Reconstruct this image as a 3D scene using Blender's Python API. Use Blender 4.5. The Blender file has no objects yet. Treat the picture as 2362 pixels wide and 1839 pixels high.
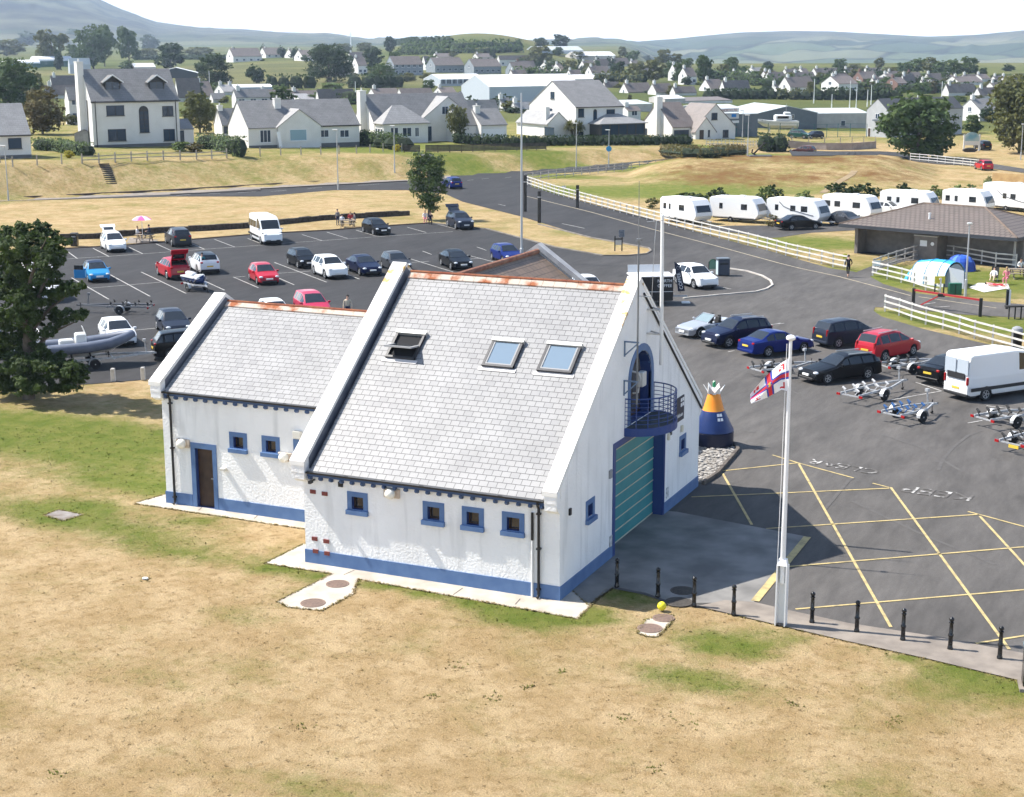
import bpy, bmesh, math, random
from math import sin, cos, pi, radians as RAD, sqrt, atan2, hypot
from mathutils import Vector as V, Matrix
from mathutils.geometry import tessellate_polygon
S = bpy.context.scene
COL = S.collection
rnd = random.Random(7)
# ------------------------------------------------------------ camera
FPX, PIT, ROLL, YAW = 3600.0, .2234, -.0021, -.4242
CAM = V((18.8, -45.43, 18.07)); IW, IH = 2362.0, 1839.0
FW = V((sin(YAW)*cos(PIT), cos(YAW)*cos(PIT), -sin(PIT)))
_r = V((cos(YAW), -sin(YAW), 0)); _u = _r.cross(FW)
RT = _r*cos(ROLL)+_u*sin(ROLL); UP = -_r*sin(ROLL)+_u*cos(ROLL)
FH = V((sin(YAW), cos(YAW), 0)); RH = V((cos(YAW), -sin(YAW), 0))
cd = bpy.data.cameras.new('camera'); cam = bpy.data.objects.new('camera', cd); COL.objects.link(cam)
cd.sensor_width = 36; cd.lens = FPX/IW*36; cd.clip_end = 30000; cd.clip_start = .5
cam.matrix_world = Matrix(((RT.x, UP.x, -FW.x, CAM.x), (RT.y, UP.y, -FW.y, CAM.y), (RT.z, UP.z, -FW.z, CAM.z), (0, 0, 0, 1)))
S.camera = cam
# ------------------------------------------------------------ light
SUN_AZ, SUN_EL = RAD(81), RAD(52)      # direction the light travels (from +Y towards +X), height of the sun
W = bpy.data.worlds.new("World"); S.world = W; W.use_nodes = True
nt = W.node_tree; sky = nt.nodes.new('ShaderNodeTexSky'); sky.sky_type = 'NISHITA'; sky.sun_disc = False
sky.sun_elevation = SUN_EL; sky.sun_rotation = SUN_AZ+pi; sky.air_density = 1.0; sky.dust_density = .6; sky.ozone_density = 1.0
bg = nt.nodes['Background']; nt.links.new(sky.outputs[0], bg.inputs[0]); bg.inputs[1].default_value = .10
ld = bpy.data.lights.new('sun', 'SUN'); ld.energy = 4.4; ld.angle = RAD(.53); ld.color = (1, .95, .87)
lo = bpy.data.objects.new('sun', ld); COL.objects.link(lo)
SD = V((sin(SUN_AZ)*cos(SUN_EL), cos(SUN_AZ)*cos(SUN_EL), -sin(SUN_EL)))
lo.rotation_euler = SD.to_track_quat('-Z', 'Y').to_euler()
S.view_settings.view_transform = 'Standard'; S.view_settings.look = 'None'
HAZE = 1.2e-4
S.view_settings.exposure = 1.15; S.view_settings.gamma = 1
# ------------------------------------------------------------ pixels of the survey tiles -> points of the place
TL = {k: v for k, v in dict(a=(0,0,.27473), b=(600,0,.27473), c=(1200,0,.27473), d=(1762,0,.27473), e=(0,400,.27473), f=(600,400,.27473),
      g=(1200,400,.27473), h=(1762,400,.27473), D=(0,0,1.082), i=(300,600,.35294), j=(650,600,.35294), k=(600,1000,.29412), l=(1100,900,.35294),
      m=(1350,600,.35294), n=(1550,700,.23529), o=(1962,700,.23529), p=(1562,1000,.3663), q=(0,480,.28235), r=(0,900,.3663), N=(0,0,1),
      s=(2100,180,.17643), t=(1680,140,.18315)).items()}
def nat(t, x, y):
    a, b, s = TL[t]; return a+x*s, b+y*s
def ray(t, x, y):
    X, Y = nat(t, x, y); return FW+RT*((X-IW/2)/FPX)-UP*((Y-IH/2)/FPX)
def G(t, x, y, z=0.0):                       # on the level z
    d = ray(t, x, y); return CAM+d*((z-CAM.z)/d.z)
def PL(t, x, y, ax, v):                      # on the plane axis ax = v
    d = ray(t, x, y); return CAM+d*((v-CAM[ax])/d[ax])
def ppm(P): return FPX/((P-CAM).dot(FW))      # pixels per metre at P
def HZ(P, t, x, y):                          # height above P of a thing whose top shows at (x,y)
    X, Y = nat(t, x, y); d = (P-CAM).dot(FW)
    return ((IH/2-Y)/FPX*d-(P-CAM).dot(UP))/UP.z
# glowing ring added to whiten the sky low over the horizon, far outside everything
def horizon_glow_ring():
    n, R = 96, 22000.; vs = [(CAM.x+R*cos(2*pi*k/n), CAM.y+R*sin(2*pi*k/n), z) for z in (-900, 2600) for k in range(n)]
    me = bpy.data.meshes.new('sky'); me.from_pydata(vs, [], [(k, (k+1) % n, n+(k+1) % n, n+k) for k in range(n)])
    m = bpy.data.materials.new('sky_glow_ring'); m.use_nodes = True; t = m.node_tree; t.nodes.clear(); o = t.nodes.new('ShaderNodeOutputMaterial'); e = t.nodes.new('ShaderNodeEmission'); e.inputs[0].default_value = (.93, .98, 1, 1); e.inputs[1].default_value = 1.5; t.links.new(e.outputs[0], o.inputs[0])
    me.materials.append(m); ob = bpy.data.objects.new('sky', me); COL.objects.link(ob); ob['kind'] = 'structure'
horizon_glow_ring()
# ------------------------------------------------------------ terrain
def lerp(a, b, t): return a+(b-a)*t
def sst(t): t = min(1, max(0, t)); return t*t*(3-2*t)
def tab(T, x):
    if x <= T[0][0]: return T[0][1]
    for (a, b), (c, d) in zip(T, T[1:]):
        if x <= c: return lerp(b, d, (x-a)/(c-a))
    return T[-1][1]
def ang(nx): return (nx-IW/2)/FPX
def depth_at(y, z): return (CAM.z-z)*FPX/(y-102)
DB = [(ang(x), depth_at(y, 0)) for x, y in ((-600, 520), (0, 459), (600, 428), (938, 409), (1200, 391), (1565, 363), (1700, 352), (1800, 346), (2000, 340), (2500, 335))]
ZT = [(ang(x), z) for x, z in ((-600, 4.2), (0, 3.8), (600, 3.2), (938, 2.7), (1200, 2.2), (1565, 1.3), (1700, .9), (1830, .35), (2000, .1), (2500, 0))]
DT = [(ang(x), depth_at(y, tab(ZT, ang(x)))) for x, y in ((-600, 430), (0, 369), (600, 349), (938, 354), (1200, 347), (1565, 338), (1700, 332), (1830, 330), (2000, 320), (2500, 320))]
SKYL = [(ang(x), y) for x, y in ((-900, 60), (-500, 20), (-150, -60), (60, -75), (150, -45), (215, -10), (250, 2), (272, 11), (330, 36), (385, 54), (467, 65), (600, 71), (666, 76), (765, 80),
        (855, 91), (1000, 96), (1150, 95), (1263, 93), (1409, 94), (1469, 98), (1543, 92), (1612, 85), (1695, 78), (1800, 75), (1899, 76), (2009, 82), (2119, 88), (2229, 84), (2362, 72), (2700, 60), (3200, 70))]
def hash2(i, j): 
    n = math.sin(i*127.1+j*311.7)*43758.5453; return n-math.floor(n)
def vn(x, y):
    i, j = math.floor(x), math.floor(y); u, v = sst(x-i), sst(y-j)
    return lerp(lerp(hash2(i, j), hash2(i+1, j), u), lerp(hash2(i, j+1), hash2(i+1, j+1), u), v)
def tz(d, a):                                # ground height at depth d, bearing a from the camera's foot
    db, dt, zt = tab(DB, a), tab(DT, a), tab(ZT, a)
    db5 = db+4.5; dt = max(dt, db+10)
    z = zt*sst((d-db5)/(dt-db5))
    if d < db and d > 25:                    # the rough mound between the slip road and the main road
        cx = (a-ang(1800))/(.098); w = max(0, 1-cx*cx)
        dc = 226
        if w > 0: z += 2.3*min(1, w*1.6)*(sst((d-197)/(dc-197)) if d < dc else sst((250-d)/(250-dc)))
    if d > 420:
        zf = 3+6*sst((d-700)/900)+7*sst((d-1500)/1600)
        z = lerp(z, zf, sst((d-420)/350))
        z += 19*math.exp(-((a-ang(1105))/.052)**2)*sst((d-880)/380)*sst((2000-d)/600)
        z += 3.2*math.exp(-((a-ang(690))/.06)**2)*sst((d-650)/200)*sst((1500-d)/300)
    if d > 1040 and a > ang(1420): z = lerp(z, -38, sst((a-ang(1420))/(ang(1580)-ang(1420)))*sst((d-1040)/700))
    if d > 2600:
        t = sst((d-2600)/3400); top = 18.07+(102-tab(SKYL, a))*6000/FPX
        z = lerp(z, top, t**.8)+((vn(a*60, d/420.)-.5)*30+(vn(a*170+7, d/160.)-.5)*14)*t*(1-t)*2.4
        if d > 6000: z = lerp(top, top-60, sst((d-6000)/2500))
    return z
def da(P): 
    q = P-CAM; d = q.dot(FH); return d, q.dot(RH)/max(d, 1e-3)
def TZ(x, y):
    d, a = da(V((x, y, 0))); return tz(d, a) if d > 15 else 0.
def GT(t, x, y):                             # where the sight line meets the ground
    d = ray(t, x, y); k = 20.; p = CAM+d*k
    while k < 9000:
        k2 = k*1.004; q = CAM+d*k2
        if q.z <= TZ(q.x, q.y): return V((q.x, q.y, TZ(q.x, q.y)))
        k = k2
    return CAM+d*3000
# ------------------------------------------------------------ mesh builder
class MB:
    def __init__(s): s.v = []; s.f = []; s.m = []; s.u = {}; s.M = None
    def add(s, vs, fs, mi=0):
        b = len(s.v)
        s.v += [(s.M @ V(p)) if s.M else V(p) for p in vs]
        for f in fs: s.f.append([b+i for i in f]); s.m.append(mi)
        return s
    def quad(s, a, b, c, d, mi=0, uv=None):
        s.add((a, b, c, d), ((0, 1, 2, 3),), mi)
        if uv: s.u[len(s.f)-1] = uv
        return s
    def poly(s, pts, mi=0): return s.add(pts, (list(range(len(pts))),), mi)
    def box(s, x0, x1, y0, y1, z0, z1, mi=0):
        return s.add([(x, y, z) for z in (z0, z1) for y in (y0, y1) for x in (x0, x1)],
                     ((0, 2, 3, 1), (4, 5, 7, 6), (0, 1, 5, 4), (2, 6, 7, 3), (0, 4, 6, 2), (1, 3, 7, 5)), mi)
    def rbox(s, c, sx, sy, sz, M=None, mi=0, b=0):      # box round c, turned by M, with chamfered long edges when b
        old = s.M; L = Matrix.Translation(V(c)) @ (M.to_4x4() if M else Matrix())
        s.M = (old @ L) if old else L
        x, y, z = sx/2, sy/2, sz/2
        if b <= 0: s.box(-x, x, -y, y, -z, z, mi)
        else:
            vs = []
            for zz, k in ((-z, b), (-z+b, 0), (z-b, 0), (z, b)):
                X, Y = x-k, y-k
                vs += [(-X+b, -Y, zz), (X-b, -Y, zz), (X, -Y+b, zz), (X, Y-b, zz), (X-b, Y, zz), (-X+b, Y, zz), (-X, Y-b, zz), (-X, -Y+b, zz)]
            fs = [list(range(7, -1, -1)), list(range(24, 32))]
            for r in range(3):
                for i in range(8): fs.append((r*8+i, r*8+(i+1) % 8, r*8+8+(i+1) % 8, r*8+8+i))
            s.add(vs, fs, mi)
        s.M = old; return s
    def ext(s, pts, vec, mi=0, cap=True):               # extrude a closed outline
        n = len(pts); vec = V(vec); a = [V(p) for p in pts]; b = [p+vec for p in a]
        fs = [(i, (i+1) % n, n+(i+1) % n, n+i) for i in range(n)]
        s.add(a+b, fs, mi)
        if cap:
            for P, fl in ((a, 1), (b, 0)):
                if n == 4: s.add(P, ((3, 2, 1, 0) if fl else (0, 1, 2, 3),), mi)
                else:
                    T = tessellate_polygon([P]); s.add(P, T, mi)
        return s
    def holes(s, outer, hs, O, U, N, depth=0, mi=0, mr=None):   # upright wall sheet with openings and their reveals
        O, U, N = V(O), V(U), V(N); Z = V((0, 0, 1)); mr = mi if mr is None else mr
        loops = [[O+U*x+Z*z for x, z in L] for L in [outer]+hs]
        flat = [p for L in loops for p in L]
        s.add(flat, tessellate_polygon([[V((x, z, 0)) for x, z in L] for L in [outer]+hs]), mi)
        if depth:
            for L in loops[1:]:
                n = len(L); s.add(L+[p+N*depth for p in L], [(i, (i+1) % n, n+(i+1) % n, n+i) for i in range(n)], mr)
        return s
    def tube(s, pts, r, n=6, mi=0, cap=True):
        pts = [V(p) for p in pts]; rs = r if isinstance(r, (list, tuple)) else [r]*len(pts); vs = []; fs = []
        for i, p in enumerate(pts):
            t = (pts[min(i+1, len(pts)-1)]-pts[max(i-1, 0)]).normalized()
            ref = V((0, 0, 1)) if abs(t.z) < .95 else V((1, 0, 0))
            a = t.cross(ref).normalized(); b = t.cross(a)
            vs += [p+(a*cos(2*pi*k/n)+b*sin(2*pi*k/n))*rs[i] for k in range(n)]
        for i in range(len(pts)-1):
            for k in range(n): fs.append((i*n+k, i*n+n+k, i*n+n+(k+1) % n, i*n+(k+1) % n))
        if cap: fs += [list(range(n)), list(range(len(vs)-1, len(vs)-n-1, -1))]
        return s.add(vs, fs, mi)
    def bar(s, a, b, w, h=None, mi=0):                  # rectangular bar from a to b, h is its upright side
        h = w if h is None else h; a, b = V(a), V(b); t = (b-a).normalized()
        ref = V((0, 0, 1)) if abs(t.z) < .95 else V((1, 0, 0))
        x = t.cross(ref).normalized()*(w/2); y = x.cross(t).normalized()*(h/2)
        return s.ext([a-x-y, a+x-y, a+x+y, a-x+y], b-a, mi)
    def lathe(s, prof, c=(0, 0, 0), n=16, mi=0, ax=None, a0=0):
        c = V(c); A = V(ax) if ax else V((0, 0, 1)); ref = V((1, 0, 0)) if abs(A.x) < .9 else V((0, 1, 0))
        x = (ref-A*ref.dot(A)).normalized(); y = A.cross(x); vs = []
        for r, z in prof: vs += [c+A*z+(x*cos(2*pi*k/n+a0)+y*sin(2*pi*k/n+a0))*r for k in range(n)]
        fs = [(i*n+k, i*n+(k+1) % n, i*n+n+(k+1) % n, i*n+n+k) for i in range(len(prof)-1) for k in range(n)]
        fs += [list(range(n-1, -1, -1)), [len(vs)-n+k for k in range(n)]]
        return s.add(vs, fs, mi)
    def ball(s, c, r, n=10, mi=0):
        rx, ry, rz = r if isinstance(r, (tuple, list)) else (r, r, r); c = V(c); vs = []; h = n//2
        for i in range(1, h):
            t = pi*i/h; vs += [c+V((rx*sin(t)*cos(2*pi*k/n), ry*sin(t)*sin(2*pi*k/n), -rz*cos(t))) for k in range(n)]
        vs += [c+V((0, 0, -rz)), c+V((0, 0, rz))]; fs = []
        for i in range(h-2):
            for k in range(n): fs.append((i*n+k, i*n+(k+1) % n, i*n+n+(k+1) % n, i*n+n+k))
        b = len(vs)-2
        for k in range(n): fs += [(b, (k+1) % n, k), (b+1, (h-2)*n+k, (h-2)*n+(k+1) % n)]
        return s.add(vs, fs, mi)
    def build(s, name, mats, parent=None, loc=None, rz=0, smooth=0):
        me = bpy.data.meshes.new(name); me.from_pydata([tuple(p) for p in s.v], [], s.f)
        for m in (mats if isinstance(mats, (list, tuple)) else [mats]): me.materials.append(m)
        me.polygons.foreach_set('material_index', s.m)
        if s.u:
            uv = me.uv_layers.new(name='uv')
            for fi, L in s.u.items():
                for li, q in zip(me.polygons[fi].loop_indices, L): uv.data[li].uv = q
        if smooth:
            me.polygons.foreach_set('use_smooth', [True]*len(me.polygons)); me.set_sharp_from_angle(angle=RAD(smooth))
        me.update(); o = bpy.data.objects.new(name, me); COL.objects.link(o)
        if parent: o.parent = parent
        if loc is not None: o.location = loc
        o.rotation_euler.z = rz
        return o
def tag(o, label=None, cat=None, group=None, kind=None):
    if label: o['label'] = label
    if cat: o['category'] = cat
    if group: o['group'] = group
    if kind: o['kind'] = kind
    return o
def thing(name, label, cat, loc=(0, 0, 0), rz=0, group=None):
    o = bpy.data.objects.new(name, None); COL.objects.link(o); o.location = loc; o.rotation_euler.z = rz; o.empty_display_size = .3
    return tag(o, label, cat, group)
KIDS = {}
def dup(root, loc, rz, label=None, group=None, sc=None):
    def cp(o, par):
        c = o.copy(); COL.objects.link(c)
        if par: c.parent = par
        for ch in o.children: cp(ch, c)
        return c
    r = cp(root, None); r.location = loc; r.rotation_euler.z = rz
    if sc: r.scale = sc if isinstance(sc, (tuple, list)) else (sc,)*3
    if label: r['label'] = label
    if group: r['group'] = group
    return r
# ------------------------------------------------------------ materials
MC = {}
def mk(name, c, c2=None, sc=3., rough=.8, bump=0, bsc=40., metal=0, spec=.4, det=4, coat=0, rng=(.35, .65), dist=.02):
    if name in MC: return MC[name]
    m = bpy.data.materials.new(name); m.use_nodes = True; n = m.node_tree; b = n.nodes['Principled BSDF']
    b.inputs['Base Color'].default_value = (*c, 1); b.inputs['Roughness'].default_value = rough
    b.inputs['Metallic'].default_value = metal; b.inputs['Specular IOR Level'].default_value = spec; b.inputs['Coat Weight'].default_value = coat
    b.inputs['Coat Roughness'].default_value = .05
    if c2 or bump:
        tc = n.nodes.new('ShaderNodeTexCoord')
    if c2:
        nz = n.nodes.new('ShaderNodeTexNoise'); nz.inputs['Scale'].default_value = sc; nz.inputs['Detail'].default_value = det
        n.links.new(tc.outputs['Object'], nz.inputs['Vector'])
        cr = n.nodes.new('ShaderNodeValToRGB'); cr.color_ramp.elements[0].position = rng[0]; cr.color_ramp.elements[1].position = rng[1]
        cr.color_ramp.elements[0].color = (*c, 1); cr.color_ramp.elements[1].color = (*c2, 1)
        n.links.new(nz.outputs[0], cr.inputs[0]); n.links.new(cr.outputs[0], b.inputs['Base Color'])
    if bump:
        nb = n.nodes.new('ShaderNodeTexNoise'); nb.inputs['Scale'].default_value = bsc; nb.inputs['Detail'].default_value = 3
        n.links.new(tc.outputs['Object'], nb.inputs['Vector'])
        bp = n.nodes.new('ShaderNodeBump'); bp.inputs['Strength'].default_value = bump; bp.inputs['Distance'].default_value = dist
        n.links.new(nb.outputs[0], bp.inputs['Height']); n.links.new(bp.outputs[0], b.inputs['Normal'])
    MC[name] = m; return m
def nodes(m):
    n = m.node_tree; return n, n.nodes, n.links, n.nodes['Principled BSDF']
def slate(name, c1, c2, mort, w=.33, h=.24, bump=.5, ms=.011):
    if name in MC: return MC[name]
    m = mk(name, c1, rough=.55, spec=.5); n, N, L, b = nodes(m)
    uv = N.new('ShaderNodeUVMap'); uv.uv_map = 'uv'
    br = N.new('ShaderNodeTexBrick'); br.offset = .5; br.inputs['Scale'].default_value = 1; br.inputs['Brick Width'].default_value = w; br.inputs['Row Height'].default_value = h
    br.inputs['Mortar Size'].default_value = ms; br.inputs['Mortar Smooth'].default_value = .3; br.inputs['Bias'].default_value = -.55
    br.inputs['Color1'].default_value = (*c1, 1); br.inputs['Color2'].default_value = (*c2, 1); br.inputs['Mortar'].default_value = (*mort, 1)
    L.new(uv.outputs[0], br.inputs['Vector'])
    nz = N.new('ShaderNodeTexNoise'); nz.inputs['Scale'].default_value = .7; nz.inputs['Detail'].default_value = 5
    L.new(uv.outputs[0], nz.inputs['Vector'])
    mr = N.new('ShaderNodeMapRange'); mr.inputs[1].default_value = .3; mr.inputs[2].default_value = .7; mr.inputs[3].default_value = .86; mr.inputs[4].default_value = 1.08
    L.new(nz.outputs[0], mr.inputs[0])
    mx = N.new('ShaderNodeMix'); mx.data_type = 'RGBA'; mx.blend_type = 'MULTIPLY'; mx.inputs[0].default_value = 1
    L.new(br.outputs[0], mx.inputs[6]); L.new(mr.outputs[0], mx.inputs[7]); L.new(mx.outputs[2], b.inputs['Base Color'])
    # each course tilts a little: saw-tooth height along the slope
    sp = N.new('ShaderNodeSeparateXYZ'); L.new(uv.outputs[0], sp.inputs[0])
    md = N.new('ShaderNodeMath'); md.operation = 'WRAP'; md.inputs[1].default_value = h; md.inputs[2].default_value = 0; L.new(sp.outputs[1], md.inputs[0])
    ad = N.new('ShaderNodeMath'); ad.operation = 'MULTIPLY_ADD'; ad.inputs[1].default_value = -.02/h; L.new(md.outputs[0], ad.inputs[0])
    fm = N.new('ShaderNodeMath'); fm.operation = 'MULTIPLY'; fm.inputs[1].default_value = -.01; L.new(br.outputs[1], fm.inputs[0]); L.new(fm.outputs[0], ad.inputs[2])
    bp = N.new('ShaderNodeBump'); bp.inputs['Strength'].default_value = bump; bp.inputs['Distance'].default_value = 1; L.new(ad.outputs[0], bp.inputs['Height']); L.new(bp.outputs[0], b.inputs['Normal'])
    return m
# ------------------------------------------------------------ ground
def blob(t, x, y, rx, ry, s): 
    p = GT(t, x, y); return (p.x, p.y, rx, ry, s)
GREEN = [blob('r', 200, 230, 9, 2.6, .7), blob('r', 480, 420, 6, 1.6, .45), blob('r', 850, 880, 4, 1.2, .4), blob('r', 200, 290, 7, 2.2, .8), blob('r', 700, 300, 5, 2.5, .4), blob('r', 830, 590, 4.5, 1.3, .8), blob('r', 300, 790, 3.6, 1.5, .75), blob('r', 560, 740, 1.6, .8, .7), blob('r', 1230, 830, 2.2, .8, .6),
    blob('r', 1000, 980, 5, 1.4, .35), blob('r', 1150, 1040, 3, .9, .35), blob('r', 1850, 1150, 1.9, .6, 1.1), blob('r', 1960, 1290, 1.0, 1.2, .5), blob('r', 1500, 1420, 1.6, .8, .4),
    blob('k', 900, 1190, 1.5, .5, .9), blob('k', 1250, 1245, 1.5, .45, .9), blob('k', 1650, 1310, 2, .5, 1.), blob('k', 1850, 1420, 2, .9, .5), blob('l', 300, 1440, 2.4, .45, 1.), blob('l', 750, 1470, 1.1, .7, 1.), blob('l', 1000, 1360, 1.6, .9, .9), blob('l', 350, 1520, 1.4, .8, .6),
    blob('p', 230, 1300, 2, 1.2, .55), blob('p', 380, 1370, 1.3, .6, .8), blob('p', 100, 1550, 2.4, .9, .7), blob('p', 660, 1280, 1.2, .5, .5), blob('p', 1350, 1390, 1.2, .4, .5), blob('p', 1700, 1450, 2, .6, .5), blob('p', 1950, 1570, 2, .8, .6),
    blob('D', 1600, 900, .1, .1, 0), blob('D', 900, 1390, 1.5, .8, .25), blob('D', 2080, 1480, 4, 1.5, .3), blob('D', 700, 1690, 3, .8, .35), blob('D', 1850, 1690, 3, 1, .25), blob('D', 330, 1450, 3, .9, .3), blob('D', 480, 1420, 2, .7, .3),
    blob('b', 1700, 1400, 26, 4, 1.0), blob('c', 300, 1380, 24, 5, 1.0), blob('c', 1700, 1290, 20, 4, .8), blob('g', 800, 160, 16, 7, .8), blob('g', 1500, 130, 18, 8, .4), blob('h', 450, 590, 7, 4, 1), blob('h', 1650, 900, 13, 7, 1.1), blob('h', 1500, 1200, 8, 2.5, .7), blob('h', 2000, 1300, 9, 3, .7),
    blob('g', 500, 500, 6, 2, .35), blob('f', 1900, 310, 4, 1.5, .3)]
def tone(p, d, a):
    g = .16; rust = 0
    for x, y, rx, ry, s in GREEN:
        q = ((p.x-x)/rx)**2+((p.y-y)/ry)**2
        if q < 4: g += s*math.exp(-q*1.2)
    db = tab(DB, a)
    if 60 < d < db: g += .17+.2*(vn(p.x*.12, p.y*.12)-.5)
    if a > ang(1330) and 190 < d < 250:
        w = 1-((a-ang(1850))/(.115))**2
        if w > 0: rust = min(1, w*1.5)*sst((d-196)/12)*(.42+.9*(vn(p.x*.09, p.y*.12)-.3)); g += .12*w
    if d > db: g += .26+.2*sst((d-db-12)/15)+.3*(vn(p.x*.1+5, p.y*.1)-.5)
    if d > 330: g += .35
    if d > 560: g = .95*(.35+.75*vn(p.x*.006+9, p.y*.008))
    return (min(1, max(0, g)), min(1, max(0, rust)), 1 if d > 330 else 0, 1)
def terrain(name, ds, as_, mat):
    nv = len(as_); vs = []; cols = []
    for d in ds:
        for a in as_:
            z = tz(d, a); p = CAM+FH*d+RH*(a*d); p = V((p.x, p.y, z)); vs.append(p); cols.append(tone(p, d, a) if d < 2700 else (0, 0, 0, 1))
    fs = [(i*nv+j, i*nv+j+1, (i+1)*nv+j+1, (i+1)*nv+j) for i in range(len(ds)-1) for j in range(nv-1)]
    me = bpy.data.meshes.new(name); me.from_pydata([tuple(p) for p in vs], [], fs); me.materials.append(mat)
    at = me.color_attributes.new('tone', 'FLOAT_COLOR', 'POINT'); at.data.foreach_set('color', [c for q in cols for c in q])
    me.polygons.foreach_set('use_smooth', [True]*len(fs)); o = bpy.data.objects.new(name, me); COL.objects.link(o); tag(o, kind='structure'); return o
def grass_mat():
    m = mk('dry_grass', (.4, .3, .15), rough=.95, spec=.1); n, N, L, b = nodes(m)
    at = N.new('ShaderNodeVertexColor'); at.layer_name = 'tone'; sx = N.new('ShaderNodeSeparateColor'); L.new(at.outputs[0], sx.inputs[0])
    geo = N.new('ShaderNodeNewGeometry')
    def noise(sc, det=4, ro=.6):
        z = N.new('ShaderNodeTexNoise'); z.inputs['Scale'].default_value = sc; z.inputs['Detail'].default_value = det; z.inputs['Roughness'].default_value = ro; L.new(geo.outputs[0], z.inputs['Vector']); return z.outputs[0]
    def math_(op, a, b_, c=None):
        q = N.new('ShaderNodeMath'); q.operation = op
        for i, x in enumerate((a, b_, c)):
            if x is None: continue
            if isinstance(x, (int, float)): q.inputs[i].default_value = x
            else: L.new(x, q.inputs[i])
        return q.outputs[0]
    def mix(f, a, c, bt='MIX'):
        q = N.new('ShaderNodeMix'); q.data_type = 'RGBA'; q.blend_type = bt
        if isinstance(f, (int, float)): q.inputs[0].default_value = f
        else: L.new(f, q.inputs[0])
        for i, x in ((6, a), (7, c)):
            if isinstance(x, tuple): q.inputs[i].default_value = (*x, 1)
            else: L.new(x, q.inputs[i])
        return q.outputs[2]
    def rng(x, a, b_, c=0., d=1.):
        q = N.new('ShaderNodeMapRange'); q.interpolation_type = 'SMOOTHSTEP'
        L.new(x, q.inputs[0])
        for i, v in enumerate((a, b_, c, d)): q.inputs[i+1].default_value = v
        return q.outputs[0]
    g = math_('ADD', sx.outputs[0], math_('MULTIPLY', math_('SUBTRACT', noise(.22, 5), .5), .8))
    g = math_('ADD', g, math_('MULTIPLY', math_('SUBTRACT', noise(1.6, 5), .5), .75))
    g = rng(math_('ADD', g, math_('MULTIPLY', math_('SUBTRACT', noise(9, 3), .5), .5)), .12, .95)
    dry = mix(rng(noise(.5, 5), .35, .65), DRY1, DRY2)
    dry = mix(rng(noise(2.2, 6, .7), .45, .72, 0, .7), dry, DRY3)
    dry = mix(rng(noise(.11, 6, .65), .5, .72, 0, .6), dry, (.21, .155, .05))
    c = mix(g, dry, mix(rng(noise(.9, 3), .35, .65), GRN1, GRN2))
    c = mix(math_('MULTIPLY', sx.outputs[2], .8), c, mix(rng(noise(.012, 3), .35, .62), (.04, .06, .016), (.10, .105, .035)))
    c = mix(rng(math_('ADD', sx.outputs[1], math_('MULTIPLY', math_('SUBTRACT', noise(.35, 7, .75), .5), 2.4)), .25, 1.0), c, (.16, .085, .03))
    sp = rng(noise(21, 8, .8), .3, .7, .66, 1.32); c = mix(1.0, c, sp, 'MULTIPLY')
    L.new(c, b.inputs['Base Color'])
    bp = N.new('ShaderNodeBump'); bp.inputs['Strength'].default_value = .9; bp.inputs['Distance'].default_value = .09
    L.new(math_('ADD', noise(14, 5, .8), math_('MULTIPLY', noise(2.5, 4), 1.2)), bp.inputs['Height']); L.new(bp.outputs[0], b.inputs['Normal'])
    return m
DRY1, DRY2, DRY3 = (.35, .245, .122), (.455, .335, .188), (.225, .147, .06)
GRN1, GRN2 = (.105, .135, .022), (.155, .165, .038)
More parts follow.
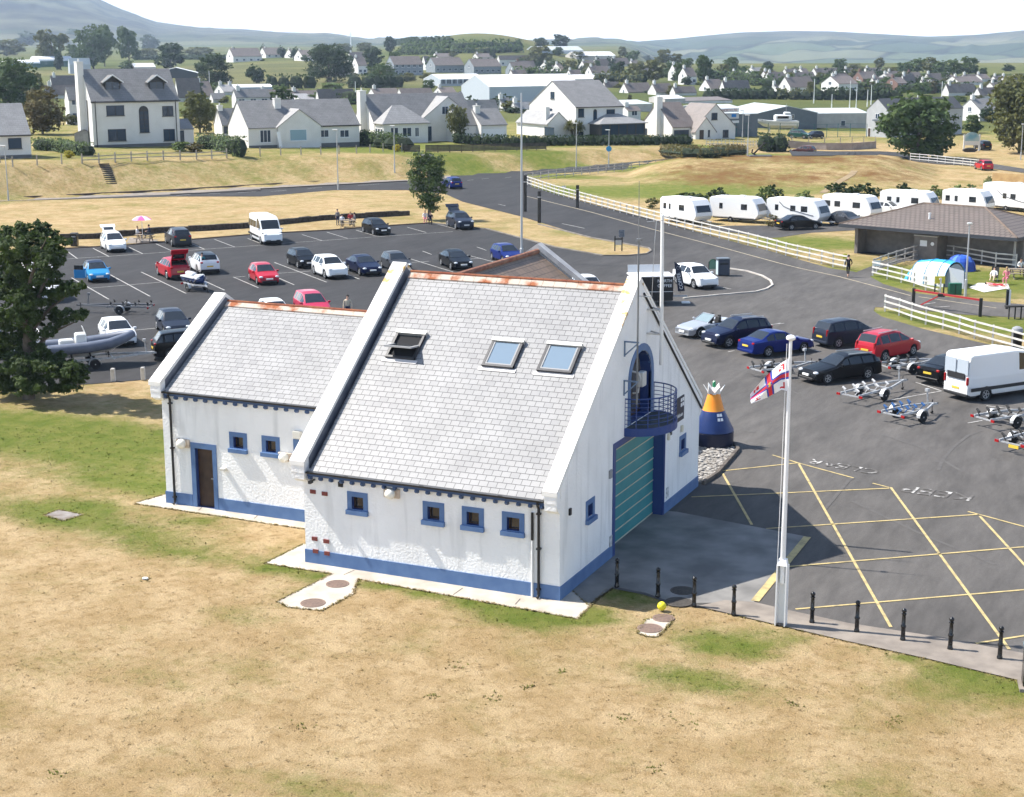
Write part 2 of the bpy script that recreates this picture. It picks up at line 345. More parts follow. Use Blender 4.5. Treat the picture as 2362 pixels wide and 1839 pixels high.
def hill_mat():
    m = mk('hill_fields', (.16, .17, .07), rough=.95, spec=.1); n, N, L, b = nodes(m)
    geo = N.new('ShaderNodeNewGeometry'); mp = N.new('ShaderNodeMapping'); mp.inputs['Scale'].default_value = (.004, .0022, .012); mp.inputs['Rotation'].default_value = (0, 0, .5); L.new(geo.outputs[0], mp.inputs[0])
    nz = N.new('ShaderNodeTexNoise'); nz.inputs['Scale'].default_value = 1.5; nz.inputs['Detail'].default_value = 8; nz.inputs['Roughness'].default_value = .65; L.new(mp.outputs[0], nz.inputs['Vector'])
    vo = N.new('ShaderNodeTexVoronoi'); vo.inputs['Scale'].default_value = 1.1; vo.inputs['Randomness'].default_value = .8; L.new(mp.outputs[0], vo.inputs['Vector'])
    ve = N.new('ShaderNodeTexVoronoi'); ve.feature = 'DISTANCE_TO_EDGE'; ve.inputs['Scale'].default_value = 1.1; ve.inputs['Randomness'].default_value = .8; L.new(mp.outputs[0], ve.inputs['Vector'])
    cr = N.new('ShaderNodeValToRGB'); cr.color_ramp.elements[0].color = (.025, .040, .024, 1); cr.color_ramp.elements[1].color = (.17, .165, .10, 1); e = cr.color_ramp.elements.new(.5); e.color = (.075, .10, .05, 1)
    sc = N.new('ShaderNodeSeparateColor'); L.new(vo.outputs[1], sc.inputs[0]); L.new(sc.outputs[0], cr.inputs[0])
    sz = N.new('ShaderNodeSeparateXYZ'); L.new(geo.outputs[0], sz.inputs[0])
    ad = N.new('ShaderNodeMath'); ad.operation = 'MULTIPLY_ADD'; ad.inputs[1].default_value = 90; L.new(nz.outputs[0], ad.inputs[0]); L.new(sz.outputs[2], ad.inputs[2])
    mr = N.new('ShaderNodeMapRange'); mr.inputs[1].default_value = 60; mr.inputs[2].default_value = 95; L.new(ad.outputs[0], mr.inputs[0])
    heath = N.new('ShaderNodeValToRGB'); heath.color_ramp.elements[0].position = .4; heath.color_ramp.elements[1].position = .6
    heath.color_ramp.elements[0].color = (.018, .018, .02, 1); heath.color_ramp.elements[1].color = (.10, .10, .065, 1); L.new(nz.outputs[0], heath.inputs[0])
    ed = N.new('ShaderNodeMapRange'); ed.inputs[1].default_value = .015; ed.inputs[2].default_value = .05; ed.inputs[3].default_value = .25; ed.inputs[4].default_value = 1; L.new(ve.outputs[0], ed.inputs[0])
    mx0 = N.new('ShaderNodeMix'); mx0.data_type = 'RGBA'; mx0.blend_type = 'MULTIPLY'; mx0.inputs[0].default_value = 1; L.new(cr.outputs[0], mx0.inputs[6]); L.new(ed.outputs[0], mx0.inputs[7])
    mx = N.new('ShaderNodeMix'); mx.data_type = 'RGBA'; L.new(mr.outputs[0], mx.inputs[0]); L.new(mx0.outputs[2], mx.inputs[6]); L.new(heath.outputs[0], mx.inputs[7]); L.new(mx.outputs[2], b.inputs['Base Color'])
    return m
geom = lambda a, b, n: [a*(b/a)**(i/n) for i in range(n+1)]
A_NEAR = [-.62+1.24*i/300 for i in range(301)]
GRASS = grass_mat()
terrain('grass_ground', [-60, 0, 18]+geom(26, 2650, 270), [-3, -1.5, -.9]+A_NEAR+[.9, 1.5, 3], GRASS)
terrain('hills', geom(2600, 9000, 70), [-1.2, -.8]+[-.5+1.0*i/240 for i in range(241)]+[.8, 1.2], hill_mat())
# ------------------------------------------------------------ asphalt, concrete, painted lines
def pts(spec, z=0):                       # 'e 0 222 2184 110 / f 0 108 ...'
    out = []
    for part in spec.split('/'):
        w = part.split(); t = w[0]; q = [float(x) for x in w[1:]]
        out += [G(t, q[i], q[i+1], z) for i in range(0, len(q), 2)]
    return out
def sheet(name, P, z, mat, **k):
    P = [V((p[0], p[1], z)) for p in P]; b = MB(); T = tessellate_polygon([P])
    area = sum(P[i].x*P[(i+1) % len(P)].y-P[(i+1) % len(P)].x*P[i].y for i in range(len(P)))
    fs = []
    for t in T:
        n = (P[t[1]]-P[t[0]]).cross(P[t[2]]-P[t[0]]); fs.append(t if n.z > 0 else t[::-1])
    b.add(P, fs); o = b.build(name, mat); tag(o, kind='structure', **k); return o
def asphalt_mat():
    m = mk('asphalt', (.07, .07, .07), rough=.85, spec=.25); n, N, L, b = nodes(m)
    geo = N.new('ShaderNodeNewGeometry')
    def noise(sc, det=5, sy=1, ro=.6):
        mp = N.new('ShaderNodeMapping'); mp.inputs['Scale'].default_value = (1, sy, 1); mp.inputs['Rotation'].default_value = (0, 0, .9); L.new(geo.outputs[0], mp.inputs[0])
        z = N.new('ShaderNodeTexNoise'); z.inputs['Scale'].default_value = sc; z.inputs['Detail'].default_value = det; z.inputs['Roughness'].default_value = ro; L.new(mp.outputs[0], z.inputs['Vector']); return z.outputs[0]
    sx = N.new('ShaderNodeSeparateXYZ'); L.new(geo.outputs[0], sx.inputs[0])
    ad = N.new('ShaderNodeMath'); ad.operation = 'MULTIPLY_ADD'; ad.inputs[1].default_value = 14; L.new(noise(.08, 4), ad.inputs[0]); L.new(sx.outputs[0], ad.inputs[2])
    mr = N.new('ShaderNodeMapRange'); mr.interpolation_type = 'SMOOTHSTEP'; mr.inputs[1].default_value = -34; mr.inputs[2].default_value = 4; L.new(ad.outputs[0], mr.inputs[0])
    mx = N.new('ShaderNodeMix'); mx.data_type = 'RGBA'; mx.inputs[6].default_value = (.036, .035, .036, 1); mx.inputs[7].default_value = (.094, .087, .081, 1); L.new(mr.outputs[0], mx.inputs[0])
    def mul(col, f, a, b_, c, d):
        r = N.new('ShaderNodeMapRange'); 
        for i, v in enumerate((a, b_, c, d)): r.inputs[i+1].default_value = v
        L.new(f, r.inputs[0]); q = N.new('ShaderNodeMix'); q.data_type = 'RGBA'; q.blend_type = 'MULTIPLY'; q.inputs[0].default_value = 1; L.new(col, q.inputs[6]); L.new(r.outputs[0], q.inputs[7]); return q.outputs[2]
    c = mul(mx.outputs[2], noise(.35, 6, .35), .3, .7, .74, 1.2); c = mul(c, noise(1.7, 8, .2, .7), .35, .68, .78, 1.14); c = mul(c, noise(26, 4, 1, .8), .3, .7, .82, 1.18)
    c = mul(c, noise(.5, 5, .5), .60, .70, 1, .8)
    L.new(c, b.inputs['Base Color'])
    bp = N.new('ShaderNodeBump'); bp.inputs['Strength'].default_value = .4; bp.inputs['Distance'].default_value = .01; L.new(noise(60, 3), bp.inputs['Height']); L.new(bp.outputs[0], b.inputs['Normal'])
    return m
ASPH = asphalt_mat()
CONC = mk('concrete', (.36, .315, .26), (.50, .45, .38), sc=1.1, det=8, rough=.9, bump=.15, bsc=30)
CONC2 = mk('apron_concrete', (.13, .125, .118), (.235, .225, .21), sc=.7, rough=.9, bump=.2, bsc=40, det=7)
PAVE = mk('path_concrete', (.17, .145, .122), (.25, .215, .18), sc=1.3, rough=.9, bump=.2, bsc=30, det=6)
WHT = mk('road_paint_white', (.40, .39, .37), (.20, .195, .19), sc=3, rough=.8, det=7, rng=(.45, .7))
YEL = mk('road_paint_yellow', (.46, .36, .16), (.26, .21, .11), sc=3, rough=.8, det=7, rng=(.45, .7))
KRB = mk('kerb_stone', (.22, .20, .175), (.15, .13, .11), sc=.8, rough=.9, bump=.2)
KRD = mk('kerb_brown', (.075, .048, .036), (.12, .085, .065), sc=.8, rough=.9, bump=.2)
main = pts('q -900 1560 0 1478 760 1440 1250 1400') + [V((-15, 13, 0)), V((-6, 13, 0)), V((-3, 10, 0)), V((-2, 3, 0)), V((.5, 1.6, 0))] + \
    pts('l 890 1300 1090 1340 1285 1405 1450 1425 / p 120 1092 620 1208 1060 1310 1560 1420 2184 1568 2700 1700 / o 2600 720 1800 510 1560 450 1200 370 700 250 300 130 225 75 / h 935 1125 1150 1135 1700 1190 2184 1215 2700 1260 2700 1150 2184 1102 1900 1080 1500 1035 1250 1005 1000 930 890 868 760 828 560 800 0 640 / g 1900 606 1500 497 1100 386 700 286 300 177 100 115 / c 60 1470 400 1452 900 1425 1400 1380 1560 1350 1600 1327 1330 1322 440 1383 0 1420 / f 1230 34 0 106 / e 1400 152 0 220 -500 247 -500 262 0 236 1430 196 2184 196 / f 620 142 1230 142 1550 172 1700 240 2184 362 / g 600 545 1000 617 1080 632 1098 652 1060 680 700 695 300 625 0 545 / f 1900 470 1430 420 1120 440 / e 2184 512 1600 560 1080 605 560 635 0 672 -700 715')
sheet('road', main, .02, ASPH)
sheet('caravan_site_road', pts('g 1440 452 1800 440 / h 0 440 500 425 860 440 / h 1500 640 760 480 400 500 130 540 / h 0 545 / g 2000 530'), .02, ASPH)
sheet('toilet_path', pts('h 870 880 770 835 930 770 1180 690 760 672 780 655 1300 690 2300 800 2300 830 1450 720 1180 740 980 800 905 860'), .024, ASPH)
sheet('path', [V((1.17, -1.33, 0)), V((1.05, 2.2, 0)), V((-1, 2.2, 0)), V((-2, .8, 0)), V((-8.5, 1.8, 0)), V((-11, 1.75, 0)), V((-11.09, -.74, 0)), V((-8.3, -.74, 0)), V((-8.55, -3.9, 0)), V((-7.9, -4.2, 0)), V((-6.75, -4.05, 0)), V((-6.6, -2.2, 0)), V((-7.2, -.86, 0))], .012, CONC)
sheet('path', [V((-20.05, 3.43, 0)), V((-12, 3.3, 0)), V((-9.8, 3.35, 0)), V((-9.8, 5, 0)), V((-18.8, 5.6, 0)), V((-19.6, 5.4, 0))], .012, CONC)
sheet('apron', pts('p 0 498 820 655 485 1066') + pts('l 1300 1400 1100 1330 895 1290 730 1405') + [V((-.9, 2, 0)), V((-.9, 11, 0))], .03, CONC2)
sheet('pavement', pts('p 130 1092 300 1055 480 1066 700 1118 1080 1200 1570 1275 2184 1390 2700 1500 2700 1715 2184 1568 1560 1420 1060 1310 620 1208'), .034, PAVE)
sheet('concrete_slab', pts('r 275 790 370 755 525 785 400 826'), .014, mk('old_concrete', (.26, .24, .225), (.15, .12, .1), sc=2, rough=.9, det=6))
sheet('concrete_slab', pts('l 1050 1590 1110 1500 1280 1470 1270 1520 1180 1615 1110 1612'), .014, CONC)
def line(b, P, w, z=.036, mi=0):
    for a, c in zip(P, P[1:]):
        a, c = V((a.x, a.y, z)), V((c.x, c.y, z)); t = (c-a).normalized(); n = V((-t.y, t.x, 0))*(w/2)
        b.quad(a-n, c-n, c+n, a+n, mi)
def lines(name, specs, w, mat, z=.036):
    b = MB()
    for i, s in enumerate(specs): line(b, pts(s), w, z+.0007*(i % 5))
    return tag(b.build(name, mat), kind='structure')
lines('yellow_box_marking', ['p 285 240 760 190', 'p 600 140 760 190 1110 285', 'p 1230 318 1335 345', 'p 765 195 1345 1225', 'p 1345 345 2090 1365', 'p 1905 525 2184 830 2500 1180', 'p 285 255 470 580', 'p 90 405 1335 350',
    'p 560 605 1900 515', 'p 690 845 2184 720 2600 688', 'p 745 1112 2184 990 2600 950', 'p 1880 1328 2184 1280 2600 1215', 'p 160 310 230 265', 'p 1830 497 1900 515 2184 592 2600 700'], .105, YEL)
lines('yellow_edge_marking', ['p 820 657 490 1062'], .28, YEL, .042)
lines('white_line_marking', ['g 40 192 600 330 1100 470 1600 600 2184 760 / h 300 800 620 868', 'h 620 868 1230 1030', 'h 1300 1040 1950 1135'], .16, mk('line_cream', (.40, .34, .23), (.26, .23, .18), sc=2, rough=.8))
lines('parking_bay_marking', ['e 820 707 2184 607 / f 300 583 1620 492', 'e 560 722 830 705', 'e 560 655 650 720', 'e 780 632 915 702', 'e 1080 622 1200 680', 'e 1310 595 1455 660', 'e 1600 590 1720 642', 'e 1800 557 1970 622', 'e 2080 550 2184 590', 'f 350 517 520 568', 'f 560 497 735 550', 'f 805 480 975 530', 'f 1235 455 1395 500', 'f 1490 430 1690 482', 'f 1860 470 1930 465',
    'e 600 880 915 1062', 'e 925 855 1262 1038', 'e 1185 832 1562 1012', 'e 760 968 1350 918', 'e 1960 875 2170 965', 'e 1960 878 2060 868', 'e 1700 900 1885 985', 'f 160 885 285 940', 'f 120 752 560 918', 'f 155 843 420 825', 'f 640 820 835 892', 'f 1250 718 1620 832', 'f 1270 752 1420 742', 'f 1365 657 1440 685', 'f 1740 690 1990 755', 'f 1820 622 1900 650', 'f 1740 725 1850 715', 'e 1130 1322 1335 1302', 'f 1180 800 1320 830',
    'n 950 215 1100 200', 'n 1350 448 1450 478', 'o 330 965 890 865', 'o 640 780 890 865', 'o 1150 1180 1290 1155', 'o 1330 1010 1700 1060', 'g 1640 950 1770 975', 'g 2080 1280 2184 1262', 'n 550 480 610 470'], .10, WHT)
lines('road_centre_marking', ['e 1480 190 1600 182', 'e 1750 175 1850 168', 'e 2000 165 2150 155', 'f 90 155 220 145', 'f 400 130 520 122', 'f 820 105 1000 92', 'f 1740 62 1790 57', 'f 1860 50 1920 45', 'f 2060 38 2110 33', 'f 2000 262 2060 275', 'g 350 425 540 465', 'h 1330 1105 1440 1090', 'h 1420 1130 1560 1120'], .13, WHT)
lines('tyre_mark', ['o 860 1640 900 1540 1000 1420 1150 1300 1300 1250', 'n 700 1250 820 1275', 'n 560 640 900 720 1250 900', 'o 300 1290 700 1420 1100 1660', 'p 930 480 1080 300 1110 285', 'p 1100 430 1500 620 2000 830', 'o 830 1560 960 1560'], .16, mk("tyre_mark_dark", (.075, .069, .065), (.095, .088, .082), sc=2.5, rough=.85, det=7), .0285)
# worn writing on the forecourt, read from the far side
def ground_text(txt, t, x0, y0, x1, y1, size):
    cu = bpy.data.curves.new('lettering', 'FONT'); cu.body = txt; cu.size = size; o = bpy.data.objects.new('lettering', cu); COL.objects.link(o)
    bpy.context.view_layer.update(); me = bpy.data.meshes.new_from_object(o.evaluated_get(bpy.context.evaluated_depsgraph_get())); COL.objects.unlink(o)
    r = bpy.data.objects.new('worn_lettering', me); COL.objects.link(r); a, c = G(t, x0, y0), G(t, x1, y1); dirv = c-a; w = max(v.co.x for v in me.vertices); k = dirv.length/w
    r.location = (a.x, a.y, .0405); r.rotation_euler.z = atan2(dirv.y, dirv.x); r.scale = (k, k*1.0, 1); me.materials.append(WORN); tag(r, kind='structure'); return r
WORN = mk('worn_road_paint', (.098, .09, .083), (.42, .41, .39), sc=1.7, rough=.85, det=8, rng=(.50, .56))
ground_text('CLEAR', 'p', 1290, 240, 850, 165, 1.2); ground_text('KEEP', 'p', 1890, 398, 1440, 335, 1.2)
# kerbs: real steps
def kerb(name, P, w=.14, h=.11, mat=KRB, closed=False):
    b = MB(); P = [V((p.x, p.y, 0)) for p in P]
    n = len(P); off = []
    for i in range(n):
        t = (P[min(i+1, n-1)]-P[max(i-1, 0)]).normalized(); off.append(V((-t.y, t.x, 0))*(w/2))
    for i in range(n-1):
        a, c, oa, oc = P[i], P[i+1], off[i], off[i+1]; Z = V((0, 0, h)); Z0 = V((0, 0, -.05))
        b.quad(a-oa+Z, c-oc+Z, c+oc+Z, a+oa+Z); b.quad(a-oa+Z0, c-oc+Z0, c-oc+Z, a-oa+Z); b.quad(a+oa+Z, c+oc+Z, c+oc+Z0, a+oa+Z0)
    b.quad(P[0]-off[0]-V((0, 0, .05)), P[0]-off[0]+V((0, 0, h)), P[0]+off[0]+V((0, 0, h)), P[0]+off[0]-V((0, 0, .05)))
    return tag(b.build(name, mat), kind='structure')
kerb('kerb', pts('e 0 672 560 635 1080 605 1600 560 2184 512 / f 600 480 1120 440 1430 420'), mat=KRD)
kerb('kerb', pts('f 1430 420 1900 470 2184 545 / g 300 625 700 695 900 695 1060 680 1098 655 1080 632 1000 617 600 545 150 430'), mat=KRB)
kerb('kerb', pts('g 1370 1055 1640 1030 1980 1000 2070 975 2118 943 2100 905 2030 865 1900 825 1760 805'), w=.16, mat=mk('kerb_pale', (.5, .47, .42), (.36, .33, .3), sc=1, rough=.9))
kerb('kerb', pts('e -500 247 0 221 1400 152 / f 0 106 1230 34 / c 0 1420 440 1383 1330 1322'), w=.35, h=.25, mat=KRD)
kerb('kerb', pts('e 1430 180 2184 150 / f 0 135 1230 68'), w=.3, h=.12, mat=mk('kerb_dark', (.07, .06, .055), rough=.9))
sheet('pavement', pts('e -500 251 0 225 1400 156 / f 0 111 1230 40 1600 20 1600 40 1230 66 0 132 / e 1430 178 0 237 -500 262'), .026, PAVE)

# short tufts standing in the lawn, coloured by the same ground tones
def inside(p, P):
    c = False; n = len(P)
    for i in range(n):
        a, b_ = P[i], P[(i+1) % n]
        if (a[1] > p[1]) != (b_[1] > p[1]) and p[0] < (b_[0]-a[0])*(p[1]-a[1])/(b_[1]-a[1])+a[0]: c = not c
    return c
def tufts():
    R = random.Random(9); vs, fs, cs = [], [], []; polys = [[(v.co.x, v.co.y) for v in o.data.vertices] for o in COL.objects if o.name.split('.')[0] in ('path', 'apron', 'pavement', 'concrete_slab')]+[[(p.x, p.y) for p in main], [(-9.9, 0), (.1, 0), (.1, 15), (-9.9, 15)], [(-19, 4), (-5, 4), (-5, 23), (-19, 23)]]
    n = 0
    while n < 8000:
        d = lerp(33, 74, R.random()**.8); a = R.uniform(-.37, .37); p = CAM+FH*d+RH*(a*d)
        if any(inside(p, P) for P in polys): continue
        n += 1; t = tone(V((p.x, p.y, 0)), d, a); h = R.uniform(.02, .05)*(1.5 if t[0] > .5 else 1)
        for k in range(3):
            an = R.uniform(0, 6.28); w = R.uniform(.012, .03); c, s = cos(an), sin(an); ox, oy = R.gauss(0, .03), R.gauss(0, .03); b = len(vs); l = R.uniform(.8, 2.2)*h
            vs += [(p.x+ox-s*w, p.y+oy+c*w, -.004), (p.x+ox+s*w, p.y+oy-c*w, -.004), (p.x+ox+c*l, p.y+oy+s*l, h*R.uniform(.5, 1))]; fs.append((b, b+1, b+2)); cs += [t]*3
    def blade(x, y, h, t, sp):
        for k in range(4):
            an = R.uniform(0, 6.28); w = R.uniform(.012, .028); c, s = cos(an), sin(an); ox, oy = R.gauss(0, sp), R.gauss(0, sp); b = len(vs); l = R.uniform(.5, 1.4)*h
            vs.extend([(x+ox-s*w, y+oy+c*w, -.004), (x+ox+s*w, y+oy-c*w, -.004), (x+ox+c*l, y+oy+s*l, h*R.uniform(.6, 1)+.012)]); fs.append((b, b+1, b+2)); cs.extend([t]*3)
    for P in polys[:-3]:                                   # longer grass creeping over the edges of the paving
        for (x0, y0), (x1, y1) in zip(P, P[1:]+P[:1]):
            for _ in range(int(hypot(x1-x0, y1-y0)/.022)):
                f = R.random(); x, y = lerp(x0, x1, f)+R.gauss(0, .022), lerp(y0, y1, f)+R.gauss(0, .022)
                if not any(inside((x, y), Q) for Q in polys[-3:]) and not (x > -.9 and y > 2.3): blade(x, y, R.uniform(.02, .06), (.5, 0, 0, 1), .02)
    for x, y in ((925, 1485), (1050, 1490), (1325, 1530), (645, 1547), (1200, 1432), (625, 1215), (1455, 1540), (310, 1236), (1125, 1465), (975, 1418), (1690, 1500), (1905, 1540), (120, 1650), (1400, 1640)):
        q = G('D', x, y); r_ = R.uniform(.08, .22)
        for _ in range(14): blade(q.x+R.gauss(0, r_), q.y+R.gauss(0, r_), R.uniform(.02, .06), (.8, 0, 0, 1), .02)
    me = bpy.data.meshes.new('grass'); me.from_pydata(vs, [], fs); at = me.color_attributes.new('tone', 'FLOAT_COLOR', 'POINT'); at.data.foreach_set('color', [c for q in cs for c in q]); me.materials.append(GRASS); me.polygons.foreach_set('use_smooth', [True]*len(fs)); me.normals_split_custom_set_from_vertices([(0, 0, 1)]*len(vs))
    o = bpy.data.objects.new('grass', me); COL.objects.link(o); tag(o, 'short dry grass tufts of the lawn around the station', 'grass', kind='stuff')
tufts()
lines('path_joint', ['k 655 1112 740 1075', 'k 1515 1268 1590 1215', 'k 2000 1345 2040 1300', 'r 1250 760 1270 742', 'r 1600 812 1625 790'], .035, mk('joint_dark', (.10, .09, .08)), .017)
# ------------------------------------------------------------ lifeboat station
def wall_mat():
    m = mk('white_roughcast', (.84, .835, .82), rough=.9, spec=.2); n, N, L, b = nodes(m)
    geo = N.new('ShaderNodeNewGeometry')
    def noise(sc, det, scl=(1, 1, 1)):
        mp = N.new('ShaderNodeMapping'); mp.inputs['Scale'].default_value = scl; L.new(geo.outputs[0], mp.inputs[0])
        z = N.new('ShaderNodeTexNoise'); z.inputs['Scale'].default_value = sc; z.inputs['Detail'].default_value = det; L.new(mp.outputs[0], z.inputs['Vector']); return z.outputs[0]
    def rng(x, a, c, lo_, hi):
        r = N.new('ShaderNodeMapRange'); L.new(x, r.inputs[0])
        for i, v in enumerate((a, c, lo_, hi)): r.inputs[i+1].default_value = v
        return r.outputs[0]
    # weathering streaks that run down the render
    st = rng(noise(1.6, 5, (1.6, 1.6, .16)), .54, .8, 0, .48)
    mx = N.new('ShaderNodeMix'); mx.data_type = 'RGBA'; mx.inputs[6].default_value = (.84, .835, .82, 1); mx.inputs[7].default_value = (.42, .42, .41, 1); L.new(st, mx.inputs[0])
    m2 = N.new('ShaderNodeMix'); m2.data_type = 'RGBA'; m2.blend_type = 'MULTIPLY'; m2.inputs[0].default_value = 1; L.new(mx.outputs[2], m2.inputs[6]); L.new(rng(noise(.8, 4), .3, .7, .93, 1.03), m2.inputs[7]); L.new(m2.outputs[2], b.inputs['Base Color'])
    bp = N.new('ShaderNodeBump'); bp.inputs['Strength'].default_value = .8; bp.inputs['Distance'].default_value = .035
    L.new(noise(11, 4), bp.inputs['Height']); L.new(bp.outputs[0], b.inputs['Normal']); return m
WALL = wall_mat()
BLUE = mk('blue_masonry_paint', (.075, .145, .30), (.10, .18, .34), sc=2, rough=.6)
EAVB = mk('eaves_blue', (.045, .085, .18), rough=.6)
DBLUE = mk('dark_blue_paint', (.02, .05, .19), rough=.45, spec=.5)
COPE = mk('white_coping', (.82, .80, .76), (.74, .70, .62), sc=.9, rough=.8, det=7, rng=(.5, .75))
def coping_mat():
    m = mk('lichened_coping', (.82, .80, .76), rough=.8); n, N, L, b = nodes(m); tc = N.new('ShaderNodeTexCoord')
    z = N.new('ShaderNodeTexNoise'); z.inputs['Scale'].default_value = 1.3; z.inputs['Detail'].default_value = 7; L.new(tc.outputs['Object'], z.inputs['Vector'])
    sx = N.new('ShaderNodeSeparateXYZ'); L.new(tc.outputs['Object'], sx.inputs[0])
    hz = N.new('ShaderNodeMapRange'); hz.inputs[1].default_value = 7; hz.inputs[2].default_value = 9.6; hz.inputs[3].default_value = -.12; hz.inputs[4].default_value = .105; L.new(sx.outputs[2], hz.inputs[0])
    ad = N.new('ShaderNodeMath'); L.new(z.outputs[0], ad.inputs[0]); L.new(hz.outputs[0], ad.inputs[1])
    cr = N.new('ShaderNodeValToRGB'); cr.color_ramp.elements[0].position = .60; cr.color_ramp.elements[0].color = (.82, .80, .76, 1); cr.color_ramp.elements[1].position = .67; cr.color_ramp.elements[1].color = (.52, .33, .12, 1)
    L.new(ad.outputs[0], cr.inputs[0]); L.new(cr.outputs[0], b.inputs['Base Color']); return m
LCOPE = coping_mat()
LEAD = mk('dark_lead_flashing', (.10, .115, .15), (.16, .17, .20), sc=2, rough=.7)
SLATE = slate('grey_roof_slate', (.245, .243, .242), (.18, .18, .186), (.05, .05, .053))
SLATEX = slate('grey_roof_slate_patched', (.24, .239, .238), (.155, .155, .163), (.05, .05, .053))
SLATEB = slate('brown_lichened_slate', (.22, .155, .11), (.11, .085, .065), (.03, .025, .02), w=.4, h=.35)
RUST = mk('lichened_ridge_tile', (.30, .10, .04), (.48, .40, .33), sc=1.6, rough=.9, det=7, rng=(.38, .52)); RUSTD = mk('rusty_ridge_roll', (.20, .055, .028), (.28, .11, .05), sc=3, rough=.9)
BLACK = mk('black_plastic', (.012, .012, .014), rough=.45)
BLKP = mk('gloss_black_paint', (.008, .008, .009), rough=.25, spec=.5)
DWOOD = mk('dark_varnished_wood', (.035, .018, .012), (.06, .032, .02), sc=3, rough=.5)
def glass_mat(name, c, rough=.06):
    m = mk(name, c, rough=rough, spec=.8); return m
GLASS = glass_mat('dark_window_glass', (.02, .022, .026))
SKYG = glass_mat('pale_roof_glass', (.16, .22, .28), .03)
WPLAS = mk('white_plastic', (.78, .78, .76), rough=.4)
LAMPG = mk('opal_lamp_globe', (.80, .77, .68), rough=.3)
BRICK = mk('red_brick', (.22, .06, .045), (.15, .035, .03), sc=9, rough=.9)
STEEL = mk('galvanised_steel', (.45, .46, .47), (.36, .37, .38), sc=8, rough=.45, metal=.6)
GREY = mk('grey_paint', (.25, .26, .27), rough=.6)
TEAL = mk('teal_door_paint', (.035, .21, .225), (.05, .25, .26), sc=1.2, rough=.45)
CREAM = mk('cream_strip', (.55, .50, .38), rough=.6)
STN = thing('lifeboat_station', 'white roughcast lifeboat station with blue trim, slate roofs and a teal roller door', 'building', (0, 0, 0))
L_, W_, HE, PITCH = -9.81, 15.04, 3.47, .77
RZ = 9.45
def sq(x0, x1, z0, z1): return [(x0, z0), (x1, z0), (x1, z1), (x0, z1)]
# main hall walls
b = MB(); WX = [-8.04, -5.07, -3.58, -2.09]
b.holes(sq(L_, 0, 0, 3.5), [sq(x+.18, x+.64, 2.23, 2.72) for x in WX], (0, 0, 0), (1, 0, 0), (0, 1, 0), .22, 0, 1)
arch = [(6.6, 4.55), (8.85, 4.55), (8.85, 6.1)]+[(7.725+1.125*cos(pi*k/8), 6.1+1.0*sin(pi*k/8)) for k in range(1, 8)]+[(6.6, 6.1)]
b.holes([(0, 0), (W_, 0), (W_, 3.5), (W_/2, 3.5+PITCH*W_/2), (0, 3.5)], [sq(2.48, 2.94, 2.18, 2.66), sq(12.63, 13.09, 2.12, 2.6), sq(5.13, 10.55, -.01, 4.0), arch], (0, 0, 0), (0, 1, 0), (-1, 0, 0), .45, 0, 1)
b.holes([(0, 0), (W_, 0), (W_, 3.5), (W_/2, 3.5+PITCH*W_/2), (0, 3.5)], [], (L_, 0, 0), (0, 1, 0), (1, 0, 0))
b.quad((L_, W_, 0), (0, W_, 0), (0, W_, 3.5), (L_, W_, 3.5))
b.build('wall', [WALL, DBLUE], STN)
def slope(mb, x0, x1, y0, z0, y1, z1, th=.1, mi=0):      # slated slope from eave (y0,z0) up to ridge (y1,z1), uv in metres
    s = hypot(y1-y0, z1-z0); a, c, d, e = (x0, y0, z0), (x1, y0, z0), (x1, y1, z1), (x0, y1, z1)
    uv = [(x0, 0), (x1, 0), (x1, s), (x0, s)]
    if y1 < y0: a, c, d, e = c, a, e, d; uv = [(x1, 0), (x0, 0), (x0, s), (x1, s)]
    mb.quad(a, c, d, e, mi, uv); dn = V((0, 0, -th))
    A = [V(p)+dn for p in (a, c, d, e)]
    mb.quad(A[3], A[2], A[1], A[0], mi); mb.quad(A[0], A[1], V(c), V(a), mi); mb.quad(A[1], A[2], V(d), V(c), mi); mb.quad(A[3], A[0], V(a), V(e), mi)
b = MB(); slope(b, L_+.4, -.5, -.22, HE+.02, W_/2, RZ); slope(b, L_+.4, -.5, W_+.22, HE+.02, W_/2, RZ); b.build('roof', SLATE, STN)
def ridge(x0, x1, y, z, parent, ang_=.77):
    b = MB(); n = int((x1-x0)/.45)
    for k in range(n):
        u0, u1 = x0+(x1-x0)*k/n, x0+(x1-x0)*(k+1)/n-.012
        for s in (-1, 1): b.ext([(u0, y, z+.075), (u0, y+s*.24, z-.24*ang_+.06), (u0, y+s*.24, z-.24*ang_+.02), (u0, y, z+.035)], (u1-u0, 0, 0))
        b.tube([(u0, y, z+.075), (u1, y, z+.075)], .055, 6, 1)
    return b.build('ridge_tiles', [RUST, RUSTD], parent)
ridge(L_+.42, -.52, W_/2, RZ, STN)
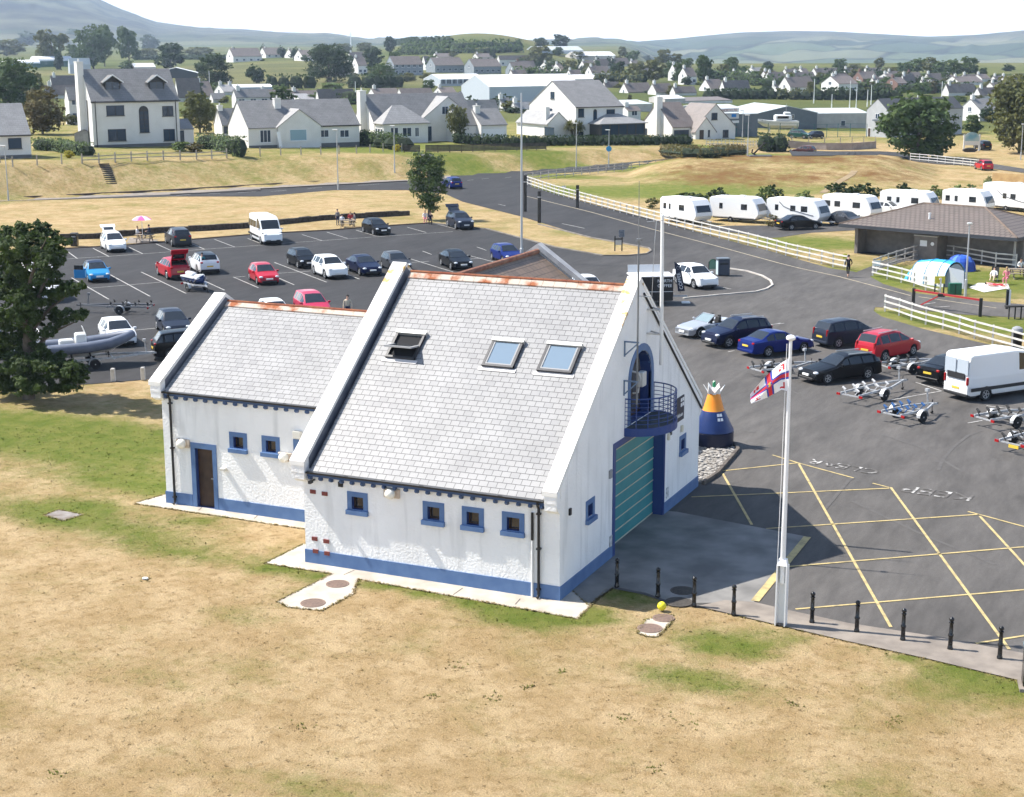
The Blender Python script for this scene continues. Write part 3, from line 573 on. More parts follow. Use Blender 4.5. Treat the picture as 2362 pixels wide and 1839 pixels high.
def coping(x0, x1, ye, ze, yr, zr, yb, pit, mats, inner, parent, kneel=True):
    # parapet of one gable: ye front eave, yr ridge, yb rear eave; the flat coping stones lie along both slopes
    b = MB(); t = .16; up = .24
    for y0, s in ((ye-.32, 1), (yb+.32, -1)):
        za = ze-.05+up; z1 = zr+up; yc = yr
        pr = [(x0, y0, za), (x0, y0, za+t), (x0, yc, z1+t), (x0, yc, z1)]
        b.ext(pr if s > 0 else pr[::-1], (x1-x0, 0, 0), 0)
        q0 = [(y0+s*.03, za-.5), (y0+s*.03, za), (yc, z1), (yc, z1-.5)]
        lo, hi = (x0+.06, x1-.02)
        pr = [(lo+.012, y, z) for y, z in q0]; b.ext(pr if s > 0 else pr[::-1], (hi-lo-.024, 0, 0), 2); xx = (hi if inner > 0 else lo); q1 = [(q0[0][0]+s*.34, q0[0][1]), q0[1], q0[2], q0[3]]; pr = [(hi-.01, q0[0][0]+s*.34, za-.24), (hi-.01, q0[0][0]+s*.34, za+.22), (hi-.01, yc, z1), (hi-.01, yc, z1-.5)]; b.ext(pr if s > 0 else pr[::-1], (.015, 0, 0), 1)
        if kneel: # rounded kneeler that carries the foot of the coping
            K = [(y0+s*.018, za+.01), (y0+s*.018, za-.26), (y0+s*.06, za-.42), (y0+s*.19, za-.58), (y0+s*.325, za-.66), (y0+s*.325, za+.02)]
            pr = [(lo, y, z) for y, z in K]; b.ext(pr if s > 0 else pr[::-1], (hi-lo, 0, 0), 2)
    o = b.build('parapet_coping', mats, parent); return o
coping(-.5, .02, 0, HE, W_/2, RZ, W_, PITCH, [LCOPE, WALL, WALL], 1, STN)
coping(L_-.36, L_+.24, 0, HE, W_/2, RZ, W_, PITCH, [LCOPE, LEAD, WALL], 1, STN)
# eaves: fascia, gutter, rafter feet
def eaves(x0, x1, y, z, parent, step=.43, s=-1):
    b = MB(); b.box(x0, x1, *sorted((y+s*.02, y+s*.14)), z-.2, z-.06); b.build('fascia', EAVB, parent)
    n = int((x1-x0)/step)
    for k in range(n+1):
        q = MB(); xx = x0+.1+(x1-x0-.2)*k/n; K = [(y, z-.2), (y+s*.2, z-.2), (y+s*.2, z-.27), (y+s*.12, z-.33), (y, z-.33)]
        q.ext([(xx-.045, a, c) for a, c in (K if s < 0 else K[::-1])], (.09, 0, 0)); q.build('rafter_foot', EAVB, parent)
    b = MB(); P = [(y+s*(.2+.07*cos(pi*k/6)), z-.02-.075*sin(pi*k/6)) for k in range(7)]+[(y+s*(.2-.055), z-.02), (y+s*(.2+.055), z-.02)]
    b.ext([(x0, a, c) for a, c in P], (x1-x0, 0, 0)); b.build('gutter', BLACK, parent)
eaves(L_+.24, -.5, 0, 3.46, STN)
for q_ in ((L_-.03, .03, -.03, 0, .5), (L_-.03, L_, 0, 4., .5), (0, .03, 0, 5.1, .48), (0, .03, 10.6, W_, .48)): b = MB(); b.box(*q_[:4], 0, q_[4]); b.build('plinth', BLUE, STN)
def window(x, z, parent, M=None, w=.82, fr=.18, face='y', y=0., d=.2, sill=True):
    """square blue surround with a deep sill, wooden frame and pane; x,z its lower left corner on the wall"""
    f = MB(); T = (lambda a, c, e: (a, y-c, e)) if face == 'y' else (lambda a, c, e: (c, a, e))
    def bx(m, a0, a1, c0, c1, e0, e1, mi=0):
        p = T(a0, c0, e0); q = T(a1, c1, e1); m.box(min(p[0], q[0]), max(p[0], q[0]), min(p[1], q[1]), max(p[1], q[1]), e0, e1, mi)
    bx(f, x, x+fr, 0, .025, z+.16, z+w); bx(f, x+w-fr, x+w, 0, .025, z+.16, z+w); bx(f, x+fr, x+w-fr, 0, .025, z+w-fr, z+w); bx(f, x+fr, x+w-fr, 0, .025, z+.16, z+.19)
    o = f.build('window_surround', BLUE, parent)
    if sill:
        f = MB(); bx(f, x-.02, x+w+.02, 0, .13, z, z+.16); f.build('sill', BLUE, o)
    i0, i1, j0, j1 = x+fr, x+w-fr, z+.19, z+w-fr
    f = MB(); bx(f, i0, i0+.05, -d, -d+.05, j0, j1); bx(f, i1-.05, i1, -d, -d+.05, j0, j1); bx(f, i0+.05, i1-.05, -d, -d+.05, j0, j0+.05); bx(f, i0+.05, i1-.05, -d, -d+.05, j1-.05, j1); f.build('window_frame', DWOOD, o)
    f = MB(); bx(f, i0+.05, i1-.05, -d, -d+.02, j0+.05, j1-.05); f.build('pane', GLASS, o)
    return o
for x in WX: window(x, 2.04, STN)
window(2.3, 1.98, STN, face='x'); window(12.45, 1.92, STN, face='x')
def pipe(x, y, z0, z1, parent, off=.09):
    b = MB(); b.tube([(x, y-.2, z1), (x, y-.2, z1-.12), (x, y-off, z1-.3), (x, y-off, z0+.12), (x, y-off-.1, z0+.05)], .05, 8)
    for z in (z1-.5, (z0+z1)/2, z0+.3): b.box(x-.07, x+.07, y-off-.06, y, z, z+.06)
    return b.build('downpipe', BLACK, parent)
pipe(-.72, 0, 0, 3.42, STN)
b = MB(); b.tube([(-.97, -.05, 0), (-.97, -.05, 2.0)], .045, 8, 0); b.tube([(-.97, -.05, 2.0), (-.97, -.05, 2.95)], .047, 8, 1); b.build('soil_pipe', [WPLAS, BLACK], STN)
for x, z in ((-9.54, 2.6), (-9.06, 2.58), (-9.53, .86), (-9.05, .83), (-9.50, .40), (-9.03, .38)):
    q = MB(); q.box(x, x+.22, -.042, 0, z, z+.14); q.build('air_brick', BRICK, STN)
q = MB(); q.box(-8.38, -8.20, -.05, 0, 2.98, 3.16); q.build('vent', BLACK, STN)
q = MB(); q.bar((-9.35, 0, 3.12), (-9.35, -.22, 3.12), .05); q.rbox((-9.35, -.28, 3.10), .1, .2, .1); q.build('camera_unit', BLACK, STN)
def globe(x, z, y, parent, r=.2):
    q = MB(); q.rbox((x, y-.04, z), .62, .08, .34, b=.02); o = q.build('lamp_backplate', mk('stained_cream', (.60, .52, .42), (.45, .36, .28), sc=5), parent)
    q = MB(); q.ball((x, y-.17, z), r, 14); q.build('lamp_globe', LAMPG, o, smooth=60)
globe(-6.25, 3.0, 0, STN, .19)
# gable: roller door, pilaster, balcony
b = MB(); b.box(-.48, -.42, 5.13, 10.55, .02, 4.0); dr = b.build('roller_door', TEAL, STN)
b = MB()
for k in range(9): b.box(-.425, -.40, 5.16, 10.5, .06+k*.445, .095+k*.445)
b.build('door_strip', CREAM, dr)
b = MB(); b.box(-.42, .035, 4.89, 5.13, 0, 4.0); b.box(-.42, .035, 10.55, 10.62, 0, 4.0); b.box(-.425, .0, 10.50, 10.555, 0, 4.0); b.box(-.42, .035, 4.89, 10.62, 4.0, 4.22); b.build('door_surround', DBLUE, STN)
b = MB(); b.box(0, .06, 4.5, 4.72, 3.05, 3.35); b.build('control_box', GREY, STN)
for y, z in ((4.62, .75), (10.9, .9)):
    b = MB(); b.box(0, .03, y, y+.24, z-.3, z+.12); b.build('notice', mk('notice_grey', (.3, .3, .3), (.7, .7, .7), sc=9), STN)
BY, BX, BF = 7.65, 1.35, 4.52
def dpath(n, rx, ry, z): return [(rx*sin(pi*k/n), BY-ry*cos(pi*k/n), z) for k in range(n+1)]
b = MB(); P = dpath(16, BX, 1.62, BF-.06); b.ext(P, (0, 0, .06)); fl = b.build('balcony_floor', mk('balcony_deck', (.04, .05, .06), (.06, .07, .075), sc=4), STN)
b = MB(); A, Bq = dpath(16, BX+.02, 1.64, BF-.27), dpath(16, BX+.02, 1.64, BF+.02)
for k in range(16): b.quad(A[k], A[k+1], Bq[k+1], Bq[k])
C2 = dpath(16, BX-.06, 1.56, BF+.02); C1 = dpath(16, BX-.06, 1.56, BF-.27)
for k in range(16): b.quad(Bq[k], Bq[k+1], C2[k+1], C2[k]); b.quad(C2[k], C2[k+1], C1[k+1], C1[k]); b.quad(C1[k], C1[k+1], A[k+1], A[k])
b.build('balcony_fascia', mk('balcony_blue', (.012, .045, .19), rough=.45), fl)
b = MB()
for j in range(7): b.tube(dpath(20, BX-.03, 1.58, BF+.17+j*.155), .013 if j < 6 else .026, 6)
for k in range(0, 21, 2): P = dpath(20, BX-.03, 1.58, 0)[k]; b.tube([(P[0], P[1], BF), (P[0], P[1], BF+1.1)], .018, 6)
b.build('railing', DBLUE, fl)
# arched balcony door
b = MB(); AO = [(.03, 7.725+1.38*cos(pi*k/14), 6.1+1.26*sin(pi*k/14)) for k in range(15)]; AI = [(.03, 7.725+1.125*cos(pi*k/14), 6.1+1.0*sin(pi*k/14)) for k in range(15)]
for k in range(14): b.ext([AI[k], AO[k], AO[k+1], AI[k+1]], (-.12, 0, 0))
b.box(-.09, .03, 8.85, 9.105, 4.55, 6.1); b.box(-.09, .03, 6.345, 6.6, 4.55, 6.1); ad = b.build('arch_surround', BLUE, STN)
b = MB(); b.ext([(-.42, y, z) for y, z in arch], (-.04, 0, 0)); b.build('door_leaf', DWOOD, ad)
b = MB()
for y0, y1 in ((6.75, 7.6), (7.85, 8.7)): b.box(-.42, -.395, y0, y1, 5.45, 6.5); b.box(-.42, -.395, y0, y1, 4.75, 5.3)
b.build('pane', glass_mat('balcony_glass', (.10, .10, .10)), ad)
b = MB(); b.tube([(-.02, 6.8, 6.5), (.25, 6.8, 6.45), (.32, 6.8, 6.25), (.25, 6.75, 5.75), (.05, 6.75, 5.7)], .035, 8); b.rbox((.2, 7.25, 6.15), .25, .4, .55, b=.03); b.build('wall_lamp', mk('lamp_grey', (.5, .5, .48), rough=.4), STN)
def txt_obj(txt, size, M, mat, parent=None, name='lettering', ext=.004, align='CENTER'):
    cu = bpy.data.curves.new(name, 'FONT'); cu.body = txt; cu.size = size; cu.extrude = ext; cu.align_x = align; cu.align_y = 'CENTER'; o = bpy.data.objects.new(name, cu); COL.objects.link(o)
    bpy.context.view_layer.update(); me = bpy.data.meshes.new_from_object(o.evaluated_get(bpy.context.evaluated_depsgraph_get())); bpy.data.objects.remove(o)
    r = bpy.data.objects.new(name, me); COL.objects.link(r); me.materials.append(mat); r.parent = parent; r.matrix_local = M; return r
def frame(O, X, Y):
    X, Y = V(X).normalized(), V(Y).normalized(); Z = X.cross(Y); Y = Z.cross(X)
    return Matrix(((X.x, Y.x, Z.x, O[0]), (X.y, Y.y, Z.y, O[1]), (X.z, Y.z, Z.z, O[2]), (0, 0, 0, 1)))
WLET = mk('white_lettering', (.8, .8, .8), rough=.6)
SGN = mk('navy_sign', (.01, .014, .035), rough=.5)
b = MB(); b.box(0, .04, 11.75, 12.85, 3.42, 4.4); sg = b.build('name_sign', SGN, STN)
b = MB()
for y in (12.4, 12.62):
    for z in (3.98, 4.18): b.box(.04, .05, y, y+.16, z, z+.14)
b.build('flag_mark', WLET, sg); txt_obj('Lifeboats', .22, frame((.042, 12.3, 3.66), (0, 1, 0), (0, 0, 1)), WLET, sg)
for y, z in ((10.95, 3.1), (12.62, 3.05)):
    b = MB(); b.rbox((.05, y, z), .1, .14, .28, b=.02); b.build('bulkhead_light', mk('light_cream', (.65, .6, .48)), STN)
b = MB(); b.box(0, .06, 11.2, 11.34, 3.1, 3.3); b.build('vent', BLACK, STN)
b = MB(); b.box(0, .06, .75, .9, 2.75, 2.98); b.build('vent', BLACK, STN)
# radio mast and flagstaff on the gable
mst = MB(); mst.tube([(.5, 5.92, 5.5), (.5, 5.9, 8.0), (.5, 5.85, 11.4)], .036, 8); mst.tube([(.5, 5.85, 11.4), (.5, 5.8, 13.45)], [.018, .008], 6); mst.rbox((.5, 5.86, 11.4), .16, .16, .08); mst.build('radio_mast', mk('mast_grey', (.16, .165, .17), rough=.5), STN); b = MB(); b.tube([(.04, W_/2+.3, RZ-.25), (.04, W_+.15, HE-.12)], .045, 6); b.build('verge_cable', BLACK, STN)
for z in (7.75, 6.33): b = MB(); b.bar((0, 5.9, z), (.55, 5.9, z), .05); b.bar((.02, 5.9, z-.5), (.5, 5.9, z-.05), .045); b.bar((.02, 5.9, z), (.02, 5.9, z-.55), .05); b.build('mast_bracket', mk('bracket_blue', (.13, .19, .28), rough=.5), STN)
b = MB(); b.tube([(.5, 8.55, 6.45), (.5, 8.35, 11.95)], [.075, .06], 10); b.ball((.5, 8.35, 11.98), .07, 8); b.build('flagstaff', WPLAS, STN)
for z in (8.5, 7.6): b = MB(); b.bar((0, 8.25, z+.05), (.5, 8.48, z), .05); b.bar((0, 8.75, z+.05), (.5, 8.52, z), .05); b.build('mast_bracket', STEEL, STN)
b = MB(); b.tube([(.55, 7.2, 9.2), (.62, 7.2, 11.2), (.62, 7.35, 11.9)], .012, 5); b.tube([(.35, 7.1, 11.9), (.9, 7.3, 11.95)], .012, 5); b.bar((.02, 7.2, 9.2), (.55, 7.2, 9.2), .03); b.build('whip_aerial', STEEL, STN)
# roof windows
def roofwin(x0, x1, s0, s1, open_=False):
    sl = math.atan(PITCH); O = V((0, -.22, HE+.02)); Us = V((0, cos(sl), sin(sl))); N = V((0, -sin(sl), cos(sl)))
    Pt = lambda x, s, h: O+V((x, 0, 0))+Us*s+N*h
    def bx(m, xa, xb, sa, sb, ha, hb): 
        m.add([Pt(x, s, h) for h in (ha, hb) for s in (sa, sb) for x in (xa, xb)], ((0, 2, 3, 1), (4, 5, 7, 6), (0, 1, 5, 4), (2, 6, 7, 3), (0, 4, 6, 2), (1, 3, 7, 5)))
    f = MB(); bx(f, x0, x0+.09, s0, s1, 0, .12); bx(f, x1-.09, x1, s0, s1, 0, .12); bx(f, x0, x1, s0, s0+.09, 0, .119); o = f.build('roof_window', mk('window_graphite', (.035, .035, .04), rough=.4), STN)
    f = MB(); bx(f, x0-.02, x1+.02, s1-.14, s1+.02, .0, .16); f.build('top_cover', mk('window_cover_grey', (.42, .42, .40), rough=.4, metal=.3), o)
    f = MB(); bx(f, x0-.12, x1+.12, s0-.16, s0, .005, .03); f.build('flashing', mk('pale_flashing', (.55, .52, .5), rough=.5), o)
    gx0, gx1, g0, g1 = x0+.1, x1-.1, s0+.1, s1-.16
    if not open_:
        f = MB(); bx(f, gx0, gx1, g0, g1, .06, .085); f.build('pane', SKYG, o)
        f = MB(); bx(f, gx0, gx0+.05, g0, g1, .08, .11); bx(f, gx1-.05, gx1, g0, g1, .08, .11); bx(f, gx0+.05, gx1-.05, g0, g0+.05, .08, .11); f.build('sash', mk('sash_grey', (.55, .55, .54), rough=.4, metal=.3), o)
    else:
        f = MB(); bx(f, gx0, gx1, g0, g1, .012, .03); f.build('interior_shade_sheet', mk('interior_shade_black', (.012, .012, .014), rough=.9), o)  # black sheet painted in for the unlit room under the open sash
        c = Pt(0, (g0+g1)/2, .1); a = RAD(42); L2 = (g1-g0)/2
        u2 = (Us*cos(a)-N*sin(a)); n2 = (N*cos(a)+Us*sin(a))
        def bt(m, xa, xb, sa, sb, ha, hb): m.add([c+V((x, 0, 0))+u2*s+n2*h for h in (ha, hb) for s in (sa, sb) for x in (xa, xb)], ((0, 2, 3, 1), (4, 5, 7, 6), (0, 1, 5, 4), (2, 6, 7, 3), (0, 4, 6, 2), (1, 3, 7, 5)))
        f = MB(); bt(f, gx0-.06, gx0+.04, -L2-.1, L2, -.03, .03); bt(f, gx1-.04, gx1+.06, -L2-.1, L2, -.03, .03); bt(f, gx0+.04, gx1-.04, -L2-.1, -L2, -.03, .03); bt(f, gx0+.04, gx1-.04, L2-.1, L2, -.03, .03); f.build('sash', mk('sash_grey', (.3, .3, .3)), o)
        f = MB(); bt(f, gx0+.04, gx1-.04, -L2, L2-.1, -.01, .01); f.build('pane', glass_mat('open_pane', (.03, .035, .04)), o)
roofwin(-8.65, -7.45, 5.4, 6.72, True); roofwin(-4.72, -3.5, 5.4, 6.72); roofwin(-2.58, -1.27, 5.4, 6.76)
# side wing
EX0, EX1, EY, EYR, EYB, EZE, EZR = -18.88, L_, 4.085, 8.5, 12.9, 4.72, 7.55
EP = (EZR-EZE)/(EYR-EY+.2)
b = MB(); EW = [-15.72, -14.22, -12.78]
b.holes(sq(EX0, EX1, 0, 4.72), [sq(x+.18, x+.64, 2.66, 3.15) for x in EW]+[sq(-17.38, -16.55, .02, 2.45)], (0, EY, 0), (1, 0, 0), (0, 1, 0), .22, 0, 1)
for x in (EX0,): b.holes([(0, 0), (EYB-EY, 0), (EYB-EY, 4.72), (EYR-EY, 4.75+EP*(EYR-EY)), (0, 4.72)], [], (x, EY, 0), (0, 1, 0), (1, 0, 0))
b.quad((EX0, EYB, 0), (EX1, EYB, 0), (EX1, EYB, 4.72), (EX0, EYB, 4.72)); b.build('wing_wall', [WALL, DBLUE], STN)
b = MB(); slope(b, EX0+.3, EX1-.3, EY-.2, EZE, EYR, EZR); slope(b, EX0+.3, EX1-.3, EYB+.2, EZE, EYR, EZR); b.build('wing_roof', SLATEX, STN)
ridge(EX0+.3, EX1-.3, EYR, EZR, STN, EP)
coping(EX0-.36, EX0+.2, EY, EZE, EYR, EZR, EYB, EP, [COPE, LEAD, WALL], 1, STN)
eaves(EX0+.2, EX1-.3, EY, EZE-.02, STN, .46)
for q_ in ((EX0-.03, -17.6, EY-.03, EY), (-16.35, L_, EY-.03, EY), (EX0-.03, EX0, EY, EYB)): b = MB(); b.box(*q_, 0, .5); b.build('plinth', BLUE, STN)
for x in EW: window(x, 2.47, STN, y=EY)
b = MB(); b.box(-17.58, -17.38, EY-.035, EY, 0, 2.67); b.box(-16.55, -16.36, EY-.035, EY, 0, 2.67); b.box(-17.38, -16.55, EY-.035, EY, 2.45, 2.67); b.build('door_surround', BLUE, STN)
b = MB(); b.box(-17.37, -16.56, EY+.16, EY+.2, .03, 2.44); d_ = b.build('side_door', DWOOD, STN); b = MB(); b.box(-16.75, -16.62, EY+.1, EY+.15, 1.2, 1.24); b.build('handle', STEEL, d_)
pipe(-18.42, EY, 0, EZE-.06, STN)
globe(-17.92, 2.6, EY, STN); globe(-13.15, 2.55, EY, STN)
b = MB(); b.rbox((-16.0, EY-.1, 1.75), .24, .2, .12, b=.02); b.build('vent_cowl', mk('cowl_cream', (.6, .58, .52)), STN)
b = MB(); b.rbox((-12.55, EY-.08, 3.5), .34, .16, .3, b=.02); b.build('alarm_box', mk('cowl_cream', (.6, .58, .52)), STN)
# rear wing, ridge running away from the camera
RX, RYF, RWZ, REZ = -10.4, 22.5, 8.45, 4.7
b = MB(); b.box(-15.6, -5.2, 12.95, RYF-.02, 0, REZ); b.ext([(-15.6, RYF-.3, REZ), (-5.2, RYF-.3, REZ), (RX, RYF-.3, RWZ)], (0, .28, 0)); b.build('rear_wall', WALL, STN)
b = MB(); s = hypot(5.4, RWZ-REZ)
b.quad((-5.0, 10.2, REZ), (-5.0, RYF-.3, REZ), (RX, RYF-.3, RWZ), (RX, 10.2, RWZ), 0, [(0, 0), (12, 0), (12, s), (0, s)]); b.quad((-15.8, RYF-.3, REZ), (-15.8, 10.2, REZ), (RX, 10.2, RWZ), (RX, RYF-.3, RWZ), 0, [(0, 0), (12, 0), (12, s), (0, s)])
b.build('rear_roof', SLATEB, STN)
b = MB(); b.tube([(RX, 11, RWZ+.04), (RX, RYF-.3, RWZ+.04)], .13, 8); b.build('ridge_tiles', mk('brown_ridge', (.20, .075, .05), (.3, .16, .1), sc=3), STN)
b = MB()
for sx_ in (-1, 1):
    K = [(RX, RWZ+.15), (RX+sx_*5.6, REZ+.05), (RX+sx_*5.6, REZ+.25), (RX, RWZ+.4)]; K = K if sx_ > 0 else K[::-1]
    b.ext([(x, RYF-.32, z) for x, z in K], (0, .5, 0))
b.build('parapet_coping', mk('grey_coping', (.42, .42, .42), (.3, .3, .31), sc=2), STN)
# ------------------------------------------------------------ vehicles
TYRE = mk('tyre_rubber', (.015, .015, .016), rough=.85)
RIM = mk('alloy_rim', (.45, .46, .47), rough=.35, metal=.5)
CGL = glass_mat('car_glass', (.018, .022, .026), .04)
HEADL = mk('headlamp_lens', (.62, .65, .68), rough=.08, spec=.7)
TAILL = mk('tail_lamp_red', (.35, .012, .012), rough=.15)
PLW = mk('plate_white', (.75, .75, .72), rough=.5); PLY = mk('plate_yellow', (.72, .50, .06), rough=.5)
TRIM = mk('black_trim', (.02, .02, .021), rough=.6)
def paint(name, c, met=.0, rough=.28): return mk(name, c, rough=rough, metal=met, spec=.15 if max(c) < .2 else .35, coat=.06 if max(c) < .2 else .25)
PT = dict(white=paint('white_car_paint', (.76, .77, .77)), black=paint('black_car_paint', (.005, .0055, .007)), navy=paint('navy_car_paint', (.006, .010, .035)), blue=paint('blue_car_paint', (.006, .018, .13)), cyan=paint('light_blue_car_paint', (.012, .20, .45)),
    red=paint('red_car_paint', (.40, .006, .018)), pink=paint('faded_red_car_paint', (.42, .02, .06)), grey=paint('dark_grey_car_paint', (.04, .043, .05)), slate=paint('grey_blue_car_paint', (.02, .026, .042)), silver=paint('silver_car_paint', (.42, .44, .47), .4), brown=paint('brown_car_paint', (.09, .035, .03)), green=paint('green_car_paint', (.02, .07, .06)))
# kind: length, width, belt height, wheel radius, roof top line (x from the front, z), windscreen base/top, roof end, tail glass base, wheelbase, front overhang
CK = {'hatch': (4.0, 1.76, .92, .31, [(0, .45), (.05, .62), (.18, .74), (.95, .93), (1.02, .96), (1.75, 1.40), (2.3, 1.48), (3.2, 1.44), (3.55, 1.38), (3.86, .98), (3.95, .85), (4.0, .5)], (1.05, 1.78), (3.5, 3.84), 2.55, .78),
  'sedan': (4.65, 1.82, .94, .32, [(0, .45), (.05, .62), (.2, .74), (1.2, .94), (1.3, .97), (2.1, 1.37), (2.7, 1.45), (3.3, 1.41), (3.95, 1.08), (4.1, 1.04), (4.55, 1.0), (4.62, .85), (4.65, .5)], (1.32, 2.1), (3.3, 3.98), 2.7, .88),
  'suv': (4.45, 1.86, 1.06, .36, [(0, .55), (.05, .80), (.2, .92), (1.1, 1.08), (1.2, 1.11), (1.85, 1.56), (2.4, 1.66), (3.5, 1.62), (4.0, 1.56), (4.3, 1.14), (4.4, .95), (4.45, .55)], (1.22, 1.88), (3.92, 4.27), 2.65, .9),
  'mpv': (4.4, 1.80, 1.02, .33, [(0, .5), (.05, .70), (.2, .82), (.9, 1.04), (.98, 1.07), (1.9, 1.56), (2.5, 1.65), (3.6, 1.61), (4.05, 1.54), (4.3, 1.08), (4.36, .9), (4.4, .55)], (1.0, 1.9), (3.98, 4.27), 2.7, .88),
  'estate': (4.65, 1.82, .93, .33, [(0, .45), (.05, .62), (.2, .74), (1.35, .93), (1.45, .96), (2.15, 1.36), (2.7, 1.44), (3.9, 1.41), (4.2, 1.34), (4.55, .98), (4.62, .8), (4.65, .5)], (1.47, 2.17), (4.15, 4.52), 2.76, .82),
  'van': (5.95, 2.06, 1.36, .36, [(0, .6), (.06, .95), (.2, 1.08), (.75, 1.33), (.85, 1.38), (1.5, 2.12), (1.9, 2.38), (2.6, 2.5), (5.7, 2.5), (5.86, 2.42), (5.92, 1.4), (5.95, .6)], (.88, 1.6), (5.88, 5.91), 3.75, 1.02)}
def pch(T, x): 
    return tab(T, x)
def car_mesh(kind, pm, parent, roof=None, tint=CGL, open_boot=False, glazed='all', lamp=True, bars=False, platef=PLW, plater=PLY, notes=''):
    L, Wd, belt, wr, top, (w0, w1), (r0, r1), wb, fo = CK[kind]
    hw = Wd/2; xs = {0., .03, L-.03, L, w0, w1, r0, r1, fo, fo+wb}
    for c in (fo, fo+wb):
        for k in range(-5, 6): xs.add(round(c+k*(wr+.06)/5, 3))
    for t_ in top: xs.add(t_[0])
    x = .15
    while x < L: 
        if min(abs(x-q) for q in xs) > .07: xs.add(x)
        x += .17
    doors = {'hatch': (2.1, 2.95), 'sedan': (2.2, 3.05), 'suv': (2.35, 3.3), 'mpv': (2.1, 3.1), 'estate': (2.3, 3.2), 'van': (2.55,)}[kind]
    for q in doors: xs |= {q-.04, q+.04}
    xs = sorted(xs); zr = max(z for _, z in top); n = 11; secs = []
    for x in xs:
        zt = pch(top, x); t = min(1, max(0, (zt-belt)/(zr-belt))); e = abs(x/L*2-1)
        w = hw*(1-.16*e**7-.035*e**3); wroof = hw*(.66 if kind != 'van' else .86); we = lerp(w*.90, wroof, t)
        ze = zt-.05-.02*t; bz = min(belt, ze-.05); bw = w*.985
        arch = 0
        for c in (fo, fo+wb):
            dx = abs(x-c); R = wr+.06
            if dx < R+.001: arch = max(arch, wr+sqrt(max(0, R*R-dx*dx)))
        zb = .24 if kind != 'van' else .32
        if x < .1 or x > L-.1: zb += .06
        lowz = max(zb, arch); mid = max(.58 if kind != 'van' else .75, arch+.03); mid = min(mid, bz-.12)
        g1 = (lerp(we+.012, bw, .06), lerp(ze-.025, bz, .06)); g2 = (lerp(we, bw, .93), lerp(ze-.03, bz, .93))
        secs.append([(0, zt), (we*.55, zt-.008), (we*.9, zt-.026), (we, ze), g1, g2, (bw, bz), (w, max(mid+.04, bz-.13)), (w*1.0, mid), (w*.985, max(lowz, lerp(lowz, mid, .25)) if not arch > zb else lowz+.005), (w*.95, lowz)])
    b = MB(); ws, rw, sg = MB(), MB(), []; rf = MB(); ns = len(xs)
    P = lambda i, j, s: V((L/2-xs[i], s*secs[i][j][0], secs[i][j][1]))
    panes = {}
    for i in range(ns-1):
        xm = (xs[i]+xs[i+1])/2
        for s in (1, -1):
            for j in range(n-1):
                q = [P(i, j, s), P(i+1, j, s), P(i+1, j+1, s), P(i, j+1, s)]
                if s < 0: q = q[::-1]
                if j in (0, 1) and w0 < xm < w1: ws.add(q, ((0, 1, 2, 3),)); continue
                if j in (0, 1) and r0 < xm < r1 and kind != 'van': 
                    if not open_boot: rw.add(q, ((0, 1, 2, 3),))
                    continue
                if j == 4 and w0+.12 < xm < (r1-.1 if kind != 'van' else 2.5):
                    k = sum(1 for d in doors if xm > d); pil = any(abs(xm-d) < .041 for d in doors)
                    tail = kind in ('hatch', 'suv', 'mpv', 'estate') and r0-.14 < xm < r0+.0
                    ok = secs[i][3][1]-secs[i][6][1] > .12
                    if kind == 'sedan' and xm > r0+.35: ok = False
                    if ok and not pil and not tail: panes.setdefault((k, s), MB()).add(q, ((0, 1, 2, 3),)); continue
                if roof and j < 4 and w1 <= xm <= r0+.1: rf.add(q, ((0, 1, 2, 3),)); continue
                b.add(q, ((0, 1, 2, 3),))
    for i in (0, ns-1):                                  # front and rear faces
        for j in range(n-1):
            q = [P(i, j, 1), P(i, j+1, 1), P(i, j+1, -1), P(i, j, -1)]; b.add(q if i == 0 else q[::-1], ((0, 1, 2, 3),))
    body = b.build('body', pm, parent, smooth=38)
    ws.build('windscreen', tint, parent, smooth=38)
    if rw.f: rw.build('rear_window', tint, parent, smooth=38)
    for k_, m_ in panes.items(): m_.build('side_window', tint if not notes == 'clear' else CGL, parent, smooth=38)
    if rf.f: rf.build('roof_panel', roof, parent, smooth=38)
    u = MB(); u.box(-L/2+.2, L/2-.2, -hw+.24, hw-.24, .2, .62); u.box(-L/2+.35, L/2-.35, -hw+.1, hw-.1, .55, belt-.2); u.build('underbody', TRIM, parent)
    if 1:                                               # dark cabin behind the glass
        c_ = MB(); c_.box(L/2-r0-.1, L/2-w1, -hw*.6, hw*.6, belt-.2, belt+.12); c_.build('seats', TRIM, parent)
    for c in (fo, fo+wb):
        for s in (1, -1):
            t = MB(); t.lathe([(wr*.62, -.09), (wr*.95, -.1), (wr, -.07), (wr, .07), (wr*.95, .1), (wr*.62, .09)], (0, 0, 0), 18, ax=(0, 1, 0)); o = t.build('wheel', TYRE, parent, loc=(L/2-c, s*(hw-.13), wr), smooth=40)
            r = MB(); r.lathe([(wr*.64, .075), (wr*.6, .1), (wr*.5, .085), (wr*.12, .07), (wr*.1, .085)], (0, 0, 0), 14, ax=(0, s, 0))
            for k in range(5): r.rbox((cos(2*pi*k/5)*wr*.34, s*.088, sin(2*pi*k/5)*wr*.34), wr*.62, .02, wr*.13, Matrix.Rotation(-2*pi*k/5, 3, 'Y'))
            r.build('rim', RIM, o)
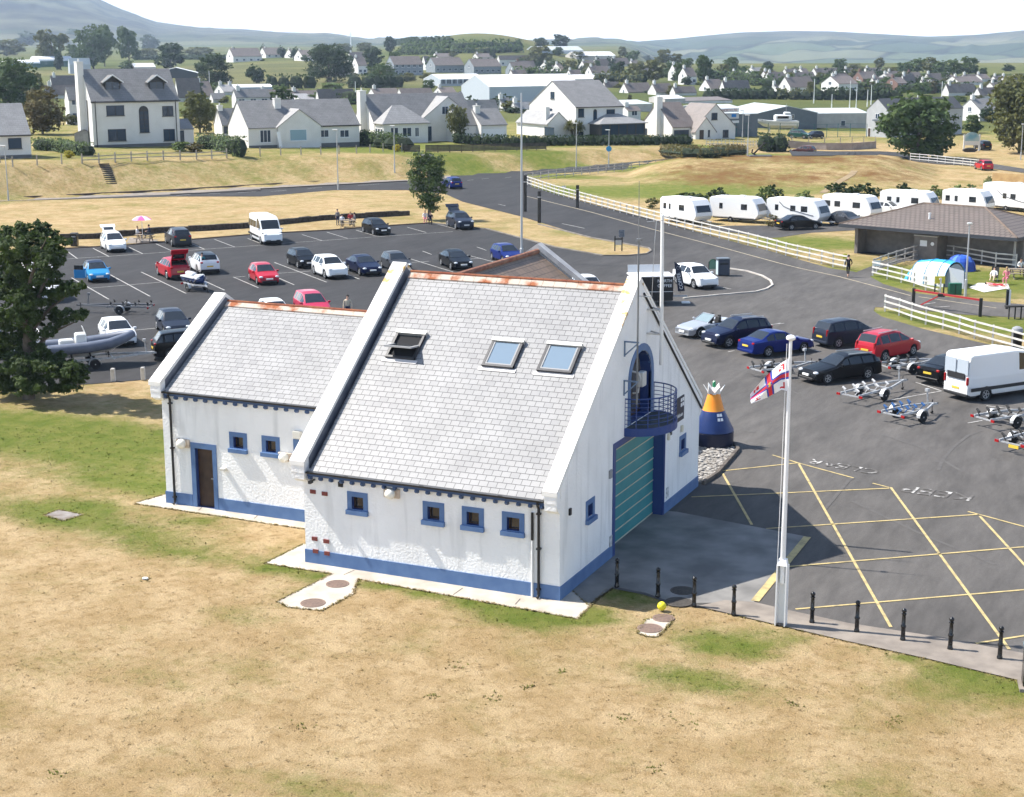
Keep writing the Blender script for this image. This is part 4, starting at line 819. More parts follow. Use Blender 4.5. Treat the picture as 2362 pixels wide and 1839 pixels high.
    for s in (1, -1):
        q = MB(); q.ball((L/2-.16, s*hw*.70, CK[kind][4][1][1]+.02), (.15, .17, .085), 10); q.build('headlight', HEADL, parent, smooth=60)
        q = MB(); tz_ = belt-.08 if kind != 'van' else 1.1; q.rbox((-L/2+(.09 if kind != 'van' else .03), s*hw*(.70 if kind != 'van' else .77), tz_), .14, .2 if kind not in ('van', 'mpv') else .12, .13 if kind not in ('van', 'mpv') else .42, b=.03); q.build('tail_light', TAILL, parent)
        q = MB(); mx = L/2-w0-.22; q.rbox((mx, s*(hw+.07), belt+.03), .12, .2, .14, b=.03); q.build('mirror', pm, parent)
    q = MB(); q.rbox((L/2-.02, 0, .30 if kind != 'van' else .42), .16, Wd*.66, .14, b=.03); q.build('grille', TRIM, parent)
    if kind == 'van':
        for s in (1, -1): q = MB(); q.box(-L/2+.1, L/2-fo-wr-.15, *sorted((s*(hw-.03), s*(hw+.012))), .58, .76); q.build('side_trim', TRIM, parent)
    q = MB(); q.box(L/2+.0, L/2+.07, -.26, .26, .44, .55); q.build('number_plate', platef, parent)
    q = MB(); q.box(-L/2-.02, -L/2+.01, -.26, .26, .62, .73); q.build('number_plate', plater, parent)
    q = MB(); q.rbox((-L/2+.03, 0, .36), .14, Wd*.8, .16, b=.03); q.build('rear_bumper', TRIM if kind in ('suv', 'van') else pm, parent)
    for k, d in enumerate(doors[:2]):
        for s in (1, -1): q = MB(); q.rbox((L/2-d+.0-.02, s*(hw*.992), belt-.13), .17, .04, .035); q.build('door_handle', pm, parent)
    if bars:
        for s in (-1, 1): q = MB(); q.bar((L/2-w1-.25, s*hw*.6, zr+.02), (L/2-r0+.1, s*hw*.6, zr+.0), .045, .05); q.build('roof_rail', RIM, parent)
    if open_boot:
        q = MB(); a = RAD(20 if open_boot is True else open_boot); hx, hz = L/2-r0, pch(top, r0)-.02; Lb = 1.05
        ux, uz = -cos(a), sin(a)
        def pt(d, y, h=0): return V((hx+ux*d+uz*h, y, hz+uz*d+(-ux)*h))
        W1, W2 = hw*.62, hw*.74
        for d0, d1, y0, y1 in ((0, .12, -W1, W1), (.62, Lb, -W2, W2), (.12, .62, -W1, -W1+.12), (.12, .62, W1-.12, W1)):
            q.add([pt(d, y, h) for h in (-.03, .03) for d in (d0, d1) for y in (y0, y1)], ((0, 1, 3, 2), (4, 6, 7, 5), (0, 4, 5, 1), (2, 3, 7, 6), (0, 2, 6, 4), (1, 5, 7, 3)))
        o = q.build('tailgate', pm, parent); q = MB(); q.add([pt(d, y) for d, y in ((.12, -W1+.12), (.62, -W1+.12), (.62, W1-.12), (.12, W1-.12))], ((0, 1, 2, 3),)); q.build('rear_window', tint, o)
        q = MB(); q.box(-L/2+.28, -L/2+.32, -hw*.7, hw*.7, .6, belt+.2); q.build('boot_space', TRIM, parent)
    return body
def heading(t, x, y, dx, dy, z=.02):
    a, c = G(t, x-dx*.5, y-dy*.5, z), G(t, x+dx*.5, y+dy*.5, z); return atan2(c.y-a.y, c.x-a.x)
def car(kind, col, t, x, y, dx, dy, anchor, label, cat='car', group='cars parked around the lifeboat station', name='parked_car', terr=False, **k):
    z = .024; p = GT(t, x, y) if terr else G(t, x, y, z); h = heading(t, x, y, dx, dy, p.z); L = CK[kind][0]
    s = {'F': -1, 'R': 1, 'C': 0}[anchor]; p = V((p.x+s*cos(h)*L/2, p.y+s*sin(h)*L/2, p.z if not terr else p.z+.02))
    o = thing(name, label, cat, p, h, group); car_mesh(kind, PT[col] if isinstance(col, str) else col, o, **k); return o
GRP2, GRP3 = 'cars on the road beyond', 'cars among the caravans'
car('mpv', 'white', 'e', 990, 668, 60, 40, 'F', 'white people carrier with its tailgate raised, beside the picnic table under the parasol', open_boot=28)
car('suv', 'grey', 'e', 1540, 622, -70, -38, 'R', 'grey crossover parked nose to the wall, right of the picnic parasol', plater=PLY)
car('hatch', 'black', 'f', 1040, 522, 110, 30, 'F', 'black hatchback in front of the low wall, next to the people at a picnic bench')
car('suv', 'slate', 'f', 1735, 477, 118, 40, 'F', 'blue grey off-roader with raised tailgate under the small roadside tree', open_boot=35)
c_ = car('hatch', 'cyan', 'e', 842, 920, 61, 58, 'F', 'bright light blue hatchback with its driver door open and a dark roof', roof=PT['navy'], platef=PLW)
q = MB(); q.rbox((-.45, 0, -.06), .9, .05, .66, b=.02); o = q.build('door', PT['cyan'], c_, loc=(.62, -.93, .62), rz=RAD(62)); q = MB(); q.box(-.86, -.12, -.012, .012, .28, .62); q.build('door_window', CGL, o)
car('suv', 'red', 'e', 1520, 898, -110, -50, 'R', 'red off-roader with its boot open, ahead of the jet ski trailer', open_boot=55)
car('suv', 'white', 'e', 1768, 852, -80, -48, 'R', 'white off-roader with a black roof, rear to us behind the jet ski', roof=PT['black'])
car('hatch', 'red', 'f', 82, 942, 100, 58, 'F', 'bright red hatchback alone in its bay, nose towards us')
car('hatch', 'black', 'f', 420, 802, 115, 45, 'F', 'black hatchback half hidden behind the white off-roader in the middle row')
car('suv', 'white', 'f', 662, 892, 120, 48, 'F', 'large white off-roader facing us in the middle row of bays')
car('sedan', 'navy', 'f', 950, 866, 118, 46, 'F', 'dark saloon immediately right of the white off-roader in the middle row', plater=PLY)
car('hatch', 'grey', 'f', 1200, 836, 100, 46, 'F', 'charcoal small hatchback partly hidden by the white parapet top')
car('sedan', 'black', 'f', 1712, 818, 135, 58, 'F', 'black saloon standing alone in a bay above the station ridge')
car('hatch', 'blue', 'f', 2140, 762, 130, 45, 'F', 'royal blue small car beside the tall lamp post, above the brown rear roof')
car('hatch', 'slate', 'e', 1505, 1378, 62, 55, 'F', 'dark blue coupe just above the left parapet of the side wing')
car('hatch', 'white', 'e', 1050, 1462, 70, 52, 'F', 'white small hatchback behind the grey inflatable boat')
car('suv', 'black', 'q', 1250, 1232, 200, -14, 'R', 'black off-roader hitched to the inflatable boat trailer')
car('mpv', 'pink', 'f', 505, 1236, 72, 45, 'F', 'faded red car showing only its roof and windscreen above the wing ridge')
car('hatch', 'white', 'f', 190, 1285, 72, 45, 'F', 'white car of which only the roof shows over the wing ridge')
car('hatch', 'white', 'g', 640, 1062, 78, 38, 'F', 'white car peeping out behind the rear wing roof')
car('suv', 'white', 'g', 1590, 978, 100, 28, 'F', 'white off-roader parked behind the black coffee trailer')
car('suv', 'navy', 'n', 357, 430, -385, 49, 'F', 'dark blue estate-like off-roader between the silver roadster and the blue saloon', bars=True)
car('sedan', 'blue', 'n', 715, 522, 395, -50, 'R', 'deep blue saloon with its rear to the station, behind the flag')
car('mpv', 'slate', 'n', 1440, 430, 395, -45, 'R', 'dark slate people carrier beside the red people carrier')
car('mpv', 'red', 'o', 132, 566, 355, -72, 'R', 'red people carrier in the right car park', bars=True)
car('estate', 'black', 'n', 1312, 780, -405, 50, 'F', 'black estate car with silver roof bars beside the boat trailers', bars=True)
car('sedan', 'black', 'o', 745, 802, 380, -75, 'R', 'black saloon tucked behind the big white van with a trailer on its hook', bars=False)
v = car('van', 'white', 'o', 1020, 945, 400, -58, 'R', 'large white panel van at the right edge of the car park', cat='van', name='panel_van')
q = MB(); hwv = CK['van'][1]/2
for s in (-1, 1): q.box(-2.99, -2.955, *sorted((s*.06, s*.82)), 1.42, 2.2)
q.build('rear_window', mk('van_rear_glass', (.42, .47, .52), rough=.1), v)
car('hatch', 'blue', 'f', 1655, 134, -90, -22, 'R', 'blue hatchback driving off at the road junction', group=GRP2, name='moving_car')
car('hatch', 'red', 's', 955, 1200, -100, -22, 'C', 'bright red car on the road behind the rough mound', group=GRP2, name='moving_car')
car('hatch', 'brown', 't', 950, 1178, -100, -4, 'C', 'dark maroon car half sunk behind the crest of the mound', group=GRP2, name='moving_car')
car('suv', 'black', 's', 940, 938, -60, -10, 'C', 'black off-roader behind the village sign', group=GRP2, name='parked_car')
car('sedan', 'black', 'h', 290, 467, 168, -8, 'C', 'black saloon parked in front of the third caravan', group=GRP3)
car('sedan', 'grey', 'h', 690, 436, 167, 22, 'C', 'grey saloon beside the toilet block gable, below a caravan', group=GRP3)
car('hatch', 'white', 'h', 1040, 345, 100, 8, 'C', 'white car whose roof shows behind the toilet block ridge', group=GRP3)
car('hatch', 'slate', 'q', -60, 1196, 90, 20, 'C', 'dark car at the left edge behind the big tree')
car('van', 'white', 'e', 400, 1095, 62, 50, 'F', 'white van hidden behind the big tree by the empty trailer', cat='van', name='parked_van')
# minibus
p = G('f', 112, 604, .02); h = heading('f', 112, 604, 105, 52)
mb_ = thing('minibus', 'white minibus with dark side windows in the top row of bays', 'minibus', (p.x-cos(h)*2.9, p.y-sin(h)*2.9, .02), h, 'cars parked around the lifeboat station')
car_mesh('van', PT['white'], mb_)
for s in (-1, 1):
    for x0, x1 in ((.35, -.75), (-.85, -1.8), (-1.9, -2.7)):
        q = MB(); q.add([(x0, s*1.045, 1.42), (x1, s*1.045, 1.42), (x1, s*.965, 2.0), (x0, s*.965, 2.0)], ((0, 1, 2, 3) if s < 0 else (3, 2, 1, 0),)); q.build('side_window', CGL, mb_)
# silver roadster with its roof down
def roadster(t, x, y, dx, dy):
    p = G(t, x, y, .02); h = heading(t, x, y, dx, dy); L = 4.2
    o = thing('roadster', 'silver open roadster with the roof folded down, leftmost of the right-hand cars', 'car', (p.x-cos(h)*L/2, p.y-sin(h)*L/2, .02), h, 'cars parked around the lifeboat station')
    CK['road'] = (4.2, 1.8, .86, .33, [(0, .42), (.06, .58), (.3, .70), (1.5, .90), (1.6, .92), (1.7, .86), (2.9, .86), (3.1, .95), (3.9, .88), (4.12, .78), (4.2, .5)], (9, 9.1), (9, 9.1), 2.6, .85)
    L, Wd, belt, wr, top, _a, _b, wb, fo = CK['road']; hw = Wd/2; b = MB(); secs = []; xs = sorted({0, .03, L, L-.03}|{t_[0] for t_ in top}|{round(c+k*.39/5, 3) for c in (fo, fo+wb) for k in range(-5, 6)}|{.5, 2.0, 2.3, 2.6})
    for x_ in xs:
        zt = tab(top, x_); e = abs(x_/L*2-1); w = hw*(1-.2*e**6-.03*e**3); arch = 0
        for c in (fo, fo+wb):
            d = abs(x_-c)
            if d < .391: arch = max(arch, wr+sqrt(max(0, .39**2-d*d)))
        lo_ = max(.22, arch); mid = max(.55, arch+.03)
        secs.append([(0, zt), (w*.62, zt-.01), (w*.86, zt-.03), (w*.96, min(zt-.08, .80)), (w, max(mid+.02, zt-.25)), (w, mid), (w*.96, lo_)])
    P = lambda i, j, s: V((L/2-xs[i], s*secs[i][j][0], secs[i][j][1])); cab = MB()
    for i in range(len(xs)-1):
        for s in (1, -1):
            for j in range(6):
                q_ = [P(i, j, s), P(i+1, j, s), P(i+1, j+1, s), P(i, j+1, s)]; q_ = q_ if s > 0 else q_[::-1]
                (cab if j < 2 and 1.65 < (xs[i]+xs[i+1])/2 < 2.95 else b).add(q_, ((0, 1, 2, 3),))
    for i in (0, len(xs)-1):
        for j in range(6): b.add([P(i, j, 1), P(i, j+1, 1), P(i, j+1, -1), P(i, j, -1)][::(1 if i == 0 else -1)], ((0, 1, 2, 3),))
    b.build('body', PT['silver'], o, smooth=40)
    cab = MB(); cab.box(L/2-2.95, L/2-1.65, -.66, .66, .5, .66); cab.build('cockpit', TRIM, o)
    for s in (-1, 1): cab = MB(); cab.rbox((L/2-2.6, s*.36, .85), .22, .44, .62, Matrix.Rotation(RAD(-14), 3, 'Y'), b=.05); cab.rbox((L/2-2.72, s*.36, 1.2), .12, .24, .16, b=.03); cab.build('seat', TRIM, o)
    w_ = MB(); w_.add([(L/2-1.55, -.68, .92), (L/2-1.55, .68, .92), (L/2-2.15, .56, 1.3), (L/2-2.15, -.56, 1.3)], ((0, 1, 2, 3),)); w_.build('windscreen', glass_mat('pale_windscreen', (.2, .26, .28)), o)
    w_ = MB(); w_.tube([(L/2-1.5, -.7, .9), (L/2-2.17, -.57, 1.32), (L/2-2.17, .57, 1.32), (L/2-1.5, .7, .9)], .03, 6); w_.build('windscreen_frame', PT['silver'], o)
    for c in (fo, fo+wb):
        for s in (1, -1):
            t = MB(); t.lathe([(wr*.62, -.09), (wr, -.07), (wr, .07), (wr*.62, .09)], (0, 0, 0), 18, ax=(0, 1, 0)); wh = t.build('wheel', TYRE, o, loc=(L/2-c, s*(hw-.13), wr), smooth=40)
            r = MB(); r.lathe([(wr*.64, .075), (wr*.6, .1), (wr*.5, .085), (wr*.1, .085)], (0, 0, 0), 14, ax=(0, s, 0)); r.build('rim', RIM, wh)
    for s in (1, -1):
        q = MB(); q.ball((L/2-.3, s*hw*.7, .62), (.16, .13, .07), 10); q.build('headlight', HEADL, o); q = MB(); q.rbox((L/2-1.75, s*1.0, .95), .12, .18, .12, b=.03); q.build('mirror', PT['silver'], o)
    q = MB(); q.box(L/2, L/2+.05, -.26, .26, .36, .47); q.build('number_plate', PLW, o)
    u = MB(); u.box(-L/2+.2, L/2-.2, -hw+.24, hw-.24, .18, .5); u.build('underbody', TRIM, o)
roadster('n', 95, 336, -385, 49)
# ------------------------------------------------------------ things round the station
WHP = mk('white_gloss_paint', (.80, .80, .80), rough=.3)
FENC = mk('white_fence_paint', (.62, .60, .56), (.46, .44, .40), sc=1.5, rough=.8)
GRP = 'black bollards along the pavement'
def bollard():
    o = thing('bollard', '', 'bollard', group=GRP); b = MB()
    b.lathe([(.085, 0), (.085, .06), (.07, .09), (.066, .40), (.085, .43), (.085, .47), (.064, .5), (.055, .82), (.075, .84), (.075, .87), (.045, .89)], n=14); b.build('post', BLKP, o, smooth=40)
    b = MB(); b.ball((0, 0, .955), .08, 12); b.build('finial', BLKP, o, smooth=60); return o
b0 = bollard(); BP = [('l', 915, 1285, 'black bollard nearest the station gable, in its shadow'), ('l', 1183, 1350, 'black bollard in the shadow, beside the yellow ball'), ('p', 106, 1087, 'black bollard at the edge of the big manhole in the shadow'), ('p', 355, 1142, 'first black bollard standing in the sun, left of the flagpole'),
    ('p', 848, 1190, 'black bollard immediately right of the flagpole'), ('p', 1130, 1247, 'second black bollard to the right of the flagpole'), ('p', 1420, 1300, 'third black bollard to the right of the flagpole'), ('p', 1718, 1357, 'fourth black bollard to the right of the flagpole'), ('p', 2030, 1417, 'last black bollard, next to the litter bin at the right edge')]
for k, (t, x, y, lb) in enumerate(BP):
    p = G(t, x, y, .034); o = b0 if k == 0 else dup(b0, p, 0); o.location = p; o['label'] = lb
for k, (x, y) in enumerate(((927, 1417), (1172, 1407))):
    p = G('q', x, y, .01); b = MB(); b.rbox((0, 0, .36), .22, .2, .72, b=.02); b.box(-.09, .09, -.08, .08, .72, .74)
    tag(b.build('white_post', FENC, loc=p, rz=.3), ['short white post at the car park edge, nearer the big tree', 'short white post at the car park edge, nearer the station wing'][k], 'post', 'white posts on the lawn edge')
# flagpole and flag
fp = G('p', 652, 1204, .034); top = PL('n', 1165, 352, 1, fp.y); o = thing('flagpole', 'tall white flagpole with a square foot sleeve, among the bollards', 'flagpole', fp)
tv = top-fp; b = MB(); b.tube([tv*(1.4/tv.z), tv*.6, tv], [.085, .07, .05], 14); b.build('pole', WHP, o, smooth=40)
b = MB(); b.box(-.17, -.13, -.15, .15, 0, 2.0); b.box(.13, .17, -.15, .15, 0, 2.0); b.box(-.13, .13, .10, .15, .02, 1.95); b.ext([(-.17, -.15, 2.0), (.17, -.15, 2.0), (.12, -.1, 2.2), (-.12, -.1, 2.2)], (0, .2, 0)); b.build('sleeve', WHP, o)
b = MB(); b.lathe([(.05, -.05), (.14, 0), (.15, .06), (.09, .12), (.01, .14)], tv, 14); b.build('truck_cap', WHP, o, smooth=50)
b = MB(); b.tube([tv*.985+V((-.1, -.05, 0)), tv*.5+V((-.13, -.06, 0)), tv*.12+V((-.15, -.14, 0))], .008, 4); b.build('halyard', WHP, o)
FLW, FLR, FLB, FLG = mk('flag_white', (.78, .78, .80), rough=.8), mk('flag_red', (.55, .03, .04), rough=.8), mk('flag_blue', (.03, .06, .35), rough=.8), mk('flag_gold', (.6, .35, .05), rough=.8)
T_ = [(1150, 535), (1060, 592), (985, 650), (900, 735), (830, 815), (765, 893)]; B_ = [(1140, 862), (1075, 845), (1012, 880), (930, 925), (850, 955), (776, 985)]
LET = {'R': ('110', '101', '110', '101', '101'), 'N': ('101', '111', '111', '101', '101'), 'L': ('100', '100', '100', '100', '111'), 'I': ('111', '010', '010', '010', '111')}
NU, NV = 48, 32; fpts = []
for j in range(NV+1):
    for i in range(NU+1):
        u = i/NU*5; k = min(4, int(u)); f = u-k; v = j/NV
        tx, ty = lerp(T_[k][0], T_[k+1][0], f), lerp(T_[k][1], T_[k+1][1], f); bx_, by_ = lerp(B_[k][0], B_[k+1][0], f), lerp(B_[k][1], B_[k+1][1], f)
        r = .10*sin(i/NU*9+v*2.2)*min(1, i/8)+.05*sin(i/NU*4-v*6)*min(1, i/8)
        fpts.append(PL('n', lerp(tx, bx_, v), lerp(ty, by_, v), 1, fp.y+r-.06))
fs, ms = [], []
for j in range(NV):
    for i in range(NU):
        u, v = (i+.5)/NU, (j+.5)/NV; dx, dy = abs(u-.5)*1.5, abs(v-.5); m = 0
        if min(dx, dy) < .115: m = 2
        if min(dx, dy) < .078: m = 1
        if m == 2 and max(dx, dy) < .078: m = 1
        if dx < .10 and abs(v-.5) < .12: m = 2 if (dx*dx+dy*dy) < .011 else 1
        if dx < .03 and dy < .08: m = 3
        if dy > .035 and dy < .06 and dx < .06: m = 3
        for ch, cu, cv in (('R', .17, .17), ('N', .83, .17), ('L', .17, .83), ('I', .83, .83)):
            a, c = (u-cu)/.14+.5, (v-cv)/.2+.5
            if 0 <= a < 1 and 0 <= c < 1 and LET[ch][int(c*5)][int(a*3)] == '1': m = 1
        a = j*(NU+1)+i; fs.append((a, a+NU+1, a+NU+2, a+1)); ms.append(m)
b = MB(); b.add([p-fp for p in fpts], fs); b.m = ms; tag(b.build('flag', [FLW, FLR, FLB, FLG], loc=fp, smooth=80), 'white flag with a red cross edged in blue, flying from the white flagpole', 'flag')
# navigation buoy on its shingle bed
bp = G('m', 832, 1208, .02); hh = lambda y: HZ(bp, 'm', 832, y)
o = thing('navigation_buoy', 'orange and navy conical navigation buoy on the pebble bed', 'buoy', bp); H1, H2, H3 = hh(1108), hh(978), hh(872)
b = MB(); b.lathe([(.86, .02), (.95, .12), (.96, H1-.04), (.90, H1)], n=32); b.build('base_drum', mk('buoy_black_navy', (.008, .012, .035), rough=.35), o, smooth=40)
b = MB(); b.lathe([(.95, H1), (.94, H1+.05), (.50, H2)], n=32); b.build('lower_cone', mk('buoy_blue', (.008, .026, .115), (.012, .035, .14), sc=2, rough=.4), o, smooth=40)
b = MB(); b.lathe([(.505, H2), (.475, H2+.05), (.27, H3), (.05, H3+.02)], n=32); b.build('upper_cone', mk('buoy_orange', (.85, .26, .015), (.8, .3, .03), sc=2, rough=.45), o, smooth=40)
b = MB(); b.lathe([(.08, H3), (.08, H3+.3)], n=10); b.build('lantern_base', WPLAS, o); b = MB(); b.lathe([(.06, H3+.28), (.08, H3+.36), (.07, H3+.55), (.02, H3+.6)], n=12); b.build('lantern', mk('lantern_green', (.03, .25, .12), rough=.2), o)
for k in range(6):
    a = 2*pi*k/6+.35; b = MB(); c, s_ = cos(a), sin(a); t = V((-s_, c, 0))*.2
    b.ext([V((c*.2, s_*.2, H3))-t, V((c*.2, s_*.2, H3))+t, V((c*.48, s_*.48, H3+.42))], V((c, s_, -.6))*.02); b.build('radar_vane', WPLAS, o)
b = MB(); dirc = (V((CAM.x, CAM.y, 0))-V((bp.x, bp.y, 0))).normalized(); sd = V((-dirc.y, dirc.x, 0))
for i in (0, 1):
    for j in (0, 1):
        z = H1+.55+j*.19; r = lerp(.94, .5, (z-H1-.05)/(H2-H1-.05)); th = RAD(22+i*13); n_ = dirc*cos(th)+sd*sin(th); t = V((-n_.y, n_.x, 0)); c = n_*(r+.012)+V((0, 0, z)); sl = V((0, 0, 1))*.13-n_*.13*.36
        b.add([c-t*.065, c+t*.065, c+t*.06+sl, c-t*.06+sl], ((0, 1, 2, 3),))
b.build('flag_mark', WLET, o)
bed = [V((.06, 15.5, 0)), G('n', 440, 1675), G('n', 635, 1450), G('n', 600, 1405), V((-2.6, 22.6, 0)), V((-4, 22.6, 0)), V((-4, 15.3, 0))]
sheet('shingle_bed', bed, .05, mk('shingle_base', (.3, .28, .25), (.15, .14, .13), sc=12, rough=.95))
b = MB(); k = 0
while k < 1500:
    p = V((rnd.uniform(-2.6, 1.4), rnd.uniform(15.3, 24.2), .06))
    if not inside((p.x, p.y), [(q_.x, q_.y) for q_ in bed]) or p.y < 15.25:
        k += 1; continue
    r = rnd.uniform(.05, .11); b.ball((p.x, p.y, .06+r*.2), (r*rnd.uniform(.8, 1.4), r, r*.6), 6); k += 1
tag(b.build('pebbles', mk('pebble_stone', (.42, .40, .37), (.20, .18, .16), sc=6, rough=.9)), 'pale pebbles heaped round the foot of the buoy', 'pebbles', kind='stuff')
b = MB(); e = [V((.15, 15.3, .0)), G('n', 445, 1690), G('n', 648, 1455), G('n', 615, 1395)]
for a, c in zip(e, e[1:]): b.bar(a+V((0, 0, .09)), c+V((0, 0, .09)), .14, .2)
tag(b.build('timber_edging', mk('dark_timber', (.06, .05, .045), (.13, .11, .09), sc=3, rough=.9)), kind='structure')
# covers and bits on the ground
MHC = mk('manhole_rust', (.24, .165, .125), (.17, .12, .10), sc=9, rough=.9, bump=.4, bsc=60)
def cover(t, x, y, r, lab, mat=MHC, z=.036):
    p = G(t, x, y, z); b = MB(); b.lathe([(r, -.01), (r, .012), (r*.93, .016), (r*.9, .01), (.02, .01)], n=28)
    for k in range(-4, 5): w = sqrt(max(0, (r*.85)**2-(k*r*.19)**2)); b.box(-w, w, k*r*.19-.012, k*r*.19+.012, .008, .016)
    return tag(b.build('manhole_cover', mat, loc=p, rz=.4), lab, 'manhole cover', 'round manhole covers')
cover('k', 607, 1180, .40, 'brown manhole cover on the pale path nearer the station wall', z=.014); cover('k', 415, 1330, .42, 'brown manhole cover at the far end of the pale path spur', z=.014)
cover('l', 1130, 1557, .40, 'brown manhole cover on the pale slab below the yellow ball', z=.02); DK = mk('manhole_dark', (.05, .045, .04), (.08, .07, .06), sc=9, rough=.9)
cover('l', 1345, 1310, .42, 'dark manhole cover on the apron, in the station shadow', DK, .036); cover('l', 1320, 1385, .46, 'dark manhole cover next to the yellow ball', DK, .038); cover('l', 1220, 1490, .36, 'half sunlit manhole cover just below the yellow ball', z=.02)
p = G('l', 1208, 1440, .036); b = MB(); b.ball((0, 0, .15), .15, 14); tag(b.build('yellow_ball', mk('yellow_ball_paint', (.75, .66, .03), rough=.5), loc=p, smooth=60), 'round yellow ball lying on the ground in the station shadow', 'ball')
p = G('p', 2172, 1592, .03); o = thing('litter_bin', 'black litter bin at the right edge by the last bollard', 'bin', p, .2); b = MB(); b.rbox((.3, 0, .62), .62, .6, 1.1, b=.04); b.build('bin_body', BLKP, o); b = MB(); b.rbox((.3, 0, 1.22), .68, .66, .12, b=.04); b.build('lid', mk('bin_lid', (.05, .07, .08), rough=.2), o); b = MB(); b.box(-.1, .7, -.4, .4, -.03, .07); b.build('plinth', PAVE, o)
b = MB(); b.rbox((0, 0, .04), .2, .12, .08, b=.02); tag(b.build('litter_scrap', WPLAS, loc=G('r', 915, 1193), rz=.4), 'small white scrap of litter on the dry lawn', 'litter')
# ------------------------------------------------------------ fences
def fence(name, P, lab, h=1.2, rails=(.32, .72, 1.12), step=1.9, mat=None, w=.10, group=None, rail=(.05, .11), cat='fence', close=True):
    mat = mat or FENC; L = [0]
    for a, c in zip(P, P[1:]): L.append(L[-1]+(c-a).length)
    o = thing(name, lab, cat, P[0], 0, group); n = max(1, round(L[-1]/step)); pos = []
    for k in range(n+1):
        s = L[-1]*k/n; i = max(j for j in range(len(L)) if L[j] <= s+1e-6); i = min(i, len(P)-2); f = (s-L[i])/(L[i+1]-L[i]); pos.append(P[i].lerp(P[i+1], f))
    for a in pos: q = MB(); r = a-P[0]; q.box(r.x-w/2, r.x+w/2, r.y-w/2, r.y+w/2, r.z-.1, r.z+h); q.build('post', mat, o)
    for z in rails:
        q = MB()
        for a, c in zip(pos, pos[1:]):
            t = (c-a).normalized(); nn = V((t.y, -t.x, 0))*(w/2+.02); q.bar(a-P[0]+nn+V((0, 0, z)), c-P[0]+nn+V((0, 0, z)), rail[0], rail[1])
        q.build('rail', mat, o)
    return o
fence('post_and_rail_fence', pts('g 62 100 300 182 640 277 820 327 1110 405 1420 485 1640 540 1875 597 2115 660 / h 195 697 325 727 460 757 595 792 700 812'), 'long white rail fence along the slip road in front of the caravans')
fence('post_and_rail_fence', pts('D 1119 388 1180 380 1300 367 1448 353'), 'greyish rail fence along the main road, running right from the junction', mat=mk('grey_fence_wood', (.42, .40, .37), (.3, .28, .26), sc=2, rough=.9))
fence('post_and_rail_fence', pts('h 912 862 1065 897 1215 935 1365 985 1480 1015'), 'white rail fence in front of the pale tunnel tent')
fence('post_and_rail_fence', pts('h 918 840 985 812 1085 775 1175 748 1265 722 1355 703 1435 688'), 'white rail fence leading from the gateway up to the toilet block', mat=mk('grey_fence_wood', (.42, .40, .37)))
fence('post_and_rail_fence', pts('h 1437 705 1600 722 1770 752 1945 785 2115 800'), 'white rail fence behind the blue dome tent, in front of the toilet block')
fence('post_and_rail_fence', pts('h 1015 1160 1130 1194 1262 1242 1412 1287 1570 1325 1735 1382 1900 1428 2070 1474 2400 1570'), 'white rail fence behind the red people carrier, right of the barrier')
fence('post_and_rail_fence', [GT('d', x, y) for x, y in ((1228, 1352), (1420, 1368), (1530, 1380), (1660, 1395), (1800, 1410))], 'white rail fence right of the round dark tree beyond the mound')
# barrier
BLKT = mk('black_timber', (.02, .019, .018), rough=.8)
A, B = G('h', 1253, 1112, .02), G('h', 1815, 1202, .02); o = thing('barrier_gate', 'low red barrier pole across the caravan site road', 'barrier', A)
r = B-A
for q0 in (V((0, 0, 0)), r): b = MB(); b.box(q0.x-.1, q0.x+.1, q0.y-.1, q0.y+.1, 0, 1.25); b.build('post', BLKT, o)
b = MB(); b.bar(V((0, 0, 1.12)), r*1.0+V((0, 0, 1.12)), .12, .12); b.build('red_pole', mk('barrier_red', (.36, .02, .025), rough=.5), o)
b = MB(); b.bar(r*.12+V((0, 0, .15)), r*.42+V((0, 0, 1.08)), .08); b.build('strut', mk('barrier_red', (.36, .02, .025)), o); b = MB(); b.rbox(r*.42+V((0, 0, 1.05)), .5, .3, .22, b=.03); b.build('counterweight', BLKT, o)
def signboard(t, x, y, w, h, zb, lab, face, posts=1, rz=None, pm=None, cat='sign', txt=None, terr=False):
    p = GT(t, x, y) if terr else G(t, x, y, .02); rz = -YAW*-1 if rz is None else rz
    o = thing('sign', lab, cat, p, rz)
    for k in range(posts): b = MB(); xx = 0 if posts == 1 else (-w/2+.05+k*(w-.1)); b.box(xx-.04, xx+.04, -.04, .04, 0, zb+h*.9); b.build('post', pm or GREY, o)
    b = MB(); b.box(-w/2, w/2, -.075, -.045, zb, zb+h); b.build('panel', face, o)
    if txt: txt_obj(txt, h*.3, frame((0, -.08, zb+h/2), (1, 0, 0), (0, 0, 1)), TRIM, o)
    return o
SIGY = mk('yellow_sign', (.72, .62, .06), rough=.6)
FACE = atan2(-RH.y, RH.x)*-1
signboard('h', 1470, 1010, .75, .55, .75, 'yellow notice board on a dark frame by the red barrier', SIGY, 2, FACE, BLKT)
signboard('h', 675, 792, .34, .42, .75, 'small yellow notice on the long white fence by the walker', SIGY, 1, FACE, FENC)
signboard('h', 945, 840, .5, .45, .6, 'small white notice on the fence at the gateway', WPLAS, 1, FACE, FENC)
signboard('g', 365, 185, .5, .3, .85, 'small white notice on the long fence near the junction', WPLAS, 1, FACE, FENC)
p = G('g', 830, 652, .02); o = thing('sign', 'grey information board on two dark posts at the tip of the grass strip', 'sign', p, FACE)
for x in (-.38, .25): b = MB(); b.box(x-.05, x+.05, -.05, .05, 0, 1.35 if x < 0 else 1.9); b.build('post', BLKT, o)
